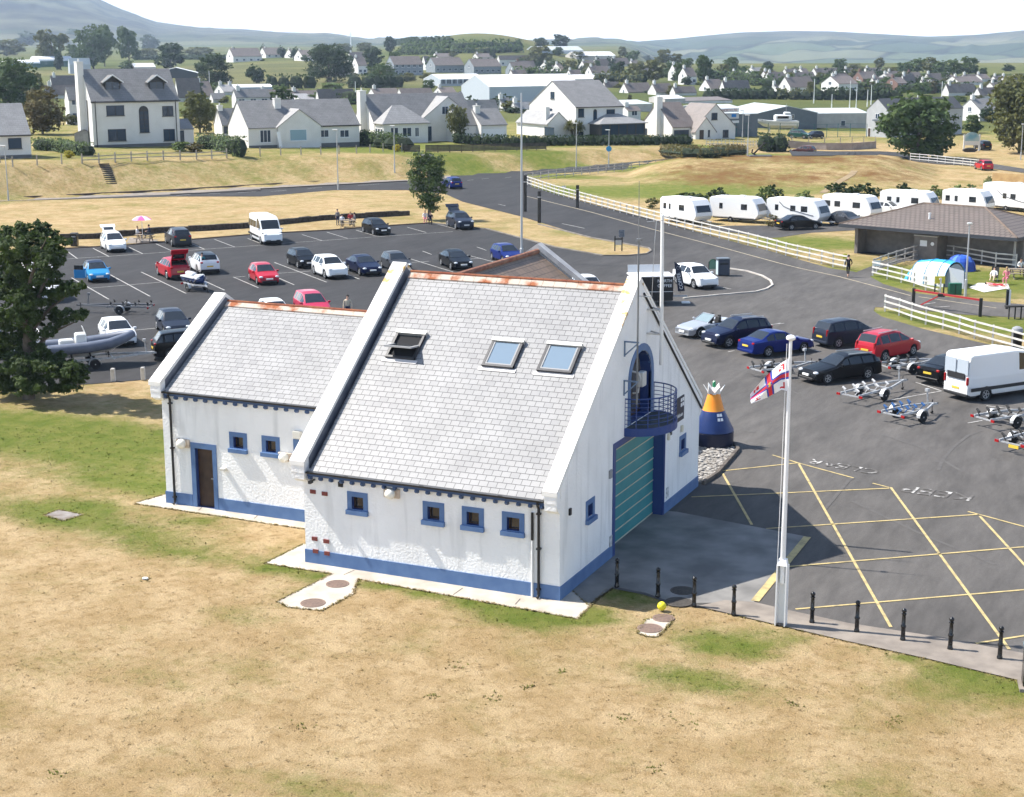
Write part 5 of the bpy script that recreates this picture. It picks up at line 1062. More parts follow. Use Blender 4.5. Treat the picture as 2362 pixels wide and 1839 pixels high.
b = MB(); b.box(-.05, .45, -.1, -.06, 1.25, 1.9); b.build('panel', mk('sign_slate', (.08, .10, .13), (.2, .22, .25), sc=12), o); b = MB(); b.box(-.34, .2, -.09, -.055, .55, .95); b.build('panel', mk('sign_pale', (.45, .45, .43)), o); b = MB(); b.box(-.45, .32, -.09, -.055, 1.02, 1.14); b.build('crossbar', BLKT, o)
for k, (x, y, yt) in enumerate(((42, 320, 25), (160, 415, 158), (480, 290, 105))):
    p = G('g', x, y, .02); h = HZ(p, 'g', x, yt); o = thing('height_barrier_post', ['tall black post right beside the fence at the junction', 'tall black post on the grass side of the slip road', 'tall black post by the long white fence'][k], 'post', p, 0, 'black posts of the height barrier')
    b = MB(); b.box(-.13, .13, -.13, .13, 0, h); b.build('post_body', BLKT, o); b = MB(); b.box(-.14, .14, -.14, .14, h*.8, h*.83); b.build('hinge', STEEL, o)
# bins, benches and small things by the slip road
p = G('g', 1700, 858, .02); o = thing('recycling_bin', 'tall dark blue grey street bin on the kerbed island', 'bin', p, FACE+.15); b = MB(); b.rbox((0, 0, .68), .95, .7, 1.25, b=.04); b.build('bin_body', mk('bin_blue_grey', (.04, .05, .075), rough=.5), o); b = MB(); b.rbox((0, 0, 1.36), 1.02, .78, .12, b=.04); b.build('lid', mk('bin_top', (.10, .12, .14), rough=.4), o); b = MB(); b.box(-.35, .35, -.365, -.35, .9, 1.05); b.build('slot', BLACK, o); b = MB(); b.box(-.488, -.476, -.3, .3, .1, 1.2); b.build('side_panel', mk('bin_pale', (.4, .48, .52)), o)
p = G('g', 1615, 840, .02); o = thing('arched_sign', 'green arched panel between two black posts next to the street bin', 'sign', p, FACE+.2)
for x in (-.33, .33): b = MB(); b.tube([(x, 0, 0), (x, 0, .95)], .04, 8); b.build('post', BLKP, o)
P = [(.33*cos(pi*k/10), -.02, .8+.33*sin(pi*k/10)) for k in range(11)]; b = MB(); b.ext([(-.33, -.02, .35)]+P[::-1]+[(.33, -.02, .35)], (0, .04, 0)); b.build('panel', mk('pale_green_panel', (.20, .36, .25), rough=.4), o); b = MB(); b.tube(P, .04, 6); b.build('arch', mk('arch_green', (.02, .09, .05)), o)
p = G('e', 628, 612); o = thing('litter_bin', 'black litter bin left of the white people carrier, by the low wall', 'bin', p, FACE); b = MB(); b.rbox((0, 0, .55), .62, .62, 1.05, b=.03); b.build('bin_body', BLKP, o); b = MB(); b.rbox((0, 0, 1.16), .7, .7, .14, b=.05); b.build('lid', TRIM, o); b = MB(); b.box(-.2, .2, -.318, -.3, .85, .98); b.build('slot', GREY, o)
p = G('h', 2118, 1462, .02); o = thing('litter_bin', 'black round topped litter bin at the end of the fence, above the white van', 'bin', p, FACE); b = MB(); b.lathe([(.30, 0), (.32, .1), (.34, .95), (.36, 1.0)], n=16); b.build('bin_body', BLACK, o, smooth=40); b = MB(); b.lathe([(.37, 1.0), (.3, 1.2), (.12, 1.3)], n=16); b.build('lid', GREY, o, smooth=40)
p = G('h', 1600, 1016); o = thing('utility_cabinet', 'green utility cabinet beside the lamp post and the tunnel tent', 'cabinet', p, FACE); b = MB(); b.rbox((0, 0, .42), .95, .4, .84, b=.02); b.build('cabinet_body', mk('cabinet_green', (.02, .12, .07), rough=.5), o); b = MB(); b.box(-.02, .02, -.215, -.2, .08, .78); b.build('door_gap', TRIM, o)
p = G('h', 2040, 1140); o = thing('gate_post', 'paired black and white gate posts right of the red barrier', 'post', p, FACE); b = MB(); b.box(-.1, .06, -.08, .08, 0, 1.4); b.build('post', BLKT, o); b = MB(); b.box(.07, .2, -.06, .06, .3, 1.35); b.build('panel', WPLAS, o); b = MB(); b.ball((0, 0, 1.45), .12, 8); b.build('lamp_cap', LAMPG, o)
p = G('h', 2095, 1220); o = thing('bench', 'dark bench at the right edge beyond the barrier', 'bench', p, FACE+.1)
for x in (-.42, 0, .42): b = MB(); b.bar((x, -.2, 0), (x, -.2, .8), .07); b.build('leg', BLKT, o)
b = MB(); b.box(-.6, .6, -.25, .2, .8, .88); b.build('seat', BLKT, o)
# low stone wall along the picnic strip
STW = mk('dark_stone_walling', (.03, .025, .02), (.07, .06, .05), sc=3.5, rough=.95, bump=1.0, bsc=6, det=6, dist=.1)
def wallrun(name, P, h, w, mat, lab, cat='wall', cap=None, terr=False):
    o = thing(name, lab, cat, P[0]); b = MB(); c_ = MB()
    for a, c in zip(P, P[1:]):
        n_ = max(1, int((c-a).length/1.2))
        for k in range(n_):
            q0, q1 = a.lerp(c, k/n_)-P[0], a.lerp(c, (k+1)/n_)-P[0]; hh_ = h*(1 if cap else rnd.uniform(.9, 1.1)); b.bar(q0+V((0, 0, hh_/2-.1)), q1+V((0, 0, hh_/2-.1)), w, hh_+.2)
            if cap: c_.bar(q0+V((0, 0, h+.04)), q1+V((0, 0, h+.04)), w+.08, .08)
    b.build('wall_body', mat, o)
    if cap: c_.build('coping', cap, o)
    return o
wallrun('stone_wall', pts('e 505 555 800 548 1060 525 1350 498 1700 482 2040 462 / f 170 430 500 395 800 378 1250 352'), .52, .45, STW, 'low dark stone wall behind the top row of cars')
# picnic tables, parasol, people
WOOD = mk('weathered_wood', (.19, .15, .115), (.28, .23, .18), sc=4, rough=.9)
def picnic(t, x, y, lab, rz=FACE):
    o = thing('picnic_table', lab, 'picnic table', G(t, x, y, .01), rz, 'wooden picnic tables'); b = MB()
    for k in range(4): b.box(-.85, .85, -.36+k*.185, -.2+k*.185, .70, .745)
    b.build('tabletop', WOOD, o)
    for s in (-1, 1):
        b = MB(); b.box(-.85, .85, s*.66-.13, s*.66+.13, .42, .465); b.build('seat', WOOD, o)
        b = MB(); b.bar((s*.6, -.8, 0), (s*.6, -.2, .7), .07); b.bar((s*.6, .8, 0), (s*.6, .2, .7), .07); b.bar((s*.6, -.75, .39), (s*.6, .75, .39), .06, .08); b.build('leg_frame', WOOD, o)
    return o
picnic('e', 1215, 580, 'wooden picnic table under the pink parasol'); picnic('f', 735, 455, 'wooden picnic table with a family round it, left of the black hatchback'); picnic('h', 2140, 880, 'wooden picnic table on the grass at the right edge')
sheet('picnic_slab', pts('e 1060 590 1090 540 1320 560 1330 582'), .03, PAVE)
SKIN, HAIRD, HAIRL = mk('skin', (.52, .31, .22), rough=.6), mk('dark_hair', (.02, .014, .01), rough=.7), mk('fair_hair', (.3, .2, .09), rough=.7)
CL = {k: mk('cloth_'+k, c, rough=.9) for k, c in dict(black=(.012, .012, .014), white=(.7, .7, .7), grey=(.2, .2, .21), blue=(.03, .08, .3), navy=(.012, .02, .06), red=(.4, .03, .04), pink=(.6, .2, .25), teal=(.03, .22, .25), cream=(.55, .47, .36)).items()}
POSES = {'stand': dict(hip=(0, 0, .92), chest=(0, 0, 1.35), neck=(0, 0, 1.50), head=(0, .01, 1.64), top=(0, .01, 1.74), sh=(.19, 0, 1.42), el=(.27, -.02, 1.14), wr=(.28, .1, .90), ha=(.28, .14, .82), hj=(.10, 0, .88), kn=(.11, .03, .48), an=(.11, -.02, .08), to=(.12, .16, .04)),
  'walk': dict(hip=(0, 0, .92), chest=(0, .03, 1.35), neck=(0, .04, 1.50), head=(0, .07, 1.64), top=(0, .07, 1.74), sh=(.19, .02, 1.42), el=(.26, -.08, 1.16), wr=(.24, .08, .95), ha=(.23, .14, .90), hj=(.10, 0, .88), kn=(.11, .2, .50), an=(.11, .22, .09), to=(.12, .4, .05), kn2=(.11, -.04, .48), an2=(.11, -.36, .15), to2=(.11, -.26, .03)),
  'sit': dict(hip=(0, 0, .50), chest=(0, .05, .92), neck=(0, .08, 1.07), head=(0, .11, 1.21), top=(0, .11, 1.31), sh=(.19, .05, .99), el=(.26, .12, .72), wr=(.16, .36, .70), ha=(.12, .44, .70), hj=(.10, .02, .48), kn=(.12, .46, .50), an=(.12, .44, .10), to=(.12, .62, .05)),
  'recline': dict(hip=(0, 0, .34), chest=(0, -.26, .66), neck=(0, -.34, .80), head=(0, -.36, .94), top=(0, -.37, 1.04), sh=(.19, -.28, .73), el=(.26, -.1, .50), wr=(.24, .16, .48), ha=(.22, .24, .47), hj=(.10, .02, .33), kn=(.13, .42, .50), an=(.13, .80, .14), to=(.13, .92, .2)),
  'lie': dict(hip=(0, 0, .13), chest=(0, -.42, .15), neck=(0, -.58, .16), head=(0, -.72, .17), top=(0, -.82, .17), sh=(.19, -.48, .14), el=(.30, -.24, .10), wr=(.28, .02, .09), ha=(.27, .1, .08), hj=(.10, .04, .12), kn=(.13, .46, .2), an=(.13, .88, .09), to=(.15, .96, .2))}
def person(pose, t, x, y, rz, lab, shirt, legs, hair=HAIRD, sc=1., shoes='black', z=.02, sleeves=True, long=True, grp='people out in the sun'):
    J = POSES[pose]; p = G(t, x, y, z); root = thing('person', lab, 'person', p, rz, grp); root.scale = (sc,)*3
    vs, es, rs, tg = [], [], [], []
    def add(c, r, par, tag_):
        vs.append(V(c)); rs.append(r); tg.append(tag_)
        if par is not None: es.append((par, len(vs)-1))
        return len(vs)-1
    hip = add(J['hip'], (.15, .11), None, 1); wa = add(V(J['hip']).lerp(V(J['chest']), .5), (.135, .10), hip, 0); ch = add(J['chest'], (.16, .11), wa, 0); nk = add(J['neck'], (.055, .055), ch, 2); hd = add(J['head'], (.085, .1), nk, 2); add(J['top'], (.06, .07), hd, 3)
    for s in (1, -1):
        m = lambda k: (J[k][0]*s, J[k][1], J[k][2]); k2 = (lambda k: k+'2' if s < 0 and k+'2' in J else k)
        a = add(m('sh'), (.06, .06), ch, 0); a = add(m('el'), (.043, .043), a, 0 if sleeves else 2); a = add(m('wr'), (.032, .032), a, 2); a = add(m('ha'), (.04, .02), a, 2)
        a = add(m('hj'), (.09, .09), hip, 1); a = add(m(k2('kn')), (.06, .06), a, 1); a = add(m(k2('an')), (.042, .042), a, 1 if long else 2); add(m(k2('to')), (.045, .03), a, 4)
    me = bpy.data.meshes.new('body'); me.from_pydata([tuple(v) for v in vs], es, []); o = bpy.data.objects.new('body', me); COL.objects.link(o)
    md = o.modifiers.new('s', 'SKIN'); sub = o.modifiers.new('u', 'SUBSURF'); sub.levels = 1; sub.render_levels = 1
    for i, r in enumerate(rs): me.skin_vertices[0].data[i].radius = r
    me.skin_vertices[0].data[0].use_root = True
    bpy.context.view_layer.update(); m2 = bpy.data.meshes.new_from_object(o.evaluated_get(bpy.context.evaluated_depsgraph_get())); o.modifiers.clear(); o.data = m2
    for m in (CL[shirt], CL[legs], SKIN, hair, CL[shoes]): m2.materials.append(m)
    for f in m2.polygons:
        c = f.center; best = min(((c-(vs[a].lerp(vs[b_], .25*k))).length, b_ if k > 2 else a) for a, b_ in es for k in range(5))[1]; f.material_index = tg[best]; f.use_smooth = True
    o.parent = root; h = V(J['head']); up = (V(J['top'])-V(J['neck'])).normalized()
    q = MB(); q.ball(h+up*.045+V((0, -.03, .01) if pose != 'lie' else (0, 0, -.02)), (.098, .105, .10), 10); q.build('hair', hair, root, smooth=60)
    q = MB(); q.ball(h+V((0, .095, -.01) if pose != 'lie' else (0, 0, .1)), (.016, .022, .022), 6); q.build('nose', SKIN, root)
    return root
hd = lambda t, x, y, dx, dy: heading(t, x, y, dx, dy)-pi/2
person('walk', 'h', 706, 872, hd('h', 706, 872, -60, -30), 'person in black shorts and top walking along the slip road beside the white fence', 'black', 'black', long=False, shoes='black')
person('recline', 'h', 1925, 905, hd('h', 1925, 905, -60, 50), 'person in a white top leaning back in a dark camping chair', 'white', 'cream', long=False, shoes='white')
person('sit', 'h', 2035, 930, hd('h', 2035, 930, -60, 25), 'person in a pink top sitting on a low chair by the picnic blanket', 'pink', 'pink', HAIRL, long=False, sleeves=False)
person('lie', 'h', 1940, 950, hd('h', 1940, 950, 80, 10), 'person sunbathing flat on the pale picnic blanket', 'pink', 'red', long=False, sleeves=False, z=.05)
person('sit', 'h', 2150, 850, hd('h', 2150, 850, 40, 20), 'person in a white top seated at the picnic table at the right edge', 'white', 'black')
o = thing('camping_chair', 'dark folding camping chair on the camp grass', 'chair', G('h', 1932, 900), hd('h', 1925, 905, -60, 50)); b = MB(); b.box(-.28, .28, -.2, .25, .26, .30); b.build('seat', TRIM, o); b = MB(); b.ext([(-.28, -.2, .3), (.28, -.2, .3), (.28, -.45, 1.0), (-.28, -.45, 1.0)], (0, -.03, 0)); b.build('backrest', TRIM, o)
for x in (-.27, .27):
    for y_ in (-.25, .22): b = MB(); b.tube([(x, y_, 0), (x, y_*.6, .28)], .015, 5); b.build('leg', STEEL, o)
b = MB(); P = pts('h 1720 960 1800 922 2050 930 2060 965 1850 1000', .02); b.ext([p-P[0] for p in P][::-1], (0, 0, .02)); tag(b.build('picnic_blanket', mk('blanket', (.68, .66, .62), (.5, .48, .45), sc=3), loc=P[0]), 'pale picnic blanket spread on the camp grass', 'blanket')
person('stand', 'e', 1703, 850, hd('e', 1703, 850, -60, 20), 'person in a teal shirt standing by the jet ski trailer', 'teal', 'navy')
person('sit', 'e', 1262, 548, hd('e', 1262, 548, -60, 0), 'person in dark clothes seated under the pink parasol', 'navy', 'black', z=.1)
person('sit', 'e', 1150, 560, hd('e', 1150, 560, 60, 0), 'person in a white top on the left side of the parasol table', 'white', 'grey', HAIRL, z=.1)
person('stand', 'f', 652, 440, hd('f', 652, 440, 60, 10), 'person standing at the left end of the family picnic table', 'grey', 'navy', sc=.95)
person('sit', 'f', 688, 452, hd('f', 688, 452, 40, -40), 'person in a white shirt sitting nearest us at the family picnic table', 'white', 'grey', z=.05)
person('sit', 'f', 760, 430, hd('f', 760, 430, 0, 60), 'person in a red top on the far side of the family picnic table', 'red', 'navy', HAIRL, z=.1)
person('sit', 'f', 800, 440, hd('f', 800, 440, -60, 0), 'person in a grey top at the right end of the family picnic table', 'grey', 'black', z=.1)
person('sit', 'f', 1385, 418, hd('f', 1385, 418, 30, 50), 'person in white and pink sitting in the shade of the small roadside tree', 'white', 'pink', HAIRL)
person('sit', 'f', 1432, 430, hd('f', 1432, 430, -30, 50), 'person in dark clothes sitting between the small tree and the off-roader', 'navy', 'black')
person('stand', 'f', 738, 1240, hd('f', 738, 1240, -30, 50), 'dark haired person whose head shows over the wing ridge', 'cream', 'navy', z=.02)
p = G('e', 1200, 575); o = thing('parasol', 'pink, lilac and white striped parasol over a picnic table', 'parasol', p); h = HZ(p, 'e', 1200, 362); b = MB(); b.tube([(0, 0, 0), (0, 0, h)], .025, 6); b.build('pole', WPLAS, o)
b = MB(); n_ = 8
for k in range(n_):
    a0, a1 = 2*pi*k/n_+.2, 2*pi*(k+1)/n_+.2
    for r0, r1, z0, z1 in ((0, .5, 0, -.1), (.5, .95, -.1, -.36)): b.add([(r0*cos(a0), r0*sin(a0), h+z0), (r1*cos(a0), r1*sin(a0), h+z1), (r1*cos(a1), r1*sin(a1), h+z1), (r0*cos(a1), r0*sin(a1), h+z0)], ((0, 1, 2, 3),), k % 3)
b.build('canopy', [mk('parasol_pink', (.6, .1, .3)), mk('parasol_white', (.75, .72, .75)), mk('parasol_lilac', (.4, .25, .6))], o)
# tents
TW, TB, TB2 = mk('tent_pale', (.62, .64, .64), (.52, .55, .57), sc=1, rough=.7), mk('tent_cyan', (.04, .33, .60), rough=.6), mk('tent_blue', (.025, .10, .50), (.015, .05, .3), sc=1.2, rough=.6)
A, B = G('h', 1190, 905), G('h', 1520, 955); o = thing('tunnel_tent', 'large pale tunnel tent with a light blue top on the camp grass', 'tent', A, atan2((B-A).y, (B-A).x)); Lt = (B-A).length; n_ = 14
def arc(x, w, h, k, y0=1.1): a = pi*k/n_; return V((x, y0-w*cos(a), h*sin(a)**.8))
secs = [(-.0, .8, 1.05), (.5, 1.15, 1.6), (Lt*.5, 1.3, 1.85), (Lt*.82, 1.3, 1.9), (Lt, 1.25, 1.8)]
b = MB()
for (x0, w0, h0), (x1, w1, h1) in zip(secs, secs[1:]):
    for k in range(n_): b.quad(arc(x0, w0, h0, k), arc(x1, w1, h1, k), arc(x1, w1, h1, k+1), arc(x0, w0, h0, k+1), 1 if 4 < k < 9 else 0)
b.poly([arc(0, .8, 1.05, k) for k in range(n_, -1, -1)], 0); b.build('flysheet', [TW, TB], o, smooth=60)
b = MB(); b.poly([arc(Lt, 1.15, 1.68, k) for k in range(n_+1)]); b.build('mesh_door', mk('tent_mesh', (.28, .32, .34)), o)
b = MB(); b.ext([(Lt, .1, 0), (Lt+1.5, .3, .02), (Lt+.9, 1.0, 1.25), (Lt, .3, 1.5)], (0, .03, 0)); b.build('porch_flap', mk('tent_grey', (.35, .38, .4)), o)
b = MB()
for x, w, h in secs[1:]: b.tube([arc(x, w+.02, h+.02, k) for k in range(n_+1)], .025, 5)
b.build('tent_pole', TB, o); b = MB(); b.ext([(-.5, .3, 0), (0, .1, 0), (.0, .5, .9)], (0, 1.2, 0)); b.build('rear_vestibule', TB, o)
p = G('h', 1650, 815); o = thing('dome_tent', 'small blue dome tent behind the pale tunnel tent', 'tent', p, .5); b = MB(); n_ = 16
for i in range(5):
    for k in range(n_):
        f = lambda i, k: V((1.25*cos(2*pi*k/n_)*cos(i/5*pi/2)**.8 if i < 5 else 0, 1.05*sin(2*pi*k/n_)*cos(i/5*pi/2)**.8 if i < 5 else 0, 1.3*sin(i/5*pi/2)))
        b.quad(f(i, k), f(i, k+1), f(i+1, k+1), f(i+1, k), 1 if k % 4 == 1 and i > 1 else 0)
b.build('flysheet', [TB2, mk('tent_light_blue', (.08, .2, .65))], o, smooth=40)
for a in (.8, 2.4): b = MB(); b.tube([(1.27*cos(a)*cos(pi*t/10), 1.07*sin(a)*cos(pi*t/10), 1.33*sin(pi*t/10)) for t in range(11)], .02, 5); b.build('tent_pole', CL['navy'], o)
# ------------------------------------------------------------ trailers, boats
GALV = mk('trailer_galvanised', (.50, .51, .52), (.38, .39, .40), sc=6, rough=.5, metal=.35)
def trailer(t, x, y, dx, dy, L, lab, roll=None, W=1.5, guard=None, mast=True, light=True, grp='empty boat trailers', bar=GALV):
    p = G(t, x, y, .024); h = heading(t, x, y, dx, dy); o = thing('boat_trailer', lab, 'trailer', p, h, grp); roll = roll or TRIM; fr, rr = L*.62, -L*.38
    b = MB(); hz = .52
    for s in (-1, 1): b.bar((rr, s*W*.36, hz), (L*.18, s*W*.36, hz), .07, .1); b.bar((L*.18, s*W*.36, hz), (fr-.3, 0, hz+.02), .07, .1)
    b.bar((fr-.35, 0, hz), (fr, 0, hz-.02), .08, .1)
    for x_ in (rr+.05, -.02, L*.18): b.bar((x_, -W*.4, hz-.06), (x_, W*.4, hz-.06), .06)
    b.build('chassis', bar, o); b = MB(); b.bar((0, -W/2+.05, .3), (0, W/2-.05, .3), .06); b.build('axle', TRIM, o)
    for s in (-1, 1):
        q = MB(); q.lathe([(.19, -.08), (.27, -.08), (.285, -.05), (.285, .05), (.27, .08), (.19, .08)], n=18, ax=(0, 1, 0)); w_ = q.build('wheel', TYRE, o, loc=(0, s*(W/2+.04), .285), smooth=40); q = MB(); q.lathe([(.2, .05), (.16, .07), (.06, .05), (.03, .09)], n=14, ax=(0, s, 0)); q.build('rim', RIM, w_)
        q = MB(); P = [(.36*cos(pi*k/8), .29+.36*sin(pi*k/8)) for k in range(9)]
        for k in range(8): q.ext([(P[k][0], -.11, P[k][1]), (P[k+1][0], -.11, P[k+1][1]), (P[k+1][0]*.94, -.11, P[k+1][1]-.015), (P[k][0]*.94, -.11, P[k][1]-.015)], (0, .22, 0))
        q.build('mudguard', guard or GALV, o, loc=(0, s*(W/2+.04), 0))
        if light: q = MB(); q.rbox((rr, s*W*.45, hz-.05), .06, .2, .12); q.build('tail_light', TAILL, o)
    for k in range(4):
        x_ = rr+.1+k*(L*.5/3)
        for s in (-1, 1): q = MB(); q.bar((x_, s*W*.18, hz), (x_, s*W*.30, hz+.24), .04); q.lathe([(.06, -.12), (.06, .12)], (x_, s*W*.27, hz+.26), 8, ax=(0, .8, .5)); q.build('roller', roll, o)
    if mast: q = MB(); q.bar((fr-.75, 0, hz), (fr-.85, 0, hz+.75), .06); q.rbox((fr-.85, 0, hz+.78), .16, .18, .14); q.build('winch_post', bar, o)
    q = MB(); q.tube([(fr-.25, .1, hz+.2), (fr-.25, .1, .16)], .025, 6); q.lathe([(.08, -.03), (.08, .03)], (fr-.25, .1, .08), 10, ax=(0, 1, 0)); q.build('jockey_wheel', TRIM, o)
    q = MB(); q.ball((fr, 0, hz), (.1, .05, .05), 8); q.build('hitch', TRIM, o)
    return o
trailer('e', 1035, 1172, -300, -4, 5.2, 'long dark empty boat trailer behind the white van, left car park', bar=mk('trailer_dark', (.16, .16, .165), rough=.5), mast=True, grp=None)
trailer('n', 1045, 705, 330, -40, 4.2, 'galvanised boat trailer partly hidden behind the flag')
trailer('o', 205, 932, 445, -120, 5.3, 'long galvanised boat trailer in front of the black estate car', mk('roller_white', (.55, .55, .55)))
trailer('o', 565, 1140, 500, -115, 3.6, 'short boat trailer with blue rollers, behind the white van', mk('roller_blue', (.03, .10, .26)), W=1.6)
trailer('o', 1505, 1190, 400, -60, 3.8, 'boat trailer with dark wheels at the right edge', mk('roller_black', (.03, .03, .03)))
o = trailer('o', 1740, 1420, 330, -90, 3.9, 'boat trailer with a yellow number plate at the right edge', mk('roller_black', (.03, .03, .03)))
b = MB(); b.box(-1.56, -1.53, -.5, -.0, .30, .44); b.build('number_plate', PLY, o)
trailer('o', 520, 668, 400, -42, 4.0, 'galvanised trailer between the red people carrier and the black saloon', mast=False)
o = trailer('q', 760, 1292, 600, -48, 6.2, 'boat trailer carrying the grey inflatable boat', W=1.8, mast=True, grp=None)
# grey inflatable
hR = heading('q', 760, 1292, 600, -48); p = G('q', 700, 1292, .02); o = thing('inflatable_boat', 'grey rigid inflatable boat with a white console on its trailer', 'boat', (p.x, p.y, .6), hR)
TUB = mk('grey_boat_tube', (.10, .12, .165), (.13, .15, .20), sc=2, rough=.5); HUL = mk('white_hull', (.68, .69, .68), rough=.35)
for s in (-1, 1):
    b = MB(); b.tube([(-3.1, s*.85, .62), (-2.6, s*.88, .62), (0, s*.90, .66), (1.3, s*.82, .78), (2.2, s*.5, .98), (2.75, s*.02, 1.12)], [.14, .31, .31, .3, .27, .22], 14); b.build('tube', TUB, o, smooth=60)
    b = MB(); b.bar((-2.4, s*1.16, .62), (1.2, s*1.09, .74), .02, .1); b.build('rubbing_strake', mk('strake_pale', (.5, .52, .55)), o)
b = MB(); ks = [(-2.7, .72, .05), (0, .75, .05), (1.4, .6, .22), (2.3, .25, .6), (2.7, .02, .95)]
for (x0, w0, z0), (x1, w1, z1) in zip(ks, ks[1:]):
    for s in (-1, 1): q = [(x0, 0, z0), (x1, 0, z1), (x1, s*w1, z1+.38*w1/.75), (x0, s*w0, z0+.38)]; b.add(q if s < 0 else q[::-1], ((0, 1, 2, 3),)); q = [(x0, s*w0, z0+.38), (x1, s*w1, z1+.38*w1/.75), (x1, s*w1, .75+x1*.04), (x0, s*w0, .62)]; b.add(q if s < 0 else q[::-1], ((0, 1, 2, 3),))
b.quad((-2.7, -.72, .05), (-2.7, .72, .05), (-2.7, .72, .7), (-2.7, -.72, .7)); b.build('hull', HUL, o)
b = MB(); b.box(-2.6, 1.5, -.7, .7, .5, .54); b.build('deck', mk('deck_grey', (.4, .42, .43)), o)
b = MB(); b.rbox((-.2, 0, .95), .6, .7, .85, b=.06); b.ext([(.08, -.33, 1.37), (.08, .33, 1.37), (-.05, .3, 1.75), (-.05, -.3, 1.75)], (-.02, 0, 0)); b.build('console', HUL, o); b = MB(); b.rbox((-1.0, 0, .82), .8, .55, .5, b=.06); b.build('seat', mk('boat_seat', (.6, .6, .58)), o)
b = MB(); b.tube([(-2.5, -.6, .7), (-2.5, -.6, 1.7), (-2.5, .6, 1.7), (-2.5, .6, .7)], .03, 6); b.build('arch_frame', WPLAS, o); b = MB(); b.rbox((-3.05, 0, 1.0), .5, .45, .6, b=.1); b.rbox((-3.1, 0, .4), .2, .16, .8, b=.03); b.build('outboard', TRIM, o)
# jet ski
o = trailer('e', 1650, 985, 240, 62, 3.0, 'small trailer under the white jet ski', W=1.3, mast=False, grp=None); hj = heading('e', 1650, 985, 240, 62); p = G('e', 1640, 980, .02)
o = thing('jet_ski', 'white and blue jet ski on a small trailer behind the red off-roader', 'jet ski', (p.x, p.y, .58), hj); b = MB(); n_ = 12
for (x0, w0, z0), (x1, w1, z1) in zip([(-1.5, .42, 0), (-.8, .52, 0), (.4, .5, .02), (1.2, .3, .2), (1.55, .04, .42)], [(-.8, .52, 0), (.4, .5, .02), (1.2, .3, .2), (1.55, .04, .42)]):
    S0 = [(x0, 0, z0-.1), (x0, w0*.8, z0+.08), (x0, w0, z0+.35)]; S1 = [(x1, 0, z1-.1), (x1, w1*.8, z1+.08), (x1, w1, z1+.35)]
    for s in (-1, 1):
        for a in (0, 1): q = [V(S0[a]), V(S1[a]), V(S1[a+1]), V(S0[a+1])]; q = [V((c.x, c.y*s, c.z)) for c in q]; b.add(q if s < 0 else q[::-1], ((0, 1, 2, 3),))
b.add([(-1.5, -.42, .35), (-1.5, .42, .35), (-1.5, .3, 0), (-1.5, -.3, 0)], ((0, 1, 2, 3),)); b.build('hull', mk('ski_blue', (.02, .05, .16), rough=.3), o, smooth=40)
b = MB(); b.ext([(-1.5, -.45, .36), (1.1, -.4, .4), (1.5, 0, .6), (1.1, .4, .4), (-1.5, .45, .36)], (0, 0, .1)); b.rbox((.75, 0, .58), .9, .5, .28, Matrix.Rotation(RAD(-10), 3, 'Y'), b=.08); b.build('deck', HUL, o); b = MB(); b.rbox((-.6, 0, .62), 1.3, .36, .32, b=.08); b.build('seat', mk('ski_seat', (.5, .52, .55)), o); b = MB(); b.tube([(.25, -.35, .95), (.35, 0, .9), (.25, .35, .95)], .03, 6); b.tube([(.55, 0, .65), (.33, 0, .92)], .06, 6); b.build('handlebar', TRIM, o)
# coffee trailer with banner
A = G('g', 1283, 1106, .02); Bq = G('g', 920, 1112, .02); hC = atan2((A-Bq).y, (A-Bq).x); o = thing('coffee_trailer', 'black coffee trailer with white roof and white lettering behind the gable', 'trailer', A, hC); Lc = 3.0
b = MB(); b.rbox((-Lc/2, .95, 1.15), Lc, 1.9, 1.7, b=.04); b.build('body', mk('trailer_black', (.012, .012, .013), rough=.4), o)
b = MB(); b.rbox((-Lc/2, .95, 2.05), Lc+.1, 2.0, .1, b=.04); b.build('roof', mk('trailer_roof_white', (.74, .74, .73), rough=.5), o)
b = MB(); b.ext([(-Lc+.05, 1.85, 2.1), (-.35, 1.85, 2.1), (-.35, 2.0, 2.62), (-Lc+.05, 2.0, 2.62)], (0, .05, 0)); b.build('serving_hatch', mk('hatch_pale', (.55, .56, .57)), o)
b = MB()
for z in (.95,): b.box(-Lc+.02, -.02, -.012, -.002, z, z+.03)
b.build('trim_strip', WLET, o); txt_obj('NORTH', .30, frame((-.62, -.006, 1.72), (1, 0, 0), (0, 0, 1)), WLET, o); txt_obj('COFFEE', .30, frame((-.62, -.006, 1.38), (1, 0, 0), (0, 0, 1)), WLET, o)
for s in (-1.9,):
    q = MB(); q.lathe([(.2, -.08), (.3, -.07), (.3, .07), (.2, .08)], n=18, ax=(0, 1, 0)); w_ = q.build('wheel', TYRE, o, loc=(s, -.09, .3)); q = MB(); q.lathe([(.21, .06), (.1, .08), (.05, .1)], n=14, ax=(0, -1, 0)); q.build('rim', RIM, w_)
    q = MB(); P = [(.4*cos(pi*k/8), .3+.4*sin(pi*k/8)) for k in range(9)]
    for k in range(8): q.ext([(P[k][0], -.2, P[k][1]), (P[k+1][0], -.2, P[k+1][1]), (P[k+1][0]*.93, -.2, P[k+1][1]-.02), (P[k][0]*.93, -.2, P[k][1]-.02)], (0, .25, 0))
    q.build('mudguard', TRIM, o, loc=(s, 0, 0))
b = MB(); b.bar((0, .95, .5), (1.2, .95, .48), .1); b.build('drawbar', GALV, o)
p = G('g', 1345, 1004, .02); top = PL('g', 1290, 742, 1, p.y)-p; o = thing('feather_banner', 'dark feather banner with COFFEE in white beside the coffee trailer', 'banner', p); u = top.normalized(); sx = RH.copy()
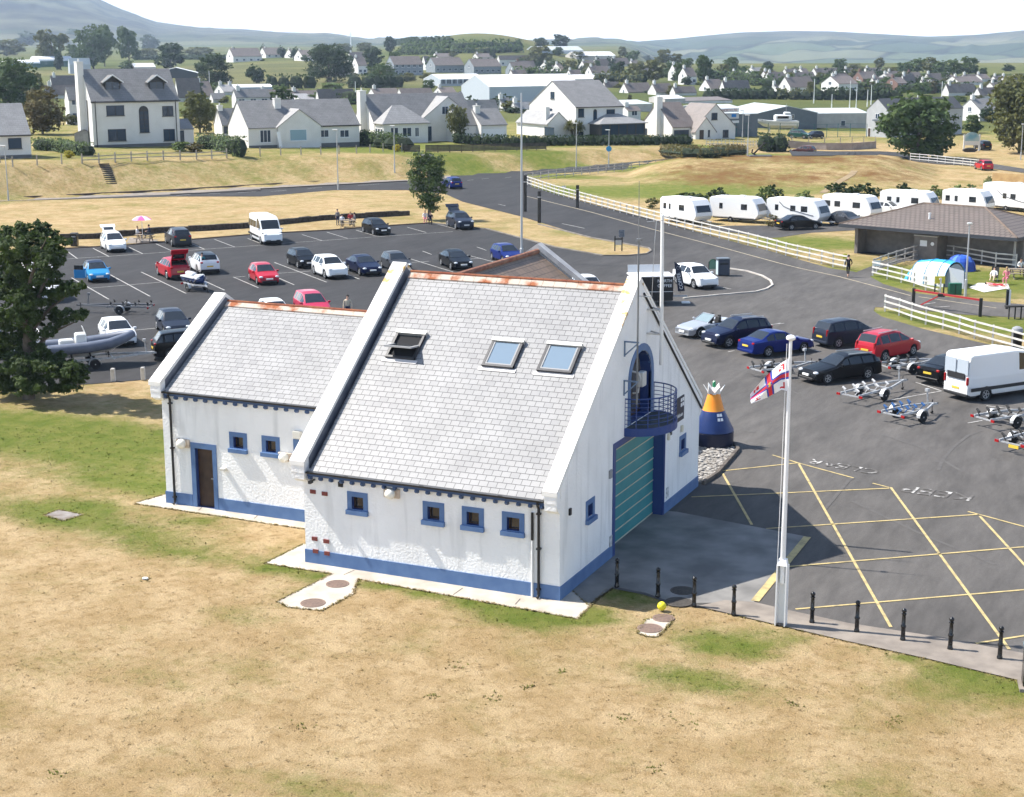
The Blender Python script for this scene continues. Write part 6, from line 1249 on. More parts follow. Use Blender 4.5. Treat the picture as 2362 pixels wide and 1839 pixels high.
b = MB(); P = [V((0, 0, .05)), u*(top.length*.9), u*top.length+sx*.15]; b.tube([V((0, 0, 0)), u*top.length*.85, u*top.length+sx*.12], .018, 6); b.build('pole', BLACK, o)
Lb = top.length; b = MB(); b.ext([u*(Lb*.05)-sx*.16, u*(Lb*.06)+sx*.36, u*(Lb*.75)+sx*.42, u*(Lb*.92)+sx*.28, u*Lb+sx*.02, u*(Lb*.75)-sx*.02], FH*-.01); b.build('banner_cloth', mk('banner_navy', (.018, .02, .04), rough=.8), o)
txt_obj('COFFEE', .36, frame(u*(Lb*.38)+sx*.16-FH*.03, u, u.cross(FH*-1)*-1), WLET, o); b = MB(); c0 = u*(Lb*.80)+sx*.2-FH*.02; b.tube([c0+(sx*cos(2*pi*k/12)+u*sin(2*pi*k/12))*.11 for k in range(13)], .012, 4); b.build('emblem', mk('emblem_grey', (.35, .36, .4)), o)
b = MB(); b.box(-.3, .3, -.25, .25, 0, .06); b.box(-.22, .22, -.18, .18, .06, .1); tag(b.build('banner_weight', WPLAS, loc=G('g', 1390, 1088, .02), rz=.4), 'flat white weight plate lying on the tarmac by the coffee trailer', 'plate')
# ------------------------------------------------------------ caravans
CVW = mk('caravan_white', (.80, .80, .79), rough=.35)
def caravan(t, x, y, dx, dy, lab, L=5.8, W=2.25, H=2.6, stripe=False, motor=False, wins=((-1.9, .5), (-.9, .35), (1.0, .8)), group='touring caravans in a row'):
    p = G(t, x, y, .02); h = heading(t, x, y, dx, dy); o = thing('motorhome' if motor else 'caravan', lab, 'motorhome' if motor else 'caravan', p, h, group)
    prof = [(-L/2, .45), (L/2-.35, .45), (L/2, .9), (L/2-.02, 1.25), (L/2-.35, 1.95), (L/2-.8, H-.12), (L/2-1.4, H), (-L/2+.25, H-.08), (-L/2, H-.25)]
    b = MB(); b.ext([(x_, -W/2+.08, z) for x_, z in prof], (0, W-.16, 0))
    for s in (-1, 1):                                   # rounded long edges
        inn = [(x_*.985, z*.985+.02) for x_, z in prof]; n_ = len(prof)
        for k in range(n_): a, c, d, e = prof[k], prof[(k+1) % n_], inn[(k+1) % n_], inn[k]; q = [(a[0], s*(W/2-.08), a[1]), (c[0], s*(W/2-.08), c[1]), (d[0], s*W/2, d[1]), (e[0], s*W/2, e[1])]; b.add(q if s < 0 else q[::-1], ((0, 1, 2, 3),))
        q = [(x_, s*W/2, z) for x_, z in inn]; b.add(q, tessellate_polygon([[V(c) for c in q]]))
    b.build('body', CVW, o)
    q = MB(); q.add([(L/2+.005, -W*.40, 1.28), (L/2+.005, W*.40, 1.28), (L/2-.32, W*.38, 1.95), (L/2-.32, -W*.38, 1.95)], ((0, 1, 2, 3),)); q.build('front_window', CGL, o)
    for s in (-1, 1):
        for x0, w in wins: q = MB(); q.rbox((x0, s*(W/2+.004), 1.62), w, .02, .58, b=.008); q.build('side_window', CGL, o)
        q = MB(); q.lathe([(.18, -.08), (.29, -.07), (.29, .07), (.18, .08)], n=16, ax=(0, 1, 0)); w_ = q.build('wheel', TYRE, o, loc=(-.35, s*(W/2-.06), .29)); q = MB(); q.lathe([(.19, .06), (.1, .075), (.04, .09)], n=12, ax=(0, s, 0)); q.build('rim', RIM, w_)
        q = MB(); q.box(-L/2+.1, L/2-.5, *sorted((s*(W/2+.002), s*(W/2-.03))), .46, .54); q.build('skirt_rail', mk('skirt_grey', (.4, .4, .4)), o)
    q = MB(); q.box(L/2-.3, L/2+1.1, -.06, .06, .38, .48); q.build('drawbar', GALV, o); q = MB(); q.rbox((.4, 0, H+.06), .6, .6, .12, b=.04); q.build('roof_light', WPLAS, o)
    if stripe: q = MB(); q.tube([(-1.6+4*k/8, -W/2-.005, 2.2-1.2*(k/8)**.5) for k in range(9)], .04, 4); q.build('stripe', mk('stripe_dark', (.06, .07, .09)), o)
    u_ = MB(); u_.box(-L/2+.3, L/2-.6, -W/2+.3, W/2-.3, .3, .46); u_.build('chassis', TRIM, o)
    return o
caravan('g', 1390, 412, 315, 45, 'leftmost white caravan, with a spare wheel and a wide front window', wins=((-2.1, .45), (-1.3, .3), (.6, .85)))
caravan('g', 1832, 402, 340, 25, 'second white caravan from the left, beside the flowering bushes', wins=((-1.5, .4), (1.2, .7)))
caravan('h', 285, 420, 370, 30, 'third white caravan, directly behind the black saloon', wins=((-1.9, .4), (.0, .6), (1.3, .75)), L=6.3, stripe=True)
caravan('h', 735, 385, 370, 32, 'fourth white caravan, directly behind the grey saloon', wins=((-2.3, .7), (-1.1, .7), (1.2, .9)), L=6.0)
caravan('h', 1220, 345, 380, 25, 'white caravan showing over the left part of the toilet block roof', L=6.0)
caravan('h', 1712, 335, 330, 25, 'small white caravan showing over the toilet block ridge', L=5.2)
caravan('h', 2105, 312, 380, 38, 'big white motorhome with a curved dark stripe at the right edge', L=7.2, H=3.0, stripe=True, motor=True, wins=((-.6, .5), (.5, .7)))
# toilet block
A, B = G('h', 757, 670), G('h', 2050, 792); ux = (B-A); Lx = ux.length; hT = atan2(ux.y, ux.x); o = thing('toilet_block', 'low brown toilet block with a hipped tiled roof and deep dark eaves', 'building', A, hT)
TBW = mk('brown_grey_block', (.165, .15, .135), (.21, .19, .172), sc=2, rough=.9, bump=.3, bsc=20); TRF = slate('brown_concrete_tile', (.165, .132, .11), (.125, .10, .083), (.04, .032, .026), w=.45, h=.48, bump=1.0, ms=.045); FAS = mk('dark_fascia', (.04, .045, .055), rough=.6)
DW = 8.5; b = MB(); b.box(0, .3, 0, DW, 0, 2.35); b.box(.3, Lx*.40, 1.6, 1.85, 0, 2.35); b.box(Lx*.40, Lx*.55, -.0, .3, 0, 2.0); b.box(Lx*.55, Lx+.1, 1.9, 2.15, 0, 2.35); b.box(.3, Lx, DW-.3, DW, 0, 2.35); b.box(Lx*.40, Lx*.55, .3, DW-.3, 0, 2.35); b.box(Lx, Lx+.35, 1.9, DW, 0, 2.35); b.build('wall', TBW, o)
e0, e1, f0, f1 = -1.0, Lx+1.1, -1.1, DW+1.0; RZt = 4.35; r0, r1, rm = e0+(f1-f0)/2, e1-(f1-f0)/2, (f0+f1)/2
if r1 < r0+1: r0, r1 = Lx/2-1.2, Lx/2+1.2
E = [V((e0, f0, 2.62)), V((e1, f0, 2.62)), V((e1, f1, 2.62)), V((e0, f1, 2.62))]; R = [V((r0, rm, RZt)), V((r1, rm, RZt))]; b = MB(); sl = hypot(rm-f0, RZt-2.62)
b.quad(E[0], E[1], R[1], R[0], 0, [(e0, 0), (e1, 0), (r1, sl), (r0, sl)]); b.quad(E[2], E[3], R[0], R[1], 0, [(e1, 0), (e0, 0), (r0, sl), (r1, sl)]); s2 = hypot(r0-e0, RZt-2.62)
b.add([E[3], E[0], R[0]], ((0, 1, 2),)); b.u[len(b.f)-1] = [(f1, 0), (f0, 0), (rm, s2)]; b.add([E[1], E[2], R[1]], ((0, 1, 2),)); b.u[len(b.f)-1] = [(f0, 0), (f1, 0), (rm, s2)]; b.build('roof', TRF, o)
b = MB(); b.box(e0-.03, e1+.03, f0-.03, f0+.03, 2.34, 2.62); b.box(e0-.03, e0+.03, f0+.03, f1, 2.34, 2.62); b.box(e1-.03, e1+.03, f0+.03, f1, 2.34, 2.62); b.build('fascia', FAS, o); b = MB(); b.box(e0+.05, e1-.05, f0+.05, f1-.05, 2.38, 2.44); b.build('soffit', FAS, o)
b = MB(); b.box(Lx*.44, Lx*.485, -.02, 0, 1.15, 1.65); b.build('notice', WPLAS, o); b = MB(); b.lathe([(.16, 0), (.16, .02)], (Lx*.52, 0, 1.4), 14, ax=(0, -1, 0)); b.build('notice', WPLAS, o)
b = MB(); b.box(Lx*.40, Lx*.55, -.1, .35, 2.0, 2.08); b.build('canopy', mk('canopy_pale', (.55, .53, .5)), o); b = MB(); b.lathe([(.09, 0), (.09, .6), (.13, .6), (.13, .68)], (Lx*.45, 1.2, 3.2), 10); b.build('roof_vent', WPLAS, o)
b = MB(); b.ext([(Lx-.12, 1.0, 0), (Lx+.12, 1.0, 0), (Lx+.05, 1.0, 2.3), (Lx-.05, 1.0, 2.3)], (0, .15, 0)); b.build('column', mk('column_pale', (.5, .48, .45)), o)
for q in R[:1]: pass
b = MB(); b.tube([R[0], R[1]], .09, 6); b.tube([R[1], E[1]], .09, 6); b.tube([R[0], E[0]], .09, 6); b.tube([R[1], E[2]], .09, 6); b.build('ridge_tiles', mk('ridge_brown', (.17, .12, .09), (.12, .09, .07), sc=3), o)
# ------------------------------------------------------------ foliage
def leafm(name, c1, c2, c3): 
    m = mk(name, c1, c2, sc=.45, rough=.75, spec=.25, det=3, rng=(.38, .62)); n, N, L, b = nodes(m)
    oi = N.new('ShaderNodeNewGeometry'); mr = N.new('ShaderNodeMapRange'); mr.inputs[3].default_value = .72; mr.inputs[4].default_value = 1.3
    L.new(oi.outputs['Random Per Island'], mr.inputs[0]); mx = N.new('ShaderNodeMix'); mx.data_type = 'RGBA'; mx.blend_type = 'MULTIPLY'; mx.inputs[0].default_value = 1
    old = b.inputs['Base Color'].links[0].from_socket; L.new(old, mx.inputs[6]); L.new(mr.outputs[0], mx.inputs[7]); L.new(mx.outputs[2], b.inputs['Base Color'])
    tr = N.new('ShaderNodeBsdfTranslucent'); tr.inputs[0].default_value = (*c3, 1); ms = N.new('ShaderNodeMixShader'); ms.inputs[0].default_value = .22
    L.new(b.outputs[0], ms.inputs[1]); L.new(tr.outputs[0], ms.inputs[2]); L.new(ms.outputs[0], N['Material Output'].inputs[0]); return m
LF = dict(near=leafm('sycamore_leaf', (.026, .044, .012), (.052, .078, .02), (.08, .13, .025)), dark=leafm('dark_leaf', (.022, .042, .016), (.04, .065, .022), (.04, .07, .015)), mid=leafm('mid_leaf', (.045, .08, .024), (.085, .12, .035), (.09, .14, .03)),
    olive=leafm('olive_leaf', (.085, .095, .03), (.13, .13, .045), (.14, .15, .03)), light=leafm('light_leaf', (.10, .15, .045), (.16, .20, .07), (.16, .22, .05)), rust=leafm('rusty_leaf', (.12, .085, .035), (.10, .10, .035), (.14, .12, .03)), hedge=leafm('hedge_leaf', (.075, .12, .045), (.13, .175, .075), (.12, .17, .05)), yellow=leafm('yellow_flower', (.55, .42, .03), (.3, .32, .04), (.5, .4, .03)))
BARK = mk('tree_bark', (.075, .06, .045), (.12, .10, .08), sc=4, rough=.95, bump=.6, bsc=12)
def leaves(b, blobs, n, size, R, shell=.55, flat=.0):
    tot = sum(r[0]*r[1]+r[1]*r[2] for _, r in blobs)
    for c, r in blobs:
        c = V(c); k_ = max(4, int(n*(r[0]*r[1]+r[1]*r[2])/tot)); per = max(5, int(k_/26)); i_ = 0
        while i_ < k_:                                   # each clump is a spray of sprigs with gaps between them
            d0 = V((R.gauss(0, 1), R.gauss(0, 1), R.gauss(0, 1))).normalized(); rad = lerp(shell, 1.08, R.random()**.6); s0 = V((d0.x*r[0], d0.y*r[1], d0.z*r[2]))*rad; sr = .24*min(r)*R.uniform(.7, 1.5)
            for _ in range(per):
              i_ += 1; e = V((R.gauss(0, 1), R.gauss(0, 1), R.gauss(0, .55)))*sr*.75; p = c+s0+e; d = (d0+e.normalized()*.7).normalized()
              nn = (d+V((R.gauss(0, .6), R.gauss(0, .6), R.gauss(0, .6)+.35))).normalized(); a = nn.cross(V((R.gauss(0, 1), R.gauss(0, 1), R.gauss(0, 1)))).normalized(); q = nn.cross(a); s = size*R.uniform(.6, 1.3)
              b.add([p-a*s, p-q*s*.55, p+a*s, p+q*s*.55], ((0, 1, 2, 3),))
def lobes(w, h, z0, n, R, k=.42):
    """clumps of a crown: w half width, h crown height, z0 its foot"""
    out = [((0, 0, z0+h*.5), (w*.62, w*.62, h*.42))]
    for i in range(n):
        t = R.uniform(.05, .95); a = R.uniform(0, 2*pi); e = sqrt(max(.05, 1-(2*t-1)**2*.85)); rr = w*k*R.uniform(.65, 1.15); d = max(0, w*e-rr*.75)*R.uniform(.75, 1.08)
        out.append(((cos(a)*d, sin(a)*d, z0+h*t), (rr, rr, rr*R.uniform(.55, .8))))
    return out
def tree_parts(root, w, h, trunk, R, n, size, mat, nl=16, limbs=5, thick=None, shape='round'):
    z0 = h*trunk; th = thick or max(.12, h*.028)
    b = MB(); b.tube([(0, 0, -.3), (R.uniform(-.1, .1)*w*.3, 0, z0*.6), (0, R.uniform(-.1, .1)*w, z0+h*.25), (0, 0, h*.8)], [th*1.25, th, th*.7, th*.2], 8)
    for i in range(limbs):
        a = 2*pi*i/limbs+R.uniform(-.3, .3); z = z0*R.uniform(.75, 1.2)+.1*h*R.random(); e = V((cos(a)*w*.7, sin(a)*w*.7, z+h*R.uniform(.2, .4))); m_ = V((cos(a)*w*.3, sin(a)*w*.3, z+h*.1)); b.tube([(0, 0, z), m_, e], [th*.5, th*.35, th*.1], 6)
    b.build('trunk', BARK, root, smooth=60)
    L = lobes(w, h-z0, z0, nl, R)
    if shape == 'cone': L = [((c[0]*lerp(1.15, .45, (c[2]-z0)/(h-z0)), c[1]*lerp(1.15, .45, (c[2]-z0)/(h-z0)), c[2]), r) for c, r in L]
    b = MB(); leaves(b, L, n, size, R); b.build('crown', mat, root)
PROTO = {}
def proto(key, seed):
    R = random.Random(seed); mat, n, size, nl, trunk, shape = key
    r = bpy.data.objects.new('tree', None); COL.objects.link(r); tree_parts(r, 1., 2., trunk, R, n, size, LF[mat], nl, 4, .05, shape); return r
def tree(t, x, yb, xw, yt, kind, lab, cat='tree', name='tree', trunk=.16, n=900, size=.10, nl=14, seed=0, own=False, shape='round', group='trees of the village', p=None):
    """crown of pixel width xw standing at (x,yb), its top at pixel row yt"""
    p = p or GT(t, x, yb); s = TL[t][2]; w = xw*s/ppm(p)/2; h = max(.6, HZ(p, t, x, yt))
    if n == 900: n, size = 1300, .15
    key = (kind, n, size, nl, trunk, shape)
    if key not in PROTO or own: PROTO[key] = proto(key, seed+len(PROTO)*3); o = PROTO[key]
    else: o = dup(PROTO[key], p, 0)
    o.name = name; o.location = p; o.scale = (w, w, h/2); o.rotation_euler.z = (x*1.7+yb) % 6.28; o['label'] = lab; o['category'] = cat; o['group'] = group
    return o
def hedge(name, P, w, h, mat, lab, n=40, size=.16, cat='hedge', base=0, rough_=.12, group=None):
    """clipped or shaggy hedge along the line P: a lumpy dark core with leaves all over it"""
    o = thing(name, lab, cat, P[0], 0, group); R = random.Random(len(lab)); b = MB(); core = MB(); Ltot = sum((c-a).length for a, c in zip(P, P[1:]))
    for a, c in zip(P, P[1:]):
        L = (c-a).length; m_ = max(1, int(L/(w*1.1)))
        for k in range(m_):
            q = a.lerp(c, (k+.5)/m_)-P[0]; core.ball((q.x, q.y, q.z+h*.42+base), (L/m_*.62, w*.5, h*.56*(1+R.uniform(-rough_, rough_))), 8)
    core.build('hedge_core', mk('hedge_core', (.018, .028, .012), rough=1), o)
    for a, c in zip(P, P[1:]):
        t = (c-a).normalized(); nn = V((t.y, -t.x, 0)); L = (c-a).length
        for _ in range(int(n*L)):
            s = R.random()*L; f = R.random(); hh_ = h*(1+R.uniform(-rough_, rough_))
            if f < .38: off, z = R.uniform(-w/2, w/2), hh_
            elif f < .88: off, z = w/2*R.uniform(.9, 1.1), R.random()*hh_
            else: off, z = -w/2*R.uniform(.9, 1.1), R.random()*hh_
            p = a-P[0]+t*s+nn*off+V((0, 0, z+base)); nr = (nn*off/w*2+V((R.gauss(0, .6), R.gauss(0, .6), .5+R.gauss(0, .5)))).normalized(); e = nr.cross(V((R.gauss(0, 1), R.gauss(0, 1), R.gauss(0, 1)))).normalized(); g_ = nr.cross(e); z_ = size*R.uniform(.6, 1.3); b.add([p-e*z_, p-g_*z_*.6, p+e*z_, p+g_*z_*.6], ((0, 1, 2, 3),))
    b.build('leaves', mat, o); return o
# big sycamore at the left edge, with low suckers round its foot
R = random.Random(5); p = G('q', 235, 1560); tr = thing('tree', 'large dark broadleaf tree at the left edge beside the inflatable boat', 'tree', p); k = ppm(p)/.28235
def tp(x, y, dep=0): 
    q = PL('q', x, y, 1, p.y+dep)-p; return (q.x, q.y, q.z)
b = MB(); b.tube([(0, 0, -.2), tp(225, 1200), tp(215, 800), tp(220, 300)], [.34, .26, .18, .05], 10)
for x, y, x0, y0 in ((20, 500, 225, 1000), (480, 420, 222, 950), (120, 250, 215, 750), (600, 680, 222, 1050), (60, 900, 225, 1150), (640, 920, 225, 1200), (380, 250, 218, 700)): a, c = V(tp(x0, y0)), V(tp(x, y, R.uniform(-1.2, 1.2))); b.tube([a, a.lerp(c, .5)+V((0, 0, .3)), c], [.12, .08, .02], 6)
b.build('trunk', BARK, tr, smooth=60)
BL = []
for x, y, r in ((190, 190, 95), (80, 230, 120), (290, 190, 100), (410, 240, 85), (130, 330, 130), (300, 330, 130), (460, 330, 75), (40, 430, 120), (210, 470, 140), (380, 450, 110), (480, 440, 55), (540, 270, 45), (90, 590, 130), (250, 620, 130), (400, 570, 95), (30, 720, 110), (170, 760, 120), (330, 730, 110), (560, 660, 80), (650, 640, 50), (470, 700, 70), (60, 880, 110), (220, 900, 120), (380, 860, 90), (560, 880, 75), (660, 870, 55), (470, 930, 60), (110, 1010, 110), (280, 1020, 100), (400, 1010, 55), (60, 1100, 100), (240, 1130, 90), (-60, 300, 120), (-70, 600, 120), (-80, 900, 120),
                (80, 1270, 120), (230, 1300, 130), (400, 1290, 120), (550, 1310, 100), (650, 1360, 75), (90, 1420, 130), (250, 1440, 130), (430, 1430, 120), (580, 1430, 85), (-30, 1350, 120), (-60, 1180, 110), (330, 1190, 90), (480, 1230, 70)):
    dep = R.uniform(-1.3, 1.0) if y > 250 else R.uniform(-.5, .6); c = tp(x, y, dep); rr = r/k; BL.append((c, (rr, rr*1.15, rr*.72)))
b = MB(); leaves(b, BL[:35], 40000, .105, R, .4); b.build('crown', LF['near'], tr)
b = MB(); leaves(b, BL[35:], 20000, .105, R, .35); b.build('sucker_growth', LF['near'], tr)
# roadside tree by the top row
p = G('f', 1415, 395); o = thing('tree', 'small dense roadside tree above the top row of cars', 'tree', p); kk = ppm(p)/.27473; hh = lambda y: HZ(p, 'f', 1415, y); R = random.Random(11)
b = MB(); b.tube([(0, 0, -.2), (.1, 0, 1.2), (-.1, 0, hh(150)), (0, 0, hh(20))], [.2, .16, .1, .04], 8)
for i in range(6): a = i*1.05; b.tube([(0, 0, .5+i*.2), (cos(a)*.8, sin(a)*.8, 2.2+i*.2)], [.08, .03], 5)
b.build('trunk', BARK, o); BL = []
for x, y, r in ((1340, -120, 70), (1290, -60, 75), (1420, -70, 90), (1360, 20, 110), (1460, 20, 80), (1280, 60, 65), (1300, 130, 80), (1430, 130, 110), (1500, 90, 45), (1340, 210, 70), (1450, 200, 70), (1380, 250, 60), (1440, 280, 50), (1390, -20, 110), (1470, -60, 50), (1250, 20, 40)):
    BL.append((((x-1385)/kk, R.uniform(-.6, .6), hh(y)), (r/kk, r/kk*1.1, r/kk)))
b = MB(); leaves(b, BL, 9000, .13, R, .3); b.build('crown', LF['mid'], o)
# ------------------------------------------------------------ houses
HW = mk('house_white_render', (.72, .71, .69), (.66, .65, .62), sc=.6, rough=.9); HC = mk('house_cream_render', (.70, .685, .65), (.64, .625, .59), sc=.6, rough=.9); HGR = mk('house_grey_render', (.42, .42, .42), (.37, .37, .38), sc=.6, rough=.9); HBR = mk('house_brown_brick', (.22, .13, .10), (.17, .10, .08), sc=3, rough=.9)
RGS = slate('house_grey_slate', (.20, .195, .19), (.145, .142, .138), (.08, .08, .08), w=.6, h=.35); RBR = slate('house_brown_tile', (.175, .145, .128), (.13, .108, .097), (.06, .05, .045), w=.5, h=.4); RDK = slate('house_dark_slate', (.07, .07, .073), (.055, .055, .058), (.05, .05, .05), w=.5, h=.35)
RLG = slate('house_light_slate', (.27, .265, .26), (.21, .205, .2), (.12, .12, .12), w=.6, h=.35)
WFD, WFW = mk('window_frame_dark', (.02, .02, .022), rough=.5), mk('window_frame_white', (.74, .74, .74), rough=.5)
HGL = mk('house_window_glass', (.025, .045, .075), rough=.1, spec=.35); HGB = glass_mat('painted_sky_glass', (.20, .34, .42), .1)  # HGB carries the reflected sky as a bright blue base colour
HTB = mk('terrace_shaded_render', (.26, .29, .32), (.22, .25, .28), sc=.6, rough=.9)  # bluish shade of the terrace fronts is put into this wall colour
BASE = mk('dark_base_course', (.12, .12, .12), rough=.9)
class House:
    def __init__(s, t, xc, yc, xr, ye, ya, lab, xg=None, D=None, phi=30, name='house', cat='house', group=None, wall=HW, roof=RGS, p=None, ov=.25, base=True, build=True, frame_=WFD):
        s.t = t; s.C = p or GT(t, xc, yc); ph = RAD(phi); s.u = RH*cos(ph)+FH*sin(ph); s.n = -RH*sin(ph)+FH*cos(ph); s.wall_m, s.roof_m, s.fr = wall, roof, frame_
        def along(C, d, t, x): 
            X = (nat(t, x, 0)[0]-IW/2)/FPX; q = C-CAM; a, b_ = q.dot(RT)-X*q.dot(FW), d.dot(RT)-X*d.dot(FW); return -a/b_
        s.L = along(s.C, s.u, t, xr); s.D = D or max(3., min(16., along(s.C, s.n, t, xg))); s.e = HZ(s.C, t, xc, ye); s.r = max(s.e+.8, HZ(s.C+s.n*s.D/2, t, xc, ya))
        s.o = thing(name, lab, cat, s.C, atan2(s.u.y, s.u.x), group); s.b0 = -1.2
        if build:
            s.box(0, s.L, 0, s.D, s.e, s.r, wall, roof, ov); 
    def box(s, x0, x1, y0, y1, e, r, wall, roof, ov=.25, axis='x', wn='wall', rn='roof', ends=True, z0=None):
        """gabled volume; axis is the direction of the ridge"""
        b = MB(); z0 = s.b0 if z0 is None else z0; b.box(x0, x1, y0, y1, z0, e); m = (y0+y1)/2 if axis == 'x' else (x0+x1)/2
        if axis == 'x': b.ext([(x0, y0, e), (x0, m, r-.06), (x0, y1, e)][::-1], (x1-x0, 0, 0))
        else: b.ext([(x0, y0, e), (x1, y0, e), (m, y0, r-.06)][::-1], (0, y1-y0, 0))
        b.build(wn, wall, s.o); b = MB()
        if axis == 'x': k = (r-e)/(m-y0); slope(b, x0-ov*.4, x1+ov*.4, y0-ov, e-ov*k, m, r, .12); slope(b, x0-ov*.4, x1+ov*.4, y1+ov, e-ov*k, m, r, .12)
        else:
            k = (r-e)/(m-x0); q = MB(); ll = hypot(m-x0+ov, r-e+ov*k)
            for xa, sg in ((x0-ov, 1), (x1+ov, -1)):
                A = [(xa, y0-ov*.4, e-ov*k), (m, y0-ov*.4, r), (m, y1, r), (xa, y1, e-ov*k)]; uv = [(0, 0), (0, ll), (y1-y0, ll), (y1-y0, 0)]
                if sg > 0: A, uv = A[::-1], uv[::-1]
                b.quad(*A, 0, uv); b.quad(*[V(a)+V((0, 0, -.12)) for a in A[::-1]]); 
                F_ = [(xa, y0-ov*.4, e-ov*k), (m, y0-ov*.4, r), (m, y0-ov*.4, r-.12), (xa, y0-ov*.4, e-ov*k-.12)]; b.quad(*(F_ if sg < 0 else F_[::-1]))
        return b.build(rn, roof, s.o)
    def hip(s, x0, x1, y0, y1, e, r, wall, roof, ov=.35, wn='porch_wall', rn='porch_roof'):
        b = MB(); b.box(x0, x1, y0, y1, s.b0, e); b.build(wn, wall, s.o); X0, X1, Y0, Y1 = x0-ov, x1+ov, y0-ov, y1; h = min((X1-X0)/2, (Y1-Y0))*.95; b = MB()
        a0, a1 = (X0+h, Y0+h, r), (X1-h, Y0+h, r); b.quad((X0, Y0, e), (X1, Y0, e), a1, a0, 0, [(X0, 0), (X1, 0), (X1-h, h), (X0+h, h)]); b.quad((X0, Y1, e), (X0, Y0, e), a0, (X0+h, Y1, r), 0, [(0, 0), (Y1-Y0, 0), (Y1-Y0-h, h), (0, h)]); b.quad((X1, Y0, e), (X1, Y1, e), (X1-h, Y1, r), a1, 0, [(0, 0), (Y1-Y0, 0), (Y1-Y0, h), (h, h)])
        b.quad(a0, a1, (X1-h, Y1, r), (X0+h, Y1, r)); b.box(X0, X1, Y0, Y1, e-.12, e-.002); b.build(rn, roof, s.o)
    def pix(s, t, x, y, plane='f', off=0):
        d = ray(t, x, y); N = s.n if plane == 'f' else s.u; P0 = s.C+N*off; k = (P0-CAM).dot(N)/d.dot(N); q = CAM+d*k-s.C; return (q.dot(s.u), q.dot(s.n), q.z)
    def win(s, t, x0, y0, x1, y1, plane='f', off=0, glass=None, mull=1, fr=None, name='window', trans=None, arch=False):
        a, c = s.pix(t, x0, y1, plane, off), s.pix(t, x1, y0, plane, off); i = 0 if plane == 'f' else 1; xa, xb = sorted((a[i], c[i])); za, zb = a[2], c[2]
        if zb-za < .3: zb = za+.3
        s.rawwin(xa, xb, za, zb, plane, off, glass, mull, fr, name, arch)
    def rawwin(s, xa, xb, za, zb, plane='f', off=0, glass=None, mull=1, fr=None, name='window', arch=False):
        fr = fr or s.fr
        def bx(m, a0, a1, c0, c1, d0, d1):      # c is how far it stands out of the wall
            if plane == 'f': m.box(a0, a1, off-c1, off-c0, d0, d1)
            else: m.box(off-c1, off-c0, a0, a1, d0, d1)
        b = MB(); f = .07; bx(b, xa, xa+f, 0, .06, za, zb); bx(b, xb-f, xb, 0, .06, za, zb); bx(b, xa+f, xb-f, 0, .06, za, za+f); bx(b, xa+f, xb-f, 0, .06, zb-f, zb)
        for k in range(mull): xm = xa+(xb-xa)*(k+1)/(mull+1); bx(b, xm-.035, xm+.035, 0, .055, za+f, zb-f)
        if arch: 
            n_ = 8; P = [(xa+(xb-xa)*(.5-.5*cos(pi*k/n_)), zb+(xb-xa)*.5*sin(pi*k/n_)) for k in range(n_+1)]
            b.ext([(x_, off-.05, z_) if plane == 'f' else (off-.05, x_, z_) for x_, z_ in P], (0, .045, 0) if plane == 'f' else (.045, 0, 0))
            for zz in range(1, 5): bx(b, xa+f, xb-f, 0, .05, za+(zb-za)*zz/5-.03, za+(zb-za)*zz/5+.03)
        o = b.build(name, fr, s.o); b = MB(); bx(b, xa+f, xb-f, .0, .03, za+f, zb-f); b.build('pane', glass or HGL, o); b = MB(); bx(b, xa-.1, xb+.1, 0, .12, za-.09, za-.005); b.build('sill', BASE if s.fr is WFD else WFW, o)
    def chimney(s, x, y, w, d, z0, z1, mat=None, pots=1):
        b = MB(); b.box(x-w/2, x+w/2, y-d/2, y+d/2, z0, z1-.12); b.box(x-w/2-.06, x+w/2+.06, y-d/2-.06, y+d/2+.06, z1-.12, z1)
        for k in range(pots): b.lathe([(.13, z1-.02), (.11, z1+.35), (.13, z1+.4)], (x+(k-(pots-1)/2)*.4, y, 0), 8)
        b.build('chimney', mat or s.wall_m, s.o)
    def base(s, x0, x1, y=0): b = MB(); b.box(x0, x1, y-.03, y, s.b0, .35); b.build('base_course', BASE, s.o)
    def pipes(s, x): b = MB(); b.tube([(x, -.3, s.e-.1), (x, -.08, s.e-.5), (x, -.08, 0)], .06, 6); b.build('downpipe', BLACK, s.o)
    def gutter(s, x0, x1, y=-.27, z=None): b = MB(); z = s.e-.2 if z is None else z; b.box(x0, x1, y-.08, y+.05, z-.08, z+.06); b.build('gutter', BLACK, s.o)
HG = 'houses along the top of the bank'
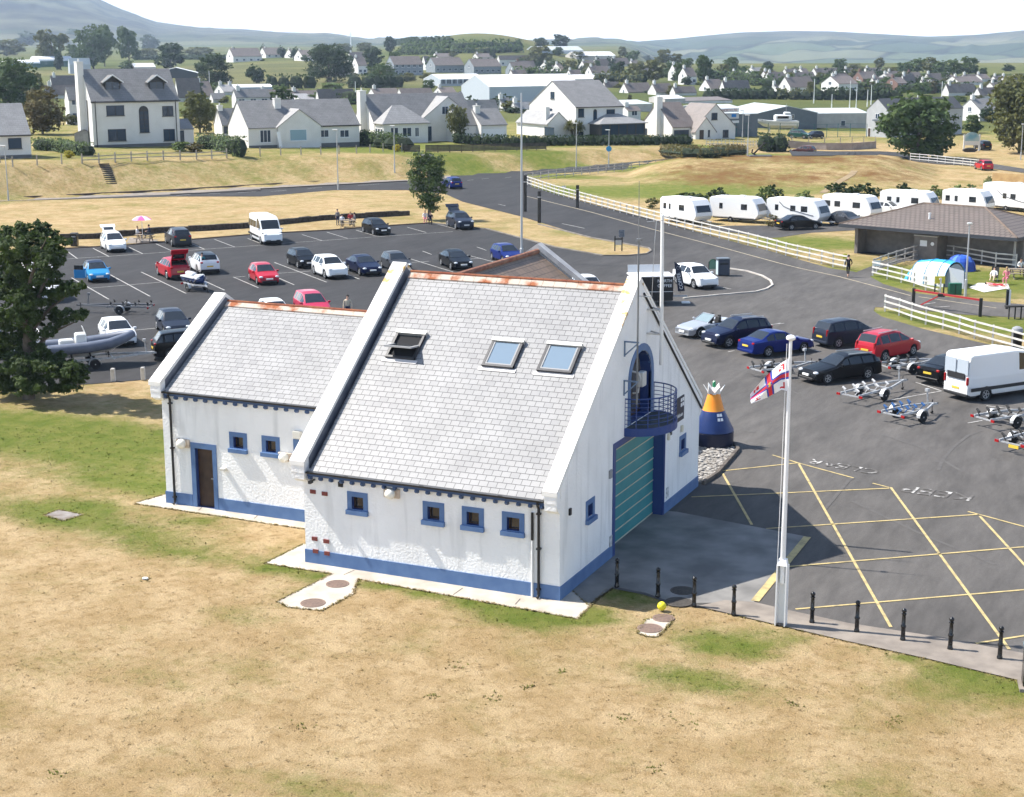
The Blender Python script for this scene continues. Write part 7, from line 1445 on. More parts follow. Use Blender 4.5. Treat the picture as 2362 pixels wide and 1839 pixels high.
# two storey house with dormers
H = House('a', 790, 1243, 1516, 862, 612, 'tall two storey cream house with two roof dormers, on the bank at left', D=8.0, group=HG, wall=HC, roof=RGS); L = H.L
for r in ((895, 885, 1040, 975), (1365, 890, 1452, 977), (910, 1083, 1055, 1187), (1376, 1083, 1466, 1185)): H.win('a', *r, mull=1)
H.win('a', 1175, 930, 1245, 1115, mull=1, arch=True); H.base(0, L); H.gutter(-.2, L+.2); H.pipes(.5); H.pipes(L-.5)
H.chimney(-.45, H.D*.5, .9, 1.5, -1, H.r+1.1, pots=1)
b = MB(); b.tube([(-.1, H.D*.25, 0), (-.1, H.D*.25, H.e)], .07, 6); b.build('downpipe', BLACK, H.o)
kx = (H.r-H.e)/(H.D/2)
for x0p, x1p in ((880, 1005), (1252, 1375)):
    a, c = H.pix('a', x0p, 765, 'f', 1.4), H.pix('a', x1p, 685, 'f', 1.4); x0, x1, z0, z1 = a[0], c[0], a[2], c[2]; yb = 1.4
    b = MB(); b.box(x0, x1, yb, H.D/2, z0-.3, z1+.05); b.ext([(x0, yb, z1+.05), (x1, yb, z1+.05), ((x0+x1)/2, yb, z1+.8)][::-1], (0, 2.2, 0)); b.build('dormer', BLACK if 0 else WFD, H.o)
    b = MB(); m = (x0+x1)/2
    for s_ in (-1, 1): A = [(m+s_*((x1-x0)/2+.35), yb-.5, z1-.1), (m, yb-.5, z1+.95), (m, yb+2.3, z1+.95), (m+s_*((x1-x0)/2+.35), yb+1.3, z1-.1)]; b.quad(*(A if s_ > 0 else A[::-1])); b.quad(*[V(q)-V((0, 0, .1)) for q in (A[::-1] if s_ > 0 else A)])
    b.build('dormer_roof', RLG, H.o); b = MB()
    for s_ in (-1, 1): K = [(m+s_*((x1-x0)/2+.4), yb-.52, z1-.2), (m, yb-.52, z1+.85), (m, yb-.52, z1+1.05), (m+s_*((x1-x0)/2+.4), yb-.52, z1)]; b.ext(K if s_ < 0 else K[::-1], (0, .05, 0))
    b.build('bargeboard', WFW, H.o); H.rawwin(x0+.1, x1-.1, z0, z1, 'f', yb)
H.box(L, L+2.6, 1.5, H.D-1, 2.3, 3.6, HC, RGS, .15, 'x', 'annexe_wall', 'annexe_roof'); H.rawwin(L+.25, L+1.1, 0, 2.0, 'f', 1.5, mull=0, name='door')
# bungalow at the left edge
H = House('a', -330, 1345, 266, 1145, 895, 'grey roofed bungalow cut off by the left edge of the picture', D=8, group=HG, wall=HC, roof=RLG); H.win('a', 72, 1158, 178, 1252, mull=0); H.gutter(-.2, H.L+.2); H.base(0, H.L)
# cream bungalow with a front gable
H = House('b', -94, 1245, 836, 1072, 862, 'cream bungalow with a front gable and a sky lit picture window', D=8.5, group=HG, wall=HC, roof=RGS, frame_=WFW); a, c = H.pix('b', 140, 1070)[0], H.pix('b', 497, 1070)[0]; ap = H.pix('b', 325, 915, 'f', -.6)[2]
H.box(a, c, -.6, H.D/2, H.e, ap, HC, RLG, .3, 'y', 'gable_wall', 'gable_roof'); H.win('b', 250, 1085, 390, 1185, 'f', -.6, HGB, 0, WFW); H.win('b', 500, 1090, 575, 1155); H.win('b', 670, 1090, 745, 1155); H.win('b', 0, 1090, 88, 1200, mull=2, name='patio_door'); H.base(0, a); H.base(c, H.L); H.gutter(c, H.L+.2); H.chimney(H.pix('b', 145, 900, 'f', 3)[0], 3.2, 1.0, .8, H.e, H.r+.3)
b = MB(); q = H.pix('b', 170, 1240, 'f', -1.2); b.ext([(q[0]-.2, -1.3, 0), (q[0]+.3, -1.3, 0), (q[0]+.1, -1.0, 2.3), (q[0]-.4, -1.0, 2.3)], (0, .06, 0)); b.build('leaning_panel', WFW, H.o)
H = House('a', 1868, 1145, 2012, 1040, 920, 'small white cottage wing left of the cream bungalow', xg=1802, group=HG, wall=HW, roof=RGS); H.chimney(.4, H.D/2, .8, .7, H.e, H.r+.5); H.win('a', 1880, 1060, 1925, 1120)
# house with sunroom and big cross gable
H = House('b', 962, 1195, 1790, 1035, 808, 'cream house with a steep cross gable and a hipped sunroom', D=8, group=HG, wall=HC, roof=RGS, frame_=WFW); a, c = H.pix('b', 1345, 1190)[0], H.pix('b', 1788, 1190)[0]; ap = H.pix('b', 1550, 810, 'f', -.5)[2]
H.box(a, c, -.5, H.D/2, H.e+.3, ap, HC, RLG, .3, 'y', 'gable_wall', 'gable_roof'); H.win('b', 1525, 892, 1580, 962, 'f', -.5); H.win('b', 1390, 1058, 1442, 1190, 'f', -.5, HGL, 0, WFW, 'door')
H.hip(.1, a-.2, -3.2, 0, H.e-.1, H.e+2.6, HC, RLG)
for x0, x1 in ((1095, 1160), (1195, 1270), (1300, 1333)): H.win('b', x0, 1070, x1, 1150, 'f', -3.2)
for k in range(3): H.rawwin(-2.9+k*.95, -2.1+k*.95, .7, 2.2, 's', .1, mull=0)
H.chimney(-.5, H.D*.45, 1.1, 1.3, -1, H.r+.6); H.win('b', 862, 880, 880, 960, 's', 0)
H = House('b', 1857, 1205, 2070, 1048, 925, 'low cream garage wing with a chimney, right of the cross gable house', D=6.5, group=HG, wall=HC, roof=RGS); H.win('b', 1868, 1080, 2050, 1195, 'f', 0, WFW, 0, WFW, 'garage_door'); H.chimney(.6, 2.6, .9, .8, H.e, H.r+.5); H.box(-3.5, 0, 1.5, 6.5, H.e, H.r+.4, HC, RGS, .2, 'x', 'link_wall', 'link_roof')
# big white house
H = House('c', 466, 1165, 858, 905, 698, 'large white house with a steep gable and dark slate roof, behind the palm', xg=78, group=HG, wall=HW, roof=RGS); H.win('c', 255, 772, 288, 830, 's'); H.win('c', 222, 912, 270, 985, 's'); H.win('c', 486, 912, 535, 985); H.win('c', 724, 918, 793, 987, mull=1); H.win('c', 612, 935, 643, 1105, mull=0, arch=True); H.gutter(-.2, H.L+.2); H.win('c', 486, 1105, 530, 1160)
x0, x1 = H.pix('c', 660, 1150, 'f', -3)[0], H.pix('c', 1035, 1150, 'f', -3)[0]; H.hip(x0, x1, -3.5, 1, 2.6, 4.4, WFD, RLG, .4, 'sunroom_wall', 'sunroom_roof')
for k in range(5): H.rawwin(x0+.2+k*(x1-x0-.4)/5, x0+.1+(k+1)*(x1-x0-.4)/5, .6, 2.4, 'f', -3.5, mull=0)
b = MB(); q = H.pix('c', 345, 1150, 's', -2.2)[1]; z_ = 3.0
H.box(-4.4, 0, 2.2, min(H.D+1.0, 13), 2.7, 4.6, HW, RLG, .3, 'y', 'side_wing_wall', 'side_wing_roof'); H.win('c', 205, 1072, 285, 1140, 's', -4.4)
b = MB(); b.box(-4.0, -3.2, 3.5, 4.3, 3, 5.4); b.build('chimney', HW, H.o)
# cottage with brown roof
H = House('c', 1276, 1165, 1465, 1065, 872, 'white cottage with brown roof, tall chimney and twin front gables', xg=1015, group=HG, wall=HW, roof=RBR); H.chimney(-.3, H.D*.42, 1.2, 1.0, -1, H.r+1.0, pots=2); H.win('c', 1290, 1090, 1415, 1155, mull=2); H.win('c', 1130, 940, 1150, 1000, 's'); H.win('c', 1046, 1080, 1066, 1145, 's')
a, c = H.pix('c', 1462, 1210, 'f', -1)[0], H.pix('c', 1802, 1210, 'f', -1)[0]; H.box(a, c, -1, H.D*.7, H.e-.2, H.pix('c', 1625, 872, 'f', -1)[2], HW, RBR, .3, 'y', 'gable_wall', 'gable_roof'); H.win('c', 1605, 948, 1655, 1008, 'f', -1); H.win('c', 1700, 1090, 1748, 1155, 'f', -1)
a2, c2 = H.pix('c', 1470, 1210, 'f', -2.2)[0], H.pix('c', 1640, 1210, 'f', -2.2)[0]; H.box(a2, c2, -2.2, -.9, H.e-.9, H.pix('c', 1552, 985, 'f', -2.2)[2], HW, RBR, .2, 'y', 'porch_wall', 'porch_roof'); H.win('c', 1503, 1092, 1540, 1205, 'f', -2.2, DWOOD, 0, WFD, 'door'); H.win('c', 1575, 1092, 1592, 1150, 'f', -2.2, mull=0)
# houses behind them
VG = 'village houses behind the bank'
VHS = []
def vh(t, xg, xc, xr, yb, ye, ya, lab, wall=HW, roof=RBR, phi=30, nw=3, ch=1, storeys=None, group=VG, D=None, name='house', frame_=WFW):
    """one village house: left gable from column xg to xc, front from xc to xr; rows yb foot, ye eave, ya apex"""
    H = House(t, xc, yb, xr, ye, ya, lab, xg=xg, D=D, phi=phi, group=group, wall=wall, roof=roof, name=name, frame_=frame_); st = storeys or (2 if H.e > 4.2 else 1)
    for s_ in range(st):
        z = s_*2.7+.9
        for k in range(nw):
            x = H.L*(k+.5)/nw; w_ = min(.75, H.L/nw*.3)
            if z+1.1 < H.e: H.rawwin(x-w_, x+w_, z, min(z+1.25, H.e-.15), glass=HGL, mull=1)
    if H.D > 5 and xg is not None: H.rawwin(H.D*.42, H.D*.58, H.e-.6, H.e+.5, 's', 0)
    if ch: H.chimney(H.L*.12, H.D/2, .9, .7, H.r-.8, H.r+.9); 
    if ch > 1: H.chimney(H.L*.88, H.D/2, .9, .7, H.r-.8, H.r+.9)
    VHS.append((H, lab)); return H
# ------------------------------------------------------------ far village, by tile
vh('a', 420, 440, 680, 760, 720, 640, 'brown roofed house with twin little dormers, left of the tall two storey house', HW, RBR, nw=3)
vh('a', 380, 395, 690, 830, 790, 720, 'low brown roofed house with a round flue, left of the tall two storey house', HC, RBR, nw=2)
vh('a', 560, 590, 700, 1050, 835, 745, 'pale gabled wall with an arched window, just left of the tall two storey house', HC, RGS, nw=1, ch=0)
vh('a', 1480, 1500, 1690, 860, 800, 665, 'brown roofed house right behind the tall two storey house', HC, RBR, nw=2, ch=0)
vh('a', 1800, 1880, 1985, 800, 770, 715, 'small white gabled house with chimneys, right of the tall two storey house', HW, RLG, ch=2)
vh('a', 1620, 1700, 1800, 830, 805, 690, 'white gable end leaning roof right of the brown roofed house', HW, RBR, nw=1)
vh('a', 1770, 1790, 1900, 865, 830, 785, 'grey gabled cottage with a dark bargeboard below the small trees', HC, RGS, nw=1, ch=0)
vh('a', 1955, 1985, 2270, 910, 815, 758, 'grey slated house behind the small white cottage wing', HW, RGS, nw=3)
vh('b', 185, 365, 480, 855, 840, 790, 'light slated gable house above the cream bungalow', HC, RLG, nw=1, ch=0)
vh('b', -20, 0, 330, 815, 790, 755, 'long low brown roofed house above the cream bungalow', HC, RBR, nw=4)
vh('b', 250, 275, 490, 835, 800, 765, 'brown roofed house with a tall white chimney above the cream bungalow', HC, RBR)
vh('b', 485, 500, 800, 880, 850, 755, 'big plain grey brown roof above the right half of the cream bungalow', HC, RBR, nw=3, ch=0)
vh('b', 905, 960, 1170, 805, 790, 745, 'brown roofed bungalow with a dark gable, above the cross gable house', HC, RBR, ch=1)
vh('b', 1165, 1185, 1450, 805, 785, 745, 'brown roofed bungalow right of the dark gabled one, above the cross gable house', HC, RBR, ch=0)
vh('b', 1455, 1530, 1650, 800, 780, 735, 'white gabled bungalow at the left end of the big white sheds', HW, RBR, nw=2)
vh('b', 1640, 1715, 1965, 850, 815, 770, 'white cottage with dark solar panels on its roof, in front of the white sheds', HW, RDK, nw=2, ch=0)
vh('b', 1990, 2035, 2110, 930, 880, 825, 'tiny white gabled house with a chimney right of the solar panel cottage', HW, RGS, nw=1)
vh('b', 2095, 2150, 2290, 950, 915, 860, 'small white gabled house beside the large white house', HW, RLG, nw=1)
vh('c', 845, 905, 1010, 1010, 930, 905, 'white gable with a round window between the large white house and the cottage', HW, RBR, nw=1)
vh('b', 1610, 1640, 2000, 1000, 930, 850, 'grey roofed house behind the cross gable house, light ridge', HC, RGS, nw=2, ch=0)
# terraces on the rise
TG = 'terraced blocks on the rise'
vh('b', 1055, 1125, 1370, 632, 545, 480, 'terrace block on the rise, leftmost of three with blue shaded fronts', HTB, RBR, nw=5, group=TG, ch=0)
vh('b', 1395, 1470, 1715, 612, 550, 490, 'terrace block on the rise, middle one of three with blue shaded fronts', HTB, RBR, nw=5, group=TG, ch=0)
vh('b', 1715, 1795, 2025, 622, 560, 500, 'terrace block on the rise, rightmost of three with blue shaded fronts', HTB, RBR, nw=5, group=TG, ch=0)
vh('b', 2060, 2130, 2300, 632, 590, 525, 'terrace block at the far right end of the rise, above the white sheds', HTB, RBR, nw=4, group=TG, ch=0)
vh('b', 1355, 1390, 1430, 590, 540, 475, 'narrow white gable between the left and middle terrace blocks', HW, RBR, nw=1, group=TG, ch=0)
vh('b', 2000, 2010, 2300, 560, 500, 470, 'long dark roof behind the terrace blocks on the rise', HC, RBR, nw=5, group=TG, ch=0)
vh('b', 770, 825, 900, 625, 550, 485, 'white gable house between the two round trees on the rise', HW, RBR, nw=2, group=TG)
vh('b', 735, 760, 880, 520, 480, 440, 'brown roof directly behind the big dark cypress', HC, RBR, nw=2, group=TG)
vh('a', 1900, 1960, 2200, 525, 475, 410, 'pale two storey farmhouse above the green field, far left', HC, RBR, nw=4, group=TG)
vh('b', -10, 50, 220, 490, 460, 405, 'pale gabled house second from left above the green field', HC, RBR, group=TG)
vh('b', 205, 275, 300, 490, 470, 415, 'narrow pale gable third from left above the green field', HC, RBR, nw=1, group=TG)
vh('b', 285, 360, 450, 515, 480, 425, 'pale gabled house next to the big dark cypress', HC, RBR, nw=3, group=TG)
# centre right
CG = 'houses right of the white sheds'
for xg, xc, xr, yb, ye, ya, lab, w, r in ((-60, -20, 130, 620, 570, 515, 'brown house below the olive tree at the crest, above the sheds', HBR, RBR), (165, 235, 290, 600, 560, 525, 'small cream gable beside the olive tree', HC, RBR), (255, 345, 385, 632, 590, 538, 'white gabled two storey house above the sheds', HW, RBR), (110, 180, 250, 630, 610, 580, 'low cream bungalow in front of the white gabled house', HC, RBR),
    (490, 545, 640, 600, 560, 515, 'white stepped house beneath the barn at the crest', HW, RBR), (545, 600, 760, 665, 610, 560, 'white house with a long brown roof left of the dark conifer', HW, RBR), (600, 640, 760, 580, 550, 500, 'brown roofed white house behind the stepped house', HW, RBR), (740, 790, 920, 560, 540, 490, 'brown roofed house with a tall chimney behind the dark conifer', HW, RBR), (900, 950, 1010, 560, 545, 510, 'small white house right of the tall chimney house', HW, RBR),
    (1240, 1310, 1390, 680, 615, 545, 'white two storey gable house between the poplars', HW, RBR), (1325, 1400, 1480, 715, 640, 575, 'white house directly left of the tall poplar', HW, RBR), (830, 905, 1110, 785, 770, 700, 'long brown bungalow with a white left gable, below the poplars', HW, RBR), (1070, 1140, 1290, 800, 770, 705, 'brown bungalow with a white gable, second in the low row', HW, RBR), (1280, 1300, 1480, 805, 775, 730, 'low brown bungalow at the right end of the low row', HC, RBR), (690, 720, 840, 740, 735, 690, 'flat brown roof at the left end of the low row', HC, RBR),
    (1500, 1600, 1720, 770, 745, 670, 'white twin gabled bungalow with chimneys right of the poplar', HW, RBR), (1690, 1715, 1930, 780, 745, 680, 'brown roofed bungalow with a white sunroom, right of the poplar', HW, RBR), (1885, 1980, 2070, 640, 610, 570, 'cream house with a pale roof above the hedge', HC, RGS), (2000, 2080, 2180, 690, 660, 600, 'white gabled house half hidden by shrubs above the hedge', HW, RBR)):
    vh('c', xg, xc, xr, yb, ye, ya, lab, w, r, nw=2, group=CG)
# right hand estate
EG = 'houses of the estate at right'
for xg, xc, xr, yb, ye, ya, lab, w, r in ((50, 110, 130, 785, 750, 705, 'small white gable at the left end of the estate', HW, RBR), (120, 220, 430, 785, 730, 652, 'white house with a pointed gable and two dormers in the estate', HW, RBR), (215, 260, 430, 690, 650, 610, 'brown roofed house behind the pointed gable house', HW, RBR), (270, 330, 380, 640, 610, 575, 'pale gable at the top of the estate, left end', HC, RBR), (390, 440, 640, 640, 615, 575, 'long white house with a brown roof on the estate skyline', HW, RBR),
    (478, 625, 785, 795, 705, 645, 'white two storey house with a reddish roof, tallest in the front row', HW, RBR), (650, 690, 800, 640, 610, 578, 'brown roofed house below the round tree on the skyline', HW, RBR), (740, 830, 960, 690, 660, 605, 'brown house with a dark gable behind the tallest front house', HBR, RBR), (820, 875, 1000, 625, 610, 572, 'pale gable house on the skyline right of the round tree', HW, RBR), (780, 800, 1010, 750, 720, 700, 'low reddish bungalow right of the tallest front house', HW, RBR),
    (910, 980, 1010, 765, 730, 700, 'small white gabled porch house in the front row', HW, RBR), (960, 1050, 1110, 690, 650, 620, 'white gable above the small porch house', HW, RBR), (1015, 1120, 1200, 760, 700, 655, 'dark brick house with a white bargeboard in the front row', HBR, RBR), (1150, 1180, 1275, 740, 700, 630, 'steep brown roof right of the dark brick house', HW, RBR), (1160, 1240, 1340, 690, 660, 610, 'brown house with two chimneys in front of the wood', HBR, RBR), (1330, 1390, 1510, 695, 670, 620, 'long dark roofed house beneath the wood', HC, RBR),
    (1500, 1560, 1600, 680, 650, 630, 'small white gable beneath the right end of the wood', HW, RBR), (1515, 1640, 1840, 720, 690, 645, 'broad white gable house with a pale blue end wall', HW, RBR), (1745, 1830, 1900, 690, 660, 625, 'white house with a chimney stack right of the wood', HW, RBR), (1380, 1400, 1520, 770, 740, 700, 'low brown bungalow behind the shrubs in the front row', HW, RBR), (1520, 1550, 1780, 810, 770, 710, 'reddish long bungalow with white walls and a dark gable', HW, RBR), (1765, 1815, 2070, 830, 795, 740, 'white walled bungalow with a row of small dormers', HW, RBR),
    (1975, 2040, 2090, 830, 790, 740, 'grey gable at the right end of the dormer bungalow', HGR, RBR), (1870, 1920, 2090, 740, 720, 695, 'brown roof with a white chimney above the dormer bungalow', HW, RBR), (1955, 2020, 2180, 690, 670, 640, 'white gable house at the far right of the estate', HW, RBR), (-5, 60, 190, 700, 670, 610, 'white gabled house beside the palm in the estate', HW, RBR)):
    vh('d', xg, xc, xr, yb, ye, ya, lab, w, r, nw=2, group=EG)
for t, xg, xc, xr, yb, ye, ya, lab, w, r in (('d', 150, 190, 300, 640, 612, 580, 'brown roof at the left end of the skyline row', HC, RBR), ('d', 560, 610, 720, 690, 662, 622, 'brown roof between the tallest front house and the skyline row', HW, RBR), ('d', 1010, 1060, 1160, 655, 632, 600, 'brown roof just left of the skyline wood', HC, RBR), ('d', 880, 930, 1040, 725, 695, 655, 'white house over the small porch house', HW, RBR), ('d', 1290, 1340, 1460, 740, 712, 672, 'pale house between the brick house and the low bungalow', HC, RBR), ('d', 1640, 1690, 1800, 690, 664, 628, 'brown roof behind the broad white gable', HW, RBR),
    ('d', 1900, 1945, 2060, 690, 668, 640, 'brown roof right of the chimney stack house', HC, RBR), ('d', 2060, 2110, 2200, 720, 690, 655, 'white house before the very large tree', HW, RBR), ('c', 1000, 1050, 1150, 640, 612, 575, 'brown roof among the olive trees', HC, RBR), ('c', 1760, 1800, 1900, 660, 635, 600, 'white gable among the shrubs right of the poplar', HW, RBR), ('c', 650, 700, 800, 690, 665, 630, 'brown roof before the dark conifer', HC, RBR), ('c', 380, 430, 520, 660, 632, 590, 'white house left of the long brown roof', HW, RBR), ('c', -100, -60, 60, 650, 628, 590, 'white gable at the back of the sheds', HW, RBR), ('b', 590, 640, 760, 640, 612, 570, 'roof half hidden by the spreading cypress', HC, RBR), ('b', 1440, 1490, 1620, 500, 478, 450, 'brown roof behind the middle terrace block', HC, RBR), ('b', 1780, 1830, 1960, 505, 482, 452, 'brown roof behind the right terrace block', HC, RBR)):
    vh(t, xg, xc, xr, yb, ye, ya, lab, w, r, nw=2, group=EG if t == 'd' else CG)
vh('s', 630, 905, 1130, 570, 420, 285, 'large white gabled house behind the village sign', HW, RGS, nw=2, group=EG)
# sheds and works
SHW = mk('white_sheet_roof', (.78, .78, .78), (.7, .7, .71), sc=.2, rough=.5); SHG = mk('slate_grey_cladding', (.10, .125, .15), (.115, .14, .165), sc=1.2, rough=.55); SHP = mk('pale_block_wall', (.52, .49, .45), (.45, .42, .39), sc=.9, rough=.9); SHR = mk('pale_sheet_roof', (.50, .53, .53), (.44, .47, .47), sc=.3, rough=.5); SHB = mk('pale_blue_cladding', (.42, .46, .50), rough=.6)
SG = 'sheds and works'
def shed(*a, **k): H = House(*a, name='shed', cat='shed', group=SG, ov=.1, **k); return H
H = shed('b', 1925, 870, 2700, 735, 640, 'large white roofed works shed with a pale gable, behind the slated houses', xg=1615, wall=SHB, roof=SHW)
H = shed('b', 1515, 725, 1890, 670, 628, 'long white roofed school block above the works shed', D=14, wall=SHB, roof=SHW)
for k in range(8): H.rawwin(H.L*(k+.12)/8, H.L*(k+.88)/8, .8, 2.6, mull=2, fr=WFW)
H = shed('c', 180, 690, 690, 670, 635, 'white roofed shed above the large white house', D=16, wall=HW, roof=SHW)
H = shed('c', 845, 940, 1110, 880, 858, 'pale sheet roof behind the white cottage', D=14, wall=SHP, roof=SHR)
H = shed('c', 1215, 870, 1385, 830, 812, 'flat pale tower block behind the cottage chimney', D=8, wall=SHP, roof=SHW)
H = shed('c', 1380, 870, 1780, 850, 838, 'long brown roofed hall behind the cottage', D=14, wall=HC, roof=RBR)
H = shed('t', -180, 960, 365, 690, 575, 'dark grey builders shed with white signs on its gable', D=18, wall=SHG, roof=SHR)
b = MB(); a, c = H.pix('c', 1678, 945), H.pix('c', 1834, 908); b.box(a[0], c[0], -.1, 0, a[2], c[2]); sg = b.build('sign_panel', WFW, H.o); txt_obj('NORTH LTD', (c[2]-a[2])*.85, frame(((a[0]+c[0])/2, -.12, (a[2]+c[2])/2), (1, 0, 0), (0, 0, 1)), mk('sign_red_brown', (.25, .03, .03)), sg)
b = MB(); a, c = H.pix('c', 1715, 1000), H.pix('c', 1834, 948); b.box(a[0], c[0], -.1, 0, a[2], c[2]); sg = b.build('sign_panel', mk('sign_pale_grey', (.55, .56, .56)), H.o); b = MB(); m = (a[0]+c[0])/2; b.box(m-.1, m+1.0, -.13, -.1, a[2]+.3, c[2]-.2); b.build('sign_emblem', mk('emblem_blue', (.02, .2, .55)), sg)
b = MB(); a, c = H.pix('c', 1775, 1035), H.pix('c', 1834, 1012); b.box(a[0], c[0], -.1, 0, a[2], c[2]); b.build('sign_panel', WFW, H.o)
H = shed('t', 365, 850, 1115, 668, 595, 'dark grey boat shed with a wide gable and a barred window', D=20, wall=SHG, roof=SHR, build=False, phi=12); H.box(0, H.L, 0, 20, HZ(H.C, 't', 365, 668), HZ(H.C, 't', 730, 585), SHG, SHR, .15, 'y'); H.win('t', 632, 675, 830, 735, fr=WFW, mull=3, glass=GLASS)
H = shed('t', 1115, 850, 1760, 672, 660, 'pale blockwork store with low roof lights', D=16, wall=SHP, roof=SHR, phi=8); H.win('t', 1415, 755, 1475, 825, fr=WFW, mull=0, name='door')
H = shed('d', 1030, 1160, 1660, 935, 842, 'grey roofed hall with a pale gable, behind the round dark tree', xg=855, wall=mk('hall_grey', (.40, .41, .42), (.36, .37, .38), sc=1), roof=RDK, phi=34); H.win('d', 935, 955, 975, 1000, 's', fr=WFW); H.win('d', 1590, 965, 1618, 1000, fr=WFW); H.win('d', 1500, 945, 1530, 975, fr=WFW); H.win('d', 870, 1075, 900, 1160, 's', 0, DWOOD, 0, WFW, 'door')
b = MB(); b.box(-.6, 0, .6, H.D*.62, 3.1, 3.4); b.build('canopy', SHG, H.o)
# farm sheds at far left
def barrel(t, x0, x1, yb, yt, lab, roofm, wallm, D=14):
    A = GT(t, x0, yb); H = House(t, x0, yb, x1, yt+30, yt, lab, D=D, name='farm_shed', cat='shed', group='farm sheds at far left', build=False); e, r = HZ(A, t, x0, yt+(yb-yt)*.45), HZ(A, t, x0, yt); b = MB(); b.box(0, H.L, 0, D, -1, e); b.build('wall', wallm, H.o); b = MB(); n_ = 10
    for k in range(n_): P = lambda k: (D/2-D/2*cos(pi*k/n_), e+(r-e)*sin(pi*k/n_)); (y0, z0), (y1, z1) = P(k), P(k+1); b.quad((-.1, y0, z0), (H.L+.1, y0, z0), (H.L+.1, y1, z1), (-.1, y1, z1))
    b.poly([(-.05,)+P(k) for k in range(n_, -1, -1)]); b.poly([(H.L+.05,)+P(k) for k in range(n_+1)]); b.build('roof', roofm, H.o, smooth=30); return H
SGN_ = mk('green_sheet', (.05, .13, .11), rough=.6)
barrel('a', 300, 610, 565, 478, 'green barrel roofed farm shed at far left', SHW, SGN_); barrel('a', 60, 340, 575, 508, 'pale barrel roofed farm shed below the wood at far left', SHW, SGN_)
shed('a', 590, 620, 765, 545, 495, 'pale blue monopitch shed above the tall two storey house', xg=575, wall=SHB, roof=SHR); shed('a', 1130, 605, 1310, 565, 535, 'white farm shed right of the tall trees', D=9, wall=SHP, roof=SHW)
H = shed('a', 1300, 660, 1660, 615, 578, 'dark barn with a white gable trim above the dormer house', D=14, wall=mk('barn_dark', (.05, .055, .06)), roof=SHW, build=False, phi=10); H.box(0, H.L, 0, 14, HZ(H.C, 'a', 1300, 615), HZ(H.C, 'a', 1480, 572), mk('barn_dark', (.05, .055, .06)), SHW, .2, 'y')
shed('a', 1970, 755, 2300, 735, 712, 'long white roofed shed right of the dormer house', D=8, wall=SHB, roof=SHW); shed('c', 130, 440, 530, 425, 392, 'grey farm shed on the crest beside the round tree', D=14, wall=SHB, roof=SHR); shed('c', 470, 500, 800, 470, 438, 'pale barn with a white roof below the crest', D=14, wall=SHP, roof=SHW)
# hedges and garden boundaries on the bank
GTS = lambda t, *q: [GT(t, q[i], q[i+1]) for i in range(0, len(q), 2)]
hedge('hedge', GTS('a', 280, 1262, 480, 1270, 640, 1300, 760, 1318), 1.8, 1.6, LF['hedge'], 'shaggy grey green hedge in front of the shed, left on the bank', 60)
hedge('hedge', GTS('a', 1660, 1250, 1830, 1258, 1960, 1300), 1.8, 2.0, LF['hedge'], 'pale green hedge right of the two storey house', 60); hedge('hedge', GTS('a', 1950, 1310, 2060, 1318), 2.2, 2.6, LF['mid'], 'dark clipped block of hedge at the garden corner', 70, rough_=.03); hedge('hedge', GTS('a', 1945, 1200, 2050, 1212), 1.5, 1.7, LF['mid'], 'small dark hedge by the bungalow gable', 60)
hedge('hedge', GTS('b', 845, 1222, 1000, 1240, 1120, 1255, 1210, 1272), 2.0, 2.2, LF['mid'], 'rounded green hedge between the bungalow and the sunroom house', 60)
hedge('hedge', GTS('c', -560, 1205, 0, 1230, 300, 1225, 700, 1222, 1100, 1220, 1430, 1218), 1.4, 1.5, LF['dark'], 'long dark hedge along the top of the bank before the large white house', 34, .2)
hedge('shrub_bank', GTS('c', 1250, 1315, 1450, 1325, 1650, 1320, 1820, 1300), 3.0, 1.3, LF['rust'], 'dark shrubby bank below the white cottage', 40, .2, 'shrubs', rough_=.3)
hedge('hedge', GTS('t', 375, 1135, 560, 1150, 720, 1148), 3.5, 2.9, LF['dark'], 'big dark clipped hedge block above the mound', 60, .2, rough_=.04)
hedge('hedge', GTS('t', -300, 492, 0, 490, 590, 488), 3, 3.0, LF['dark'], 'dark field hedge left of the playing field', 8, .6, rough_=.1); hedge('hedge', GTS('t', 590, 490, 1060, 495), 3, 3.0, LF['olive'], 'olive field hedge behind the playing field', 8, .6); hedge('hedge', GTS('t', 1060, 498, 1600, 500, 2184, 505), 3, 3.6, LF['dark'], 'long dark field hedge beneath the front row of the estate', 8, .6, rough_=.06)
hedge('hedge', GTS('t', 270, 318, 560, 322), 3, 2.5, LF['mid'], 'clipped green garden hedge in front of the estate', 8, .6)
hedge('hedge', GTS('b', 50, 745, 250, 745, 470, 742), 3, 4.5, LF['dark'], 'tall dark hedge below the green field', 10, .55); hedge('hedge', GTS('b', 740, 740, 960, 742, 1190, 735), 3, 4.5, LF['dark'], 'tall dark hedge under the round trees', 10, .55)
for nm, q, h_, m, lb in (('hedge', (1180, 462, 1500, 460, 1900, 452, 2184, 440), 4, 'mid', 'lower field hedge across the knoll'), ('hedge', (1210, 425, 1700, 415, 2184, 400), 4.5, 'mid', 'upper field hedge across the knoll'), ('hedge', (1050, 375, 1300, 372, 1600, 368), 4, 'dark', 'tree lined hedge along the top of the knoll')):
    hedge(nm, GTS('b', *q), 6, h_, LF[m], lb, 5, 1.1, rough_=.35)
hedge('hedge', GTS('a', 1120, 505, 1500, 500, 1900, 505), 4, 3.0, LF['dark'], 'dark field hedge behind the farm, left of the pale farmhouse', 7, .8)
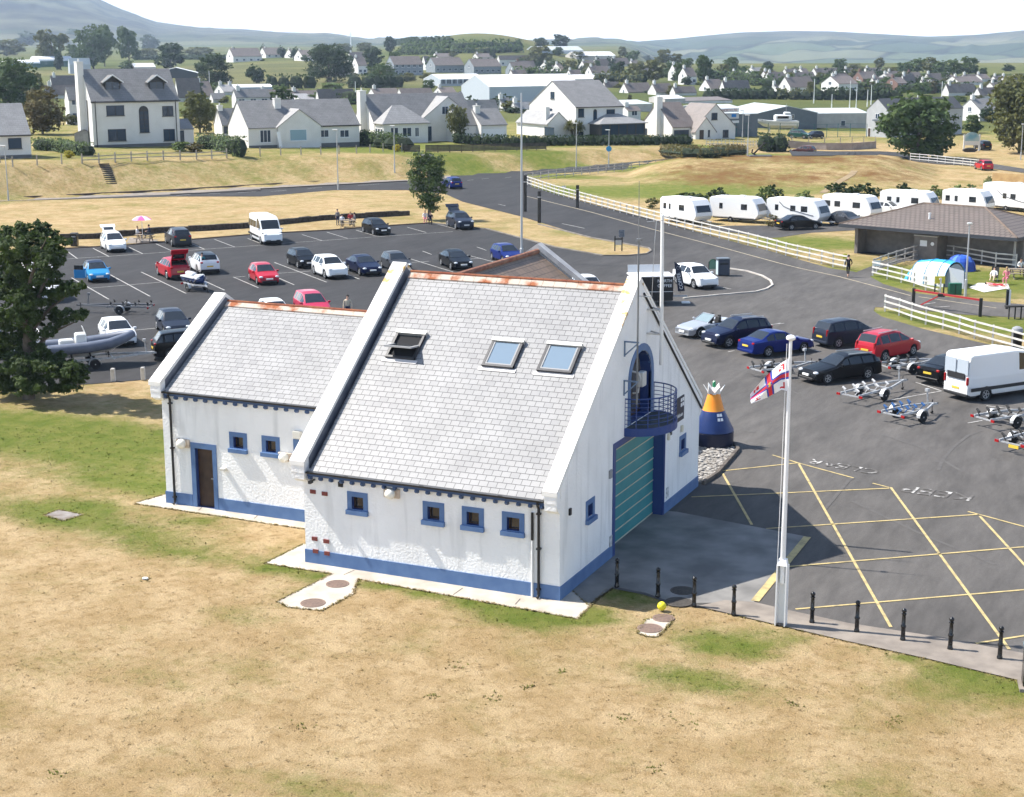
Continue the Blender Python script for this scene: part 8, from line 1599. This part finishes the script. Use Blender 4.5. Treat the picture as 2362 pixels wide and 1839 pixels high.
for t, q, h_, m, lb in (('d', (0, 712, 220, 716, 450, 708), 3, 'mid', 'garden hedge behind the pointed gable house'), ('d', (640, 762, 860, 770, 1000, 768), 3, 'mid', 'garden hedge behind the tallest front house'), ('d', (1200, 776, 1500, 782, 1760, 800), 3.2, 'dark', 'dark garden hedge across the front of the estate'), ('c', (-40, 640, 240, 652, 470, 655), 3.5, 'mid', 'leafy hedge behind the big white sheds'), ('c', (1490, 668, 1760, 672, 2000, 700), 3.5, 'mid', 'leafy hedge right of the tall poplar'), ('c', (620, 690, 830, 692, 1050, 698), 3.5, 'olive', 'olive hedge above the low row of bungalows'), ('b', (470, 872, 660, 876, 850, 880), 3, 'mid', 'hedge behind the cream bungalow roof'), ('d', (520, 655, 760, 652, 1000, 650), 3, 'dark', 'dark hedge along the estate skyline row')):
    hedge('hedge', GTS(t, *q), 3.5, h_, LF[m], lb, 7, .7, rough_=.35)
# caravan site bushes
for k, (x, y, w, m, lb) in enumerate(((1450, 330, 220, 'dark', 'dark bush behind the first two caravans'), (1640, 300, 180, 'dark', 'dark bush behind the second caravan'), (1110, 290, 90, 'olive', 'pale scrubby bush left of the first caravan'), (2060, 290, 130, 'mid', 'bush between the second and third caravans'))):
    tree('g', x, y+10, w*1.35, y-165 if k != 2 else y-80, m, lb, 'bush', 'bush', .02, 700, .14, 10, own=True, group='bushes round the caravans')
for x, y, w, yt, m, lb in ((660, 200, 240, 115, 'dark', 'dark bush behind the gap of the third and fourth caravans'), (840, 215, 200, 120, 'dark', 'dark bush behind the fourth caravan'), (1190, 190, 150, 118, 'dark', 'dark bush over the left end of the toilet block'), (1420, 200, 160, 135, 'light', 'pale green bush over the toilet block ridge'), (1600, 190, 160, 130, 'light', 'pale green bush behind the small caravan'), (1760, 185, 200, 130, 'light', 'pale green bush left of the motorhome'), (80, 200, 120, 130, 'dark', 'dark bush behind the third caravan'), (330, 215, 150, 180, 'light', 'low pale bush over the third caravan')):
    tree('h', x, y+60, w*1.3, yt-25, m, lb, 'bush', 'bush', .02, 700, .14, 10, group='bushes round the caravans')
p = GT('g', 2120, 440); tree('g', 2120, 445, 140, 350, 'rust', 'reddish flowering bush between the second and third caravans', 'bush', 'bush', .02, 700, .12, 10, own=True, group='bushes round the caravans')
tree('h', 1885, 110, 120, 30, 'light', 'pale green bush at the foot of the wooden fence', 'bush', 'bush', .02, 700, .14, 10, group='bushes round the caravans')
o = thing('board_fence', 'yellowish close boarded fence at the right edge above the motorhome', 'fence', GT('h', 1912, 128)); b = MB(); P0 = o.location; P1 = GT('h', 2300, 150); h = HZ(P0, 'h', 1912, 0); t_ = (P1-P0); n_ = 60
for k in range(n_): a, c = t_*(k/n_), t_*((k+.93)/n_); b.bar(a+V((0, 0, h/2)), c+V((0, 0, h/2)), .05, h)
b.build('boards', mk('yellow_boards', (.52, .36, .17), (.42, .27, .12), sc=1.5, rough=.9), o)
# ------------------------------------------------------------ trees
T = tree
T('d', 1280, 1335, 620, 835, 'mid', 'round dark green tree standing alone at right beyond the mound', n=6500, size=.075, nl=34, trunk=.06, own=True)
T('s', 1430, 985, 900, 60, 'olive', 'very large tree cut off by the right edge', n=7500, size=.07, nl=36, trunk=.10, own=True)
T('s', 790, 720, 300, 510, 'mid', 'shrubby tree between the grey hall and the village sign', n=900, trunk=.03)
T('a', 360, 1130, 400, 775, 'rust', 'rusty brown garden tree left of the tall two storey house', n=3500, size=.08, nl=24, trunk=.12, own=True)
T('a', 600, 1050, 160, 965, 'olive', 'small round shrub beside the two storey house chimney', n=900, trunk=.03, cat='bush', name='bush')
T('a', 1680, 1120, 310, 790, 'olive', 'leafy garden tree right of the tall two storey house', n=3500, size=.08, nl=24, trunk=.08, own=True)
T('a', 150, 900, 420, 490, 'mid', 'big green tree at the left edge above the bungalow', n=3500, size=.08, nl=26, trunk=.05, own=True); T('a', 60, 900, 260, 600, 'mid', 'lower green tree at the left edge above the bungalow roof', n=900, trunk=.05); T('a', 290, 830, 200, 620, 'olive', 'olive green tree left of the brown roofed houses', n=900, trunk=.05)
T('a', 1520, 1275, 170, 1195, 'light', 'bright green strap leaved shrub before the two storey house', n=900, trunk=.02, cat='bush', name='bush'); T('a', 1640, 1280, 140, 1205, 'rust', 'dark low shrub right of the strap leaved one', n=900, trunk=.02, cat='bush', name='bush'); T('a', 580, 1330, 90, 1265, 'yellow', 'yellow flowering bush on the bank below the hedge', n=900, trunk=.02, cat='bush', name='bush'); T('b', 1150, 1275, 75, 1215, 'yellow', 'yellow flowering bush at the end of the rounded hedge', n=900, trunk=.02, cat='bush', name='bush')
T('b', 1665, 1205, 185, 905, 'olive', 'slim garden tree in front of the cross gable house', n=3500, size=.08, nl=24, trunk=.22, own=True)
T('a', 440, 560, 270, 278, 'olive', 'pale tree over the farm sheds at far left', n=900, trunk=.1); T('a', 790, 580, 330, 245, 'mid', 'tallest tree of the group above the two storey house', n=3500, size=.08, nl=26, trunk=.12, own=True); T('a', 1085, 540, 220, 262, 'mid', 'tall tree right of the tallest one above the two storey house', n=900, trunk=.12); T('a', 880, 560, 200, 250, 'mid', 'dense tree between the two tall ones', n=900, trunk=.12); T('a', 620, 540, 160, 390, 'mid', 'lower tree at the left foot of the tallest one', n=900, trunk=.08)
T('a', 1440, 590, 270, 390, 'dark', 'dark broad tree behind the dark barn', n=900, trunk=.06); T('a', 1810, 720, 310, 485, 'dark', 'broad dark tree right of the barn with a pale pole before it', n=3500, size=.08, nl=26, trunk=.04, own=True); T('a', 2150, 700, 160, 560, 'dark', 'small dark tree at the edge of the green field', n=900, trunk=.05); T('a', 1070, 605, 130, 515, 'mid', 'small bush like tree between the farm sheds', n=900, trunk=.05); T('a', 500, 590, 90, 440, 'dark', 'dark upright tree before the green barrel shed', n=900, trunk=.05); T('a', 60, 470, 330, 340, 'olive', 'pale hazy tree at the far left edge', n=900, trunk=.05); T('a', 250, 380, 260, 280, 'dark', 'hazy dark clump on the hill foot at far left', n=900, trunk=.05); T('a', 620, 300, 130, 245, 'mid', 'hazy round tree behind the tallest group', n=900, trunk=.05); T('a', 1250, 410, 190, 300, 'dark', 'bluish distant wood right of the tall group', n=900, trunk=.03); T('a', 1240, 480, 180, 410, 'olive', 'low pale tree under the bluish wood', n=900, trunk=.05); T('a', 1680, 470, 280, 400, 'olive', 'hazy row of pale trees left of the farmhouse', n=900, trunk=.05)
T('b', 575, 690, 410, 405, 'dark', 'big dark spreading cypress in the middle distance', n=7500, size=.06, nl=40, trunk=.05, own=True, shape='round'); T('b', 940, 600, 220, 420, 'dark', 'dark round tree above the other, right of the cypress', n=900, trunk=.1); T('b', 1005, 720, 270, 545, 'mid', 'round green tree in front, right of the cypress', n=3500, size=.08, nl=26, trunk=.06); T('b', 610, 760, 240, 700, 'light', 'pale green shrub mass below the cypress', n=900, trunk=.02, cat='bush', name='bush'); T('b', 700, 450, 150, 370, 'olive', 'pale tree behind the cypress beside the wind turbine', n=900, trunk=.05); T('b', 885, 435, 160, 362, 'olive', 'pale round tree right of the wind turbine', n=900, trunk=.05); T('b', 1092, 440, 100, 320, 'dark', 'tall dark tree at the left end of the knoll hedge', n=900, trunk=.1); T('b', 1230, 690, 190, 620, 'olive', 'olive shrubs below the terrace blocks', n=900, trunk=.02, cat='bush', name='bush'); T('b', 1420, 690, 170, 615, 'olive', 'olive tree left of the school block', n=900, trunk=.05); T('b', 1415, 760, 110, 675, 'mid', 'small round tree below the school block', n=900, trunk=.05)
for x, yb, w, yt, k, lb in ((165, 400, 130, 322, 'dark', 'dark tree on the crest left of the round tree'), (340, 400, 160, 298, 'dark', 'round dark tree on the crest in the centre'), (150, 560, 230, 405, 'olive', 'pale olive tree below the crest'), (320, 470, 110, 400, 'mid', 'green tree right of the pale olive tree'), (430, 640, 130, 520, 'olive', 'olive bush between the gabled houses'), (820, 680, 150, 530, 'dark', 'dark conifer right of the long brown roof'), (960, 690, 170, 545, 'olive', 'olive tree right of the dark conifer'), (1120, 690, 210, 520, 'olive', 'broad olive tree before the white two storey gable'), (945, 520, 130, 432, 'mid', 'green tree behind the tall chimney house'), (860, 480, 80, 400, 'olive', 'thin pale tree on the skyline right of the barn'), (1200, 540, 140, 428, 'olive', 'poplar like tree left of the pair on the skyline'), (1320, 540, 110, 460, 'olive', 'ragged tree beside the poplar like one'), (1400, 570, 120, 495, 'mid', 'round tree above the poplar gap'),
    (1540, 700, 170, 480, 'mid', 'tall bright poplar with a white house at its left'), (1770, 620, 160, 490, 'mid', 'broad tree right of the tall poplar'), (1700, 650, 130, 550, 'olive', 'pale tree between the poplar and the broad tree'), (2080, 590, 90, 522, 'dark', 'small round tree on the skyline right of the broad tree'), (1935, 690, 110, 610, 'mid', 'green shrub in front of the cream house'), (920, 850, 40, 800, 'olive', 'tiny palm like shrub below the low row'), (1060, 510, 90, 470, 'dark', 'dark tree at the skyline centre'), (490, 500, 140, 440, 'olive', 'shrubs below the pale barn')):
    T('c', x, yb, w, yt, k, lb, n=900, trunk=.07)
for x, yb, w, yt, k, lb in ((640, 590, 135, 500, 'mid', 'round tree on the estate skyline'), (760, 590, 130, 540, 'olive', 'low wood right of the round skyline tree'), (970, 580, 90, 490, 'olive', 'wispy tall tree on the estate skyline'), (1180, 620, 170, 530, 'mid', 'left tree of the skyline wood'), (1290, 620, 180, 500, 'mid', 'second tree of the skyline wood'), (1400, 625, 150, 490, 'olive', 'pale third tree of the skyline wood'), (1480, 630, 140, 520, 'mid', 'fourth tree of the skyline wood'), (1590, 640, 160, 510, 'mid', 'fifth tree of the skyline wood'), (1720, 640, 160, 490, 'mid', 'largest tree at the right end of the skyline wood'), (1060, 620, 160, 565, 'olive', 'bushy edge at the left of the skyline wood'), (1840, 640, 70, 575, 'mid', 'thin tree right of the skyline wood'), (1155, 800, 90, 720, 'mid', 'green shrub before the dark brick house'), (1330, 805, 200, 700, 'mid', 'broad shrubs in front of the dark roofed house'), (1410, 790, 110, 690, 'rust', 'reddish shrub in the front row of the estate'), (1640, 870, 130, 810, 'mid', 'green bush above the grey hall roof'), (395, 790, 90, 690, 'olive', 'palm in front of the pointed gable house'), (485, 690, 90, 660, 'dark', 'dark shrub left of the tallest front house'), (150, 690, 110, 620, 'olive', 'pale shrub beside the white gabled house'), (40, 585, 80, 525, 'dark', 'dark round tree on the skyline at the left of the estate'), (870, 775, 110, 735, 'olive', 'olive shrubs before the small porch house'), (2060, 600, 120, 545, 'dark', 'bluish distant tree at the far right'), (1960, 680, 110, 620, 'olive', 'olive shrubs at the far right of the estate'), (2140, 690, 120, 620, 'olive', 'shrubs behind the very large tree')):
    T('d', x, yb, w, yt, k, lb, n=900, trunk=.05)
# palm before the large white house
p = GT('c', 455, 1165); o = thing('palm_tree', 'bushy cabbage palm in front of the large white house', 'tree', p); hp = HZ(p, 'c', 455, 1060); R = random.Random(3); b = MB(); cr = MB()
for i in range(5):
    a = i*1.3; e = V((cos(a)*1.1, sin(a)*.8, hp*R.uniform(.85, 1.15))); b.tube([(cos(a)*.3, sin(a)*.3, -.2), (cos(a)*.6, sin(a)*.5, hp*.5), e], [.16, .12, .09], 6)
    for k in range(150): d = V((R.gauss(0, 1), R.gauss(0, 1), R.gauss(.2, .8))).normalized(); l = R.uniform(.9, 1.5); s_ = d.cross(V((0, 0, 1))).normalized()*.06; m_ = e+d*l*.6; q = e+d*l+V((0, 0, -.45*l*(1-abs(d.z)))); cr.add([e-s_, e+s_, m_+s_, m_-s_], ((0, 1, 2, 3),)); cr.add([m_-s_, m_+s_, q], ((0, 1, 2),))
b.build('trunk', BARK, o); cr.build('crown', LF['olive'], o)
R = random.Random(21)
for H, lb in VHS:                                       # garden trees and shrubs beside the village houses
    for k, (fx, fy, nm) in enumerate(((R.uniform(-.25, -.05), R.uniform(-.5, .1), 'garden tree at the left corner of the '), (R.uniform(.5, 1.1), -.45, 'garden shrubs in front of the '), (R.uniform(.3, .9), 1.5, 'garden tree behind the '), (R.uniform(1.05, 1.4), .3, 'garden tree at the right end of the '))):
        lab = nm+lb
        if len(lab.split()) > 16: lab = ' '.join(lab.replace('garden ', '').split())
        if len(lab.split()) > 16 or R.random() < .15: continue
        q = H.C+H.u*(H.L*fx)+H.n*(H.D*fy); q.z = TZ(q.x, q.y); w = R.uniform(1.5, 2.6) if k != 1 else R.uniform(1.3, 2.2); h = H.e*R.uniform(.8, 1.5) if k != 1 else R.uniform(1.0, 1.8)
        if k >= 2: h = H.r*R.uniform(.8, 1.25); w *= 1.5
        key = (R.choice(('mid', 'olive', 'dark')), 1300, .15, 14, .05 if k != 1 else .02, 'round')
        if key not in PROTO: PROTO[key] = proto(key, len(PROTO)); o = PROTO[key]
        else: o = dup(PROTO[key], q, 0)
        o.name = 'tree' if k != 1 else 'bush'; o.location = q; o.scale = (w, w, h/2); o.rotation_euler.z = R.random()*6; o['label'] = lab; o['category'] = 'tree' if k != 1 else 'bush'; o['group'] = 'garden planting of the village'
# ------------------------------------------------------------ lamp posts and poles
LAMPC = mk('lamp_post_grey', (.45, .46, .46), rough=.5, metal=.3)
def lamp(t, xb, yb, xt, yt, lab, arm=.5, group='street lamps', name='street_lamp', r=.07, terr=True, head=True, mat=None, bands=None):
    p = GT(t, xb, yb) if terr else G(t, xb, yb, .02); h = HZ(p, t, xb, yt); o = thing(name, lab, 'street lamp' if head else 'pole', p, FACE, group); b = MB(); b.tube([(0, 0, -.2), (0, 0, 1.2), (0, 0, 1.25), (0, 0, h)], [r*1.5, r*1.5, r, r*.7], 8); b.build('post', mat or LAMPC, o)
    if head: b = MB(); b.rbox((-arm*.4 if arm else 0, 0, h+.03), max(.35, abs(arm)+.2), .26, .14, b=.04); b.build('lamp_head', mk('lamp_head_pale', (.62, .62, .6), rough=.4), o)
    return o
lamp('D', 1112, 560, 1110, 214, 'very tall pale mast rising behind the rear wing roof', 0, name='tall_mast', head=False, r=.10, terr=False, group=None)
for a in (('e', 72, 236, 20, -212, 'street lamp at the left edge beside the road'), ('f', 655, 140, 613, -345, 'street lamp on the road in front of the cream bungalow'), ('f', 1130, 26, 1122, -382, 'street lamp on the road before the cross gable house'), ('c', 470, 1425, 460, 1052, 'street lamp in front of the palm'), ('c', 742, 1412, 750, 1105, 'street lamp with a round blue sign on the bank'), ('c', 1908, 1312, 1900, 982, 'street lamp beside the big hedge block'), ('c', 1865, 1165, 1880, 940, 'street lamp in front of the grey builders shed')): lamp(*a)
o = lamp('h', 1690, 1030, 1722, 440, 'white topped lamp post beside the pale tunnel tent', 0, terr=False); o = lamp('s', 1440, 1080, 1470, 625, 'lamp post under the very large tree at the right edge', .1)
p = GT('c', 742, 1412); b = MB(); b.lathe([(.42, 0), (.42, .04)], (0, 0, 0), 18, ax=(-FH.x, -FH.y, 0)); o = b.build('round_sign', mk('sign_blue', (.05, .30, .55)), loc=(p.x-FH.x*.12, p.y-FH.y*.12, p.z+HZ(p, 'c', 742, 1255))); tag(o, 'round blue road sign fixed to a lamp post on the bank', 'sign')
for k, (t, x, yb, yt, lb) in enumerate((('t', 1075, 540, 245, 'floodlight pole at the left of the playing field'), ('t', 1300, 605, 430, 'short thin pole on the playing field'), ('t', 1525, 615, 270, 'curved topped pole behind the boat shed'), ('t', 1608, 612, 345, 'thin pole right of the curved one'), ('t', 1748, 585, 375, 'thin pole left of the tall goal post'), ('t', 1795, 560, 315, 'tall white goal post on the playing field'), ('t', 1942, 495, 350, 'white pole above the pale gable, left of a pair'), ('t', 1980, 492, 375, 'white pole above the pale gable, right of a pair'), ('d', 1490, 840, 690, 'white pole above the grey hall roof'), ('d', 1290, 840, 790, 'short pole behind the round dark tree'), ('c', 1582, 832, 745, 'thin post in the field behind the cottage, left'), ('c', 1652, 832, 765, 'thin post in the field behind the cottage, right'), ('b', 801, 800, 690, 'thin mast behind the chimney of the cross gable house'), ('a', 1760, 730, 600, 'pale pole in front of the broad dark tree'))):
    lamp(t, x, yb, x, yt, lb, group='thin poles in the distance', name='pole', head=False, mat=WHP, r=.11)
p = GT('b', 762, 400); ht = HZ(p, 'b', 762, 290); o = thing('wind_turbine', 'distant white wind turbine on the hill behind the cypress', 'wind turbine', p); b = MB(); b.tube([(0, 0, -1), (0, 0, ht)], [1.1, .6], 8); b.build('tower', WHP, o); b = MB(); b.rbox((0, 0, ht), 2, 2.4, 1.4, b=.2); b.build('nacelle', WHP, o)
for k in range(3): a = RAD(100+120*k); b = MB(); b.tube([V((0, 0, ht))-FH*1.4, V((0, 0, ht))-FH*1.4+(RH*cos(a)+V((0, 0, 1))*sin(a))*ht*.36], [.5, .12], 5); b.build('blade', WHP, o)
# bank: garden fences, steps, sign board
fence('post_and_rail_fence', [GT('a', x, y) for x, y in ((690, 1378), (840, 1375), (910, 1372), (1050, 1365), (1340, 1352), (1620, 1342), (1905, 1332))], 'grey timber fence along the garden of the two storey house', 1.2, (.4, .85), 2.4, mk('fence_grey_timber', (.36, .33, .28), (.27, .24, .2), sc=2), .14)
for q, lb in (((0, 1372, 105, 1398, 262, 1396, 355, 1392, 520, 1390), 'thin post fence along the bank below the left bungalow'),): fence('wire_fence', [GT('a', q[i], q[i+1]) for i in range(0, len(q), 2)], lb, 1.2, (.9,), 3.2, mk('fence_grey_timber', (.36, .33, .28)), .12, rail=(.015, .015))
fence('wire_fence', [GT('b', x, y) for x, y in ((0, 1310), (290, 1305), (560, 1300), (820, 1290), (1060, 1275), (1190, 1278))], 'thin post fence along the bank below the cream bungalow', 1.2, (.9,), 3.2, mk('fence_grey_timber', (.36, .33, .28)), .12, rail=(.015, .015))
DKF = mk('dark_fence_boards', (.045, .038, .033), (.08, .065, .055), sc=2, rough=.9)
for q, lb in (((1210, 1285, 1340, 1290), 'short dark garden fence left of the steps'), ((1392, 1285, 1700, 1280, 2184, 1268, 2400, 1262), 'long dark garden fence along the top of the bank')):
    P = [GT('b', q[i], q[i+1]) for i in range(0, len(q), 2)]; fence('garden_fence', P, lb, 1.15, (.25, .45, .65, .85, 1.05), 2.0, DKF, .1, rail=(.03, .17))
fence('picket_fence', [GT('t', x, y) for x, y in ((-280, 1075), (0, 1080), (150, 1092), (350, 1100))], 'pale picket fence in front of the white cottage', 1.1, (.35, .85), .7, mk('fence_pale', (.5, .48, .44)), .09)
fence('yard_fence', [GT('t', x, y) for x, y in ((100, 965), (370, 960), (620, 955), (1130, 975), (1480, 965), (1740, 970))], 'green mesh fence round the boat yard', 2.6, (.1, 1.3, 2.55), 3.2, mk('yard_green', (.03, .13, .12)), .09, rail=(.02, .05))
fence('roadside_fence', [GT('t', x, y) for x, y in ((810, 1040), (1080, 1050), (1390, 1062), (1850, 1050))], 'thin post fence on the low wall above the road', 1.3, (1.2,), 3.0, mk('fence_grey_timber', (.36, .33, .28)), .12, rail=(.02, .02))
wallrun('roadside_wall', [GT('t', x, y) for x, y in ((745, 1100), (1050, 1122), (1240, 1128), (1550, 1128), (1850, 1105))], 1.1, .4, mk('roadside_wall_render', (.40, .34, .30), (.3, .25, .22), sc=1, rough=.9), 'low rendered wall along the main road below the boat yard', cap=mk('wall_cap', (.2, .16, .14)))
b = MB(); P = GTS('t', 760, 1130, 1300, 1150, 1900, 1150, 2184, 1165) + GTS('d', 1300, 1335, 1700, 1345, 2184, 1420)
Q = GTS('t', 800, 1205, 1300, 1205, 1900, 1190, 2150, 1215) + GTS('d', 1300, 1365, 1700, 1395, 2184, 1456)
for i in range(len(P)-1):
    for k in range(8):
        a, c, d_, e_ = P[i].lerp(P[i+1], k/8), P[i].lerp(P[i+1], (k+1)/8), Q[i].lerp(Q[i+1], (k+1)/8), Q[i].lerp(Q[i+1], k/8); b.add([V((q.x, q.y, max(0, TZ(q.x, q.y))+.06)) for q in (e_, d_, c, a)], ((0, 1, 2, 3),))
tag(b.build('road', ASPH), kind='structure')
b = MB(); P = GTS('h', 760, -10, 735, 20, 640, 75, 560, 125, 490, 170)
for a, c in zip(P, P[1:]):
    for k in range(4): p0, p1 = a.lerp(c, k/4), a.lerp(c, (k+1)/4); n_ = V(((c-a).y, -(c-a).x, 0)).normalized()*.45; b.add([V((q.x, q.y, TZ(q.x, q.y)+.05)) for q in (p0-n_, p1-n_, p1+n_, p0+n_)], ((0, 1, 2, 3),))
tag(b.build('path', mk('worn_path', (.27, .2, .11), (.22, .155, .08), sc=.8)), kind='structure')
def steps(P0, P1, n_, w, lab, mat):
    o = thing('steps', lab, 'steps', P0); sd_ = (P1-P0).cross(V((0, 0, 1))).normalized()*(w/2)
    for k in range(n_): q = MB(); c = (P1-P0)*((k+.5)/n_); c.z = TZ((P0+c).x, (P0+c).y)-P0.z; q.bar(c-sd_+V((0, 0, .02)), c+sd_+V((0, 0, .02)), .2, .16); q.build('tread', mat, o)
steps(GT('a', 872, 1400), GT('e', 940, 112), 11, 1.3, 'dark timber steps down the bank below the two storey house', DKF); steps(GT('b', 1372, 1300), GT('b', 1430, 1352), 6, 1.6, 'short steps down the bank from the garden fence', mk('step_grey', (.3, .29, .27)))
p = GT('s', 795, 955); o = thing('village_sign', 'arched pale blue village sign above a boat planter', 'sign', p, FACE); hs, w_ = HZ(p, 's', 795, 715), 100*.17643/ppm(p)
for s_ in (-1, 1): b = MB(); b.box(s_*w_-.12, s_*w_+.12, -.1, .1, 0, hs*.86); b.build('post', WHP, o)
P = [(w_*.92*cos(pi*k/12), hs*.72+hs*.26*sin(pi*k/12)) for k in range(13)]; b = MB(); b.ext([(x, -.05, z) for x, z in [(w_*.92, hs*.52)]+P+[(-w_*.92, hs*.52)]], (0, .1, 0)); b.build('panel', mk('sign_picture', (.20, .42, .52), (.55, .66, .66), sc=.6, det=1), o); b = MB(); b.box(-w_*.92, w_*.92, -.06, .06, hs*.30, hs*.51); b.build('panel', WHP, o)
b = MB(); b.ext([(-1.1, 0, .15), (-.7, 0, 0), (.8, 0, 0), (1.3, 0, .35), (1.3, 0, .5), (-1.1, 0, .5)], (0, .7, 0)); b.ball((0, .35, .55), (.9, .35, .22), 8); tag(b.build('boat_planter', mk('planter_dark', (.04, .035, .03)), loc=GT('s', 780, 972), rz=FACE), 'small dark boat used as a planter under the village sign', 'planter')
p = GT('t', 400, 1205); o = thing('anchor', 'dark old anchor displayed on a slab beside the hedge block', 'anchor', p, FACE); b = MB(); b.box(-1.6, 1.6, -.9, .9, -.05, .15); b.build('plinth', BASE, o); b = MB(); b.tube([(-1.0, 0, .25), (.6, 0, 1.9)], .12, 8); b.tube([(.1, -.5, 2.1), (1.0, .4, 1.75)], .07, 6); b.tube([(-.2, 0, -.1), (-.75, 0, .2), (-1.2, 0, .5), (-1.1, 0, 1.0)], .12, 6); b.build('anchor_shank', BLKT, o)
# boat yard
hy = atan2(RH.y, RH.x); p = GT('t', 640, 940); o = thing('motor_cruiser', 'white motor boat on a stand in the boat yard', 'boat', (p.x, p.y, p.z+1.6), hy+pi); b = MB()
ks = [(-3.6, 1.2, 0), (1.5, 1.25, .1), (3.2, .7, .5), (4.6, .03, 1.0)]
for (x0, w0, z0), (x1, w1, z1) in zip(ks, ks[1:]):
    for s_ in (-1, 1):
        for q in ([(x0, 0, z0-.4), (x1, 0, z1-.4*(w1 > .1)), (x1, s_*w1*.8, z1+.2), (x0, s_*w0*.8, z0+.2)], [(x0, s_*w0*.8, z0+.2), (x1, s_*w1*.8, z1+.2), (x1, s_*w1, z1*.5+1.1), (x0, s_*w0, 1.1)]): b.add(q if s_ < 0 else q[::-1], ((0, 1, 2, 3),))
b.ext([(-3.6, -1.2, 1.05), (1.5, -1.25, 1.1), (3.2, -.7, 1.3), (4.5, 0, 1.55), (3.2, .7, 1.3), (1.5, 1.25, 1.1), (-3.6, 1.2, 1.05)], (0, 0, .06)); b.build('hull', HUL, o); b = MB(); b.rbox((-.6, 0, 1.75), 3.4, 1.9, 1.2, b=.25); b.rbox((-1.4, 0, 2.6), 1.3, 1.4, .5, b=.15); b.build('cabin', HUL, o)
for s_ in (-1, 1): b = MB(); b.rbox((-.5, s_*.955, 1.85), 2.2, .02, .5); b.build('cabin_window', GLASS, o)
b = MB(); b.tube([(-1.2, 0, 2.8), (-1.2, 0, 4.4)], .05, 6); b.build('mast', STEEL, o); b = MB()
for x in (-2.5, 0, 2): b.bar((x, -1.0, -1.7), (x, -.6, .2), .12); b.bar((x, 1.0, -1.7), (x, .6, .2), .12); b.bar((x, -.7, -.4), (x, .7, -.4), .12)
b.build('stand', STEEL, o)
car('suv', 'green', 't', 900, 985, 100, 4, 'C', 'dark green off-roader parked behind the yard fence', group=GRP2, terr=True); car('hatch', 'slate', 't', 1075, 985, -100, 4, 'C', 'grey green car behind the yard fence, right of the off-roader', group=GRP2, terr=True); car('hatch', 'red', 's', -1140 if 0 else -620, 800, 100, 4, 'C', 'red car half hidden at the hall door', group=GRP2, terr=True) if 0 else None
o = thing('garden_shed', 'small grey garden shed with a shallow gable beside the two storey house', 'shed', GT('a', 630, 1235), atan2(RH.y, RH.x)); b = MB(); b.box(0, 2.6, 0, 2.2, -.5, 1.9); b.ext([(0, 0, 1.9), (2.6, 0, 1.9), (1.3, 0, 2.35)][::-1], (0, 2.2, 0)); b.build('wall', mk('shed_grey', (.22, .21, .2), (.28, .27, .25), sc=2), o); b = MB()
for s_ in (-1, 1): A = [(1.3+s_*1.45, -.1, 1.86), (1.3, -.1, 2.42), (1.3, 2.3, 2.42), (1.3+s_*1.45, 2.3, 1.86)]; b.quad(*(A if s_ > 0 else A[::-1]))
b.build('roof', RGS, o); b = MB(); b.box(1.3, 2.1, -.03, 0, 0, 1.8); b.build('door', mk('shed_door', (.3, .29, .27)), o)
# haze over the whole place, ground included; the sky is outside it
hz = MB(); hz.box(-9500, 9500, -6000, 12000, -70, 420); hm = bpy.data.materials.new('haze'); hm.use_nodes = True; n_ = hm.node_tree; n_.nodes.clear(); ou = n_.nodes.new('ShaderNodeOutputMaterial'); pv = n_.nodes.new('ShaderNodeVolumePrincipled'); pv.inputs['Color'].default_value = (.64, .80, 1, 1); pv.inputs['Density'].default_value = HAZE; pv.inputs['Anisotropy'].default_value = .2; n_.links.new(pv.outputs[0], ou.inputs['Volume'])
tag(hz.build('haze', hm), kind='stuff')
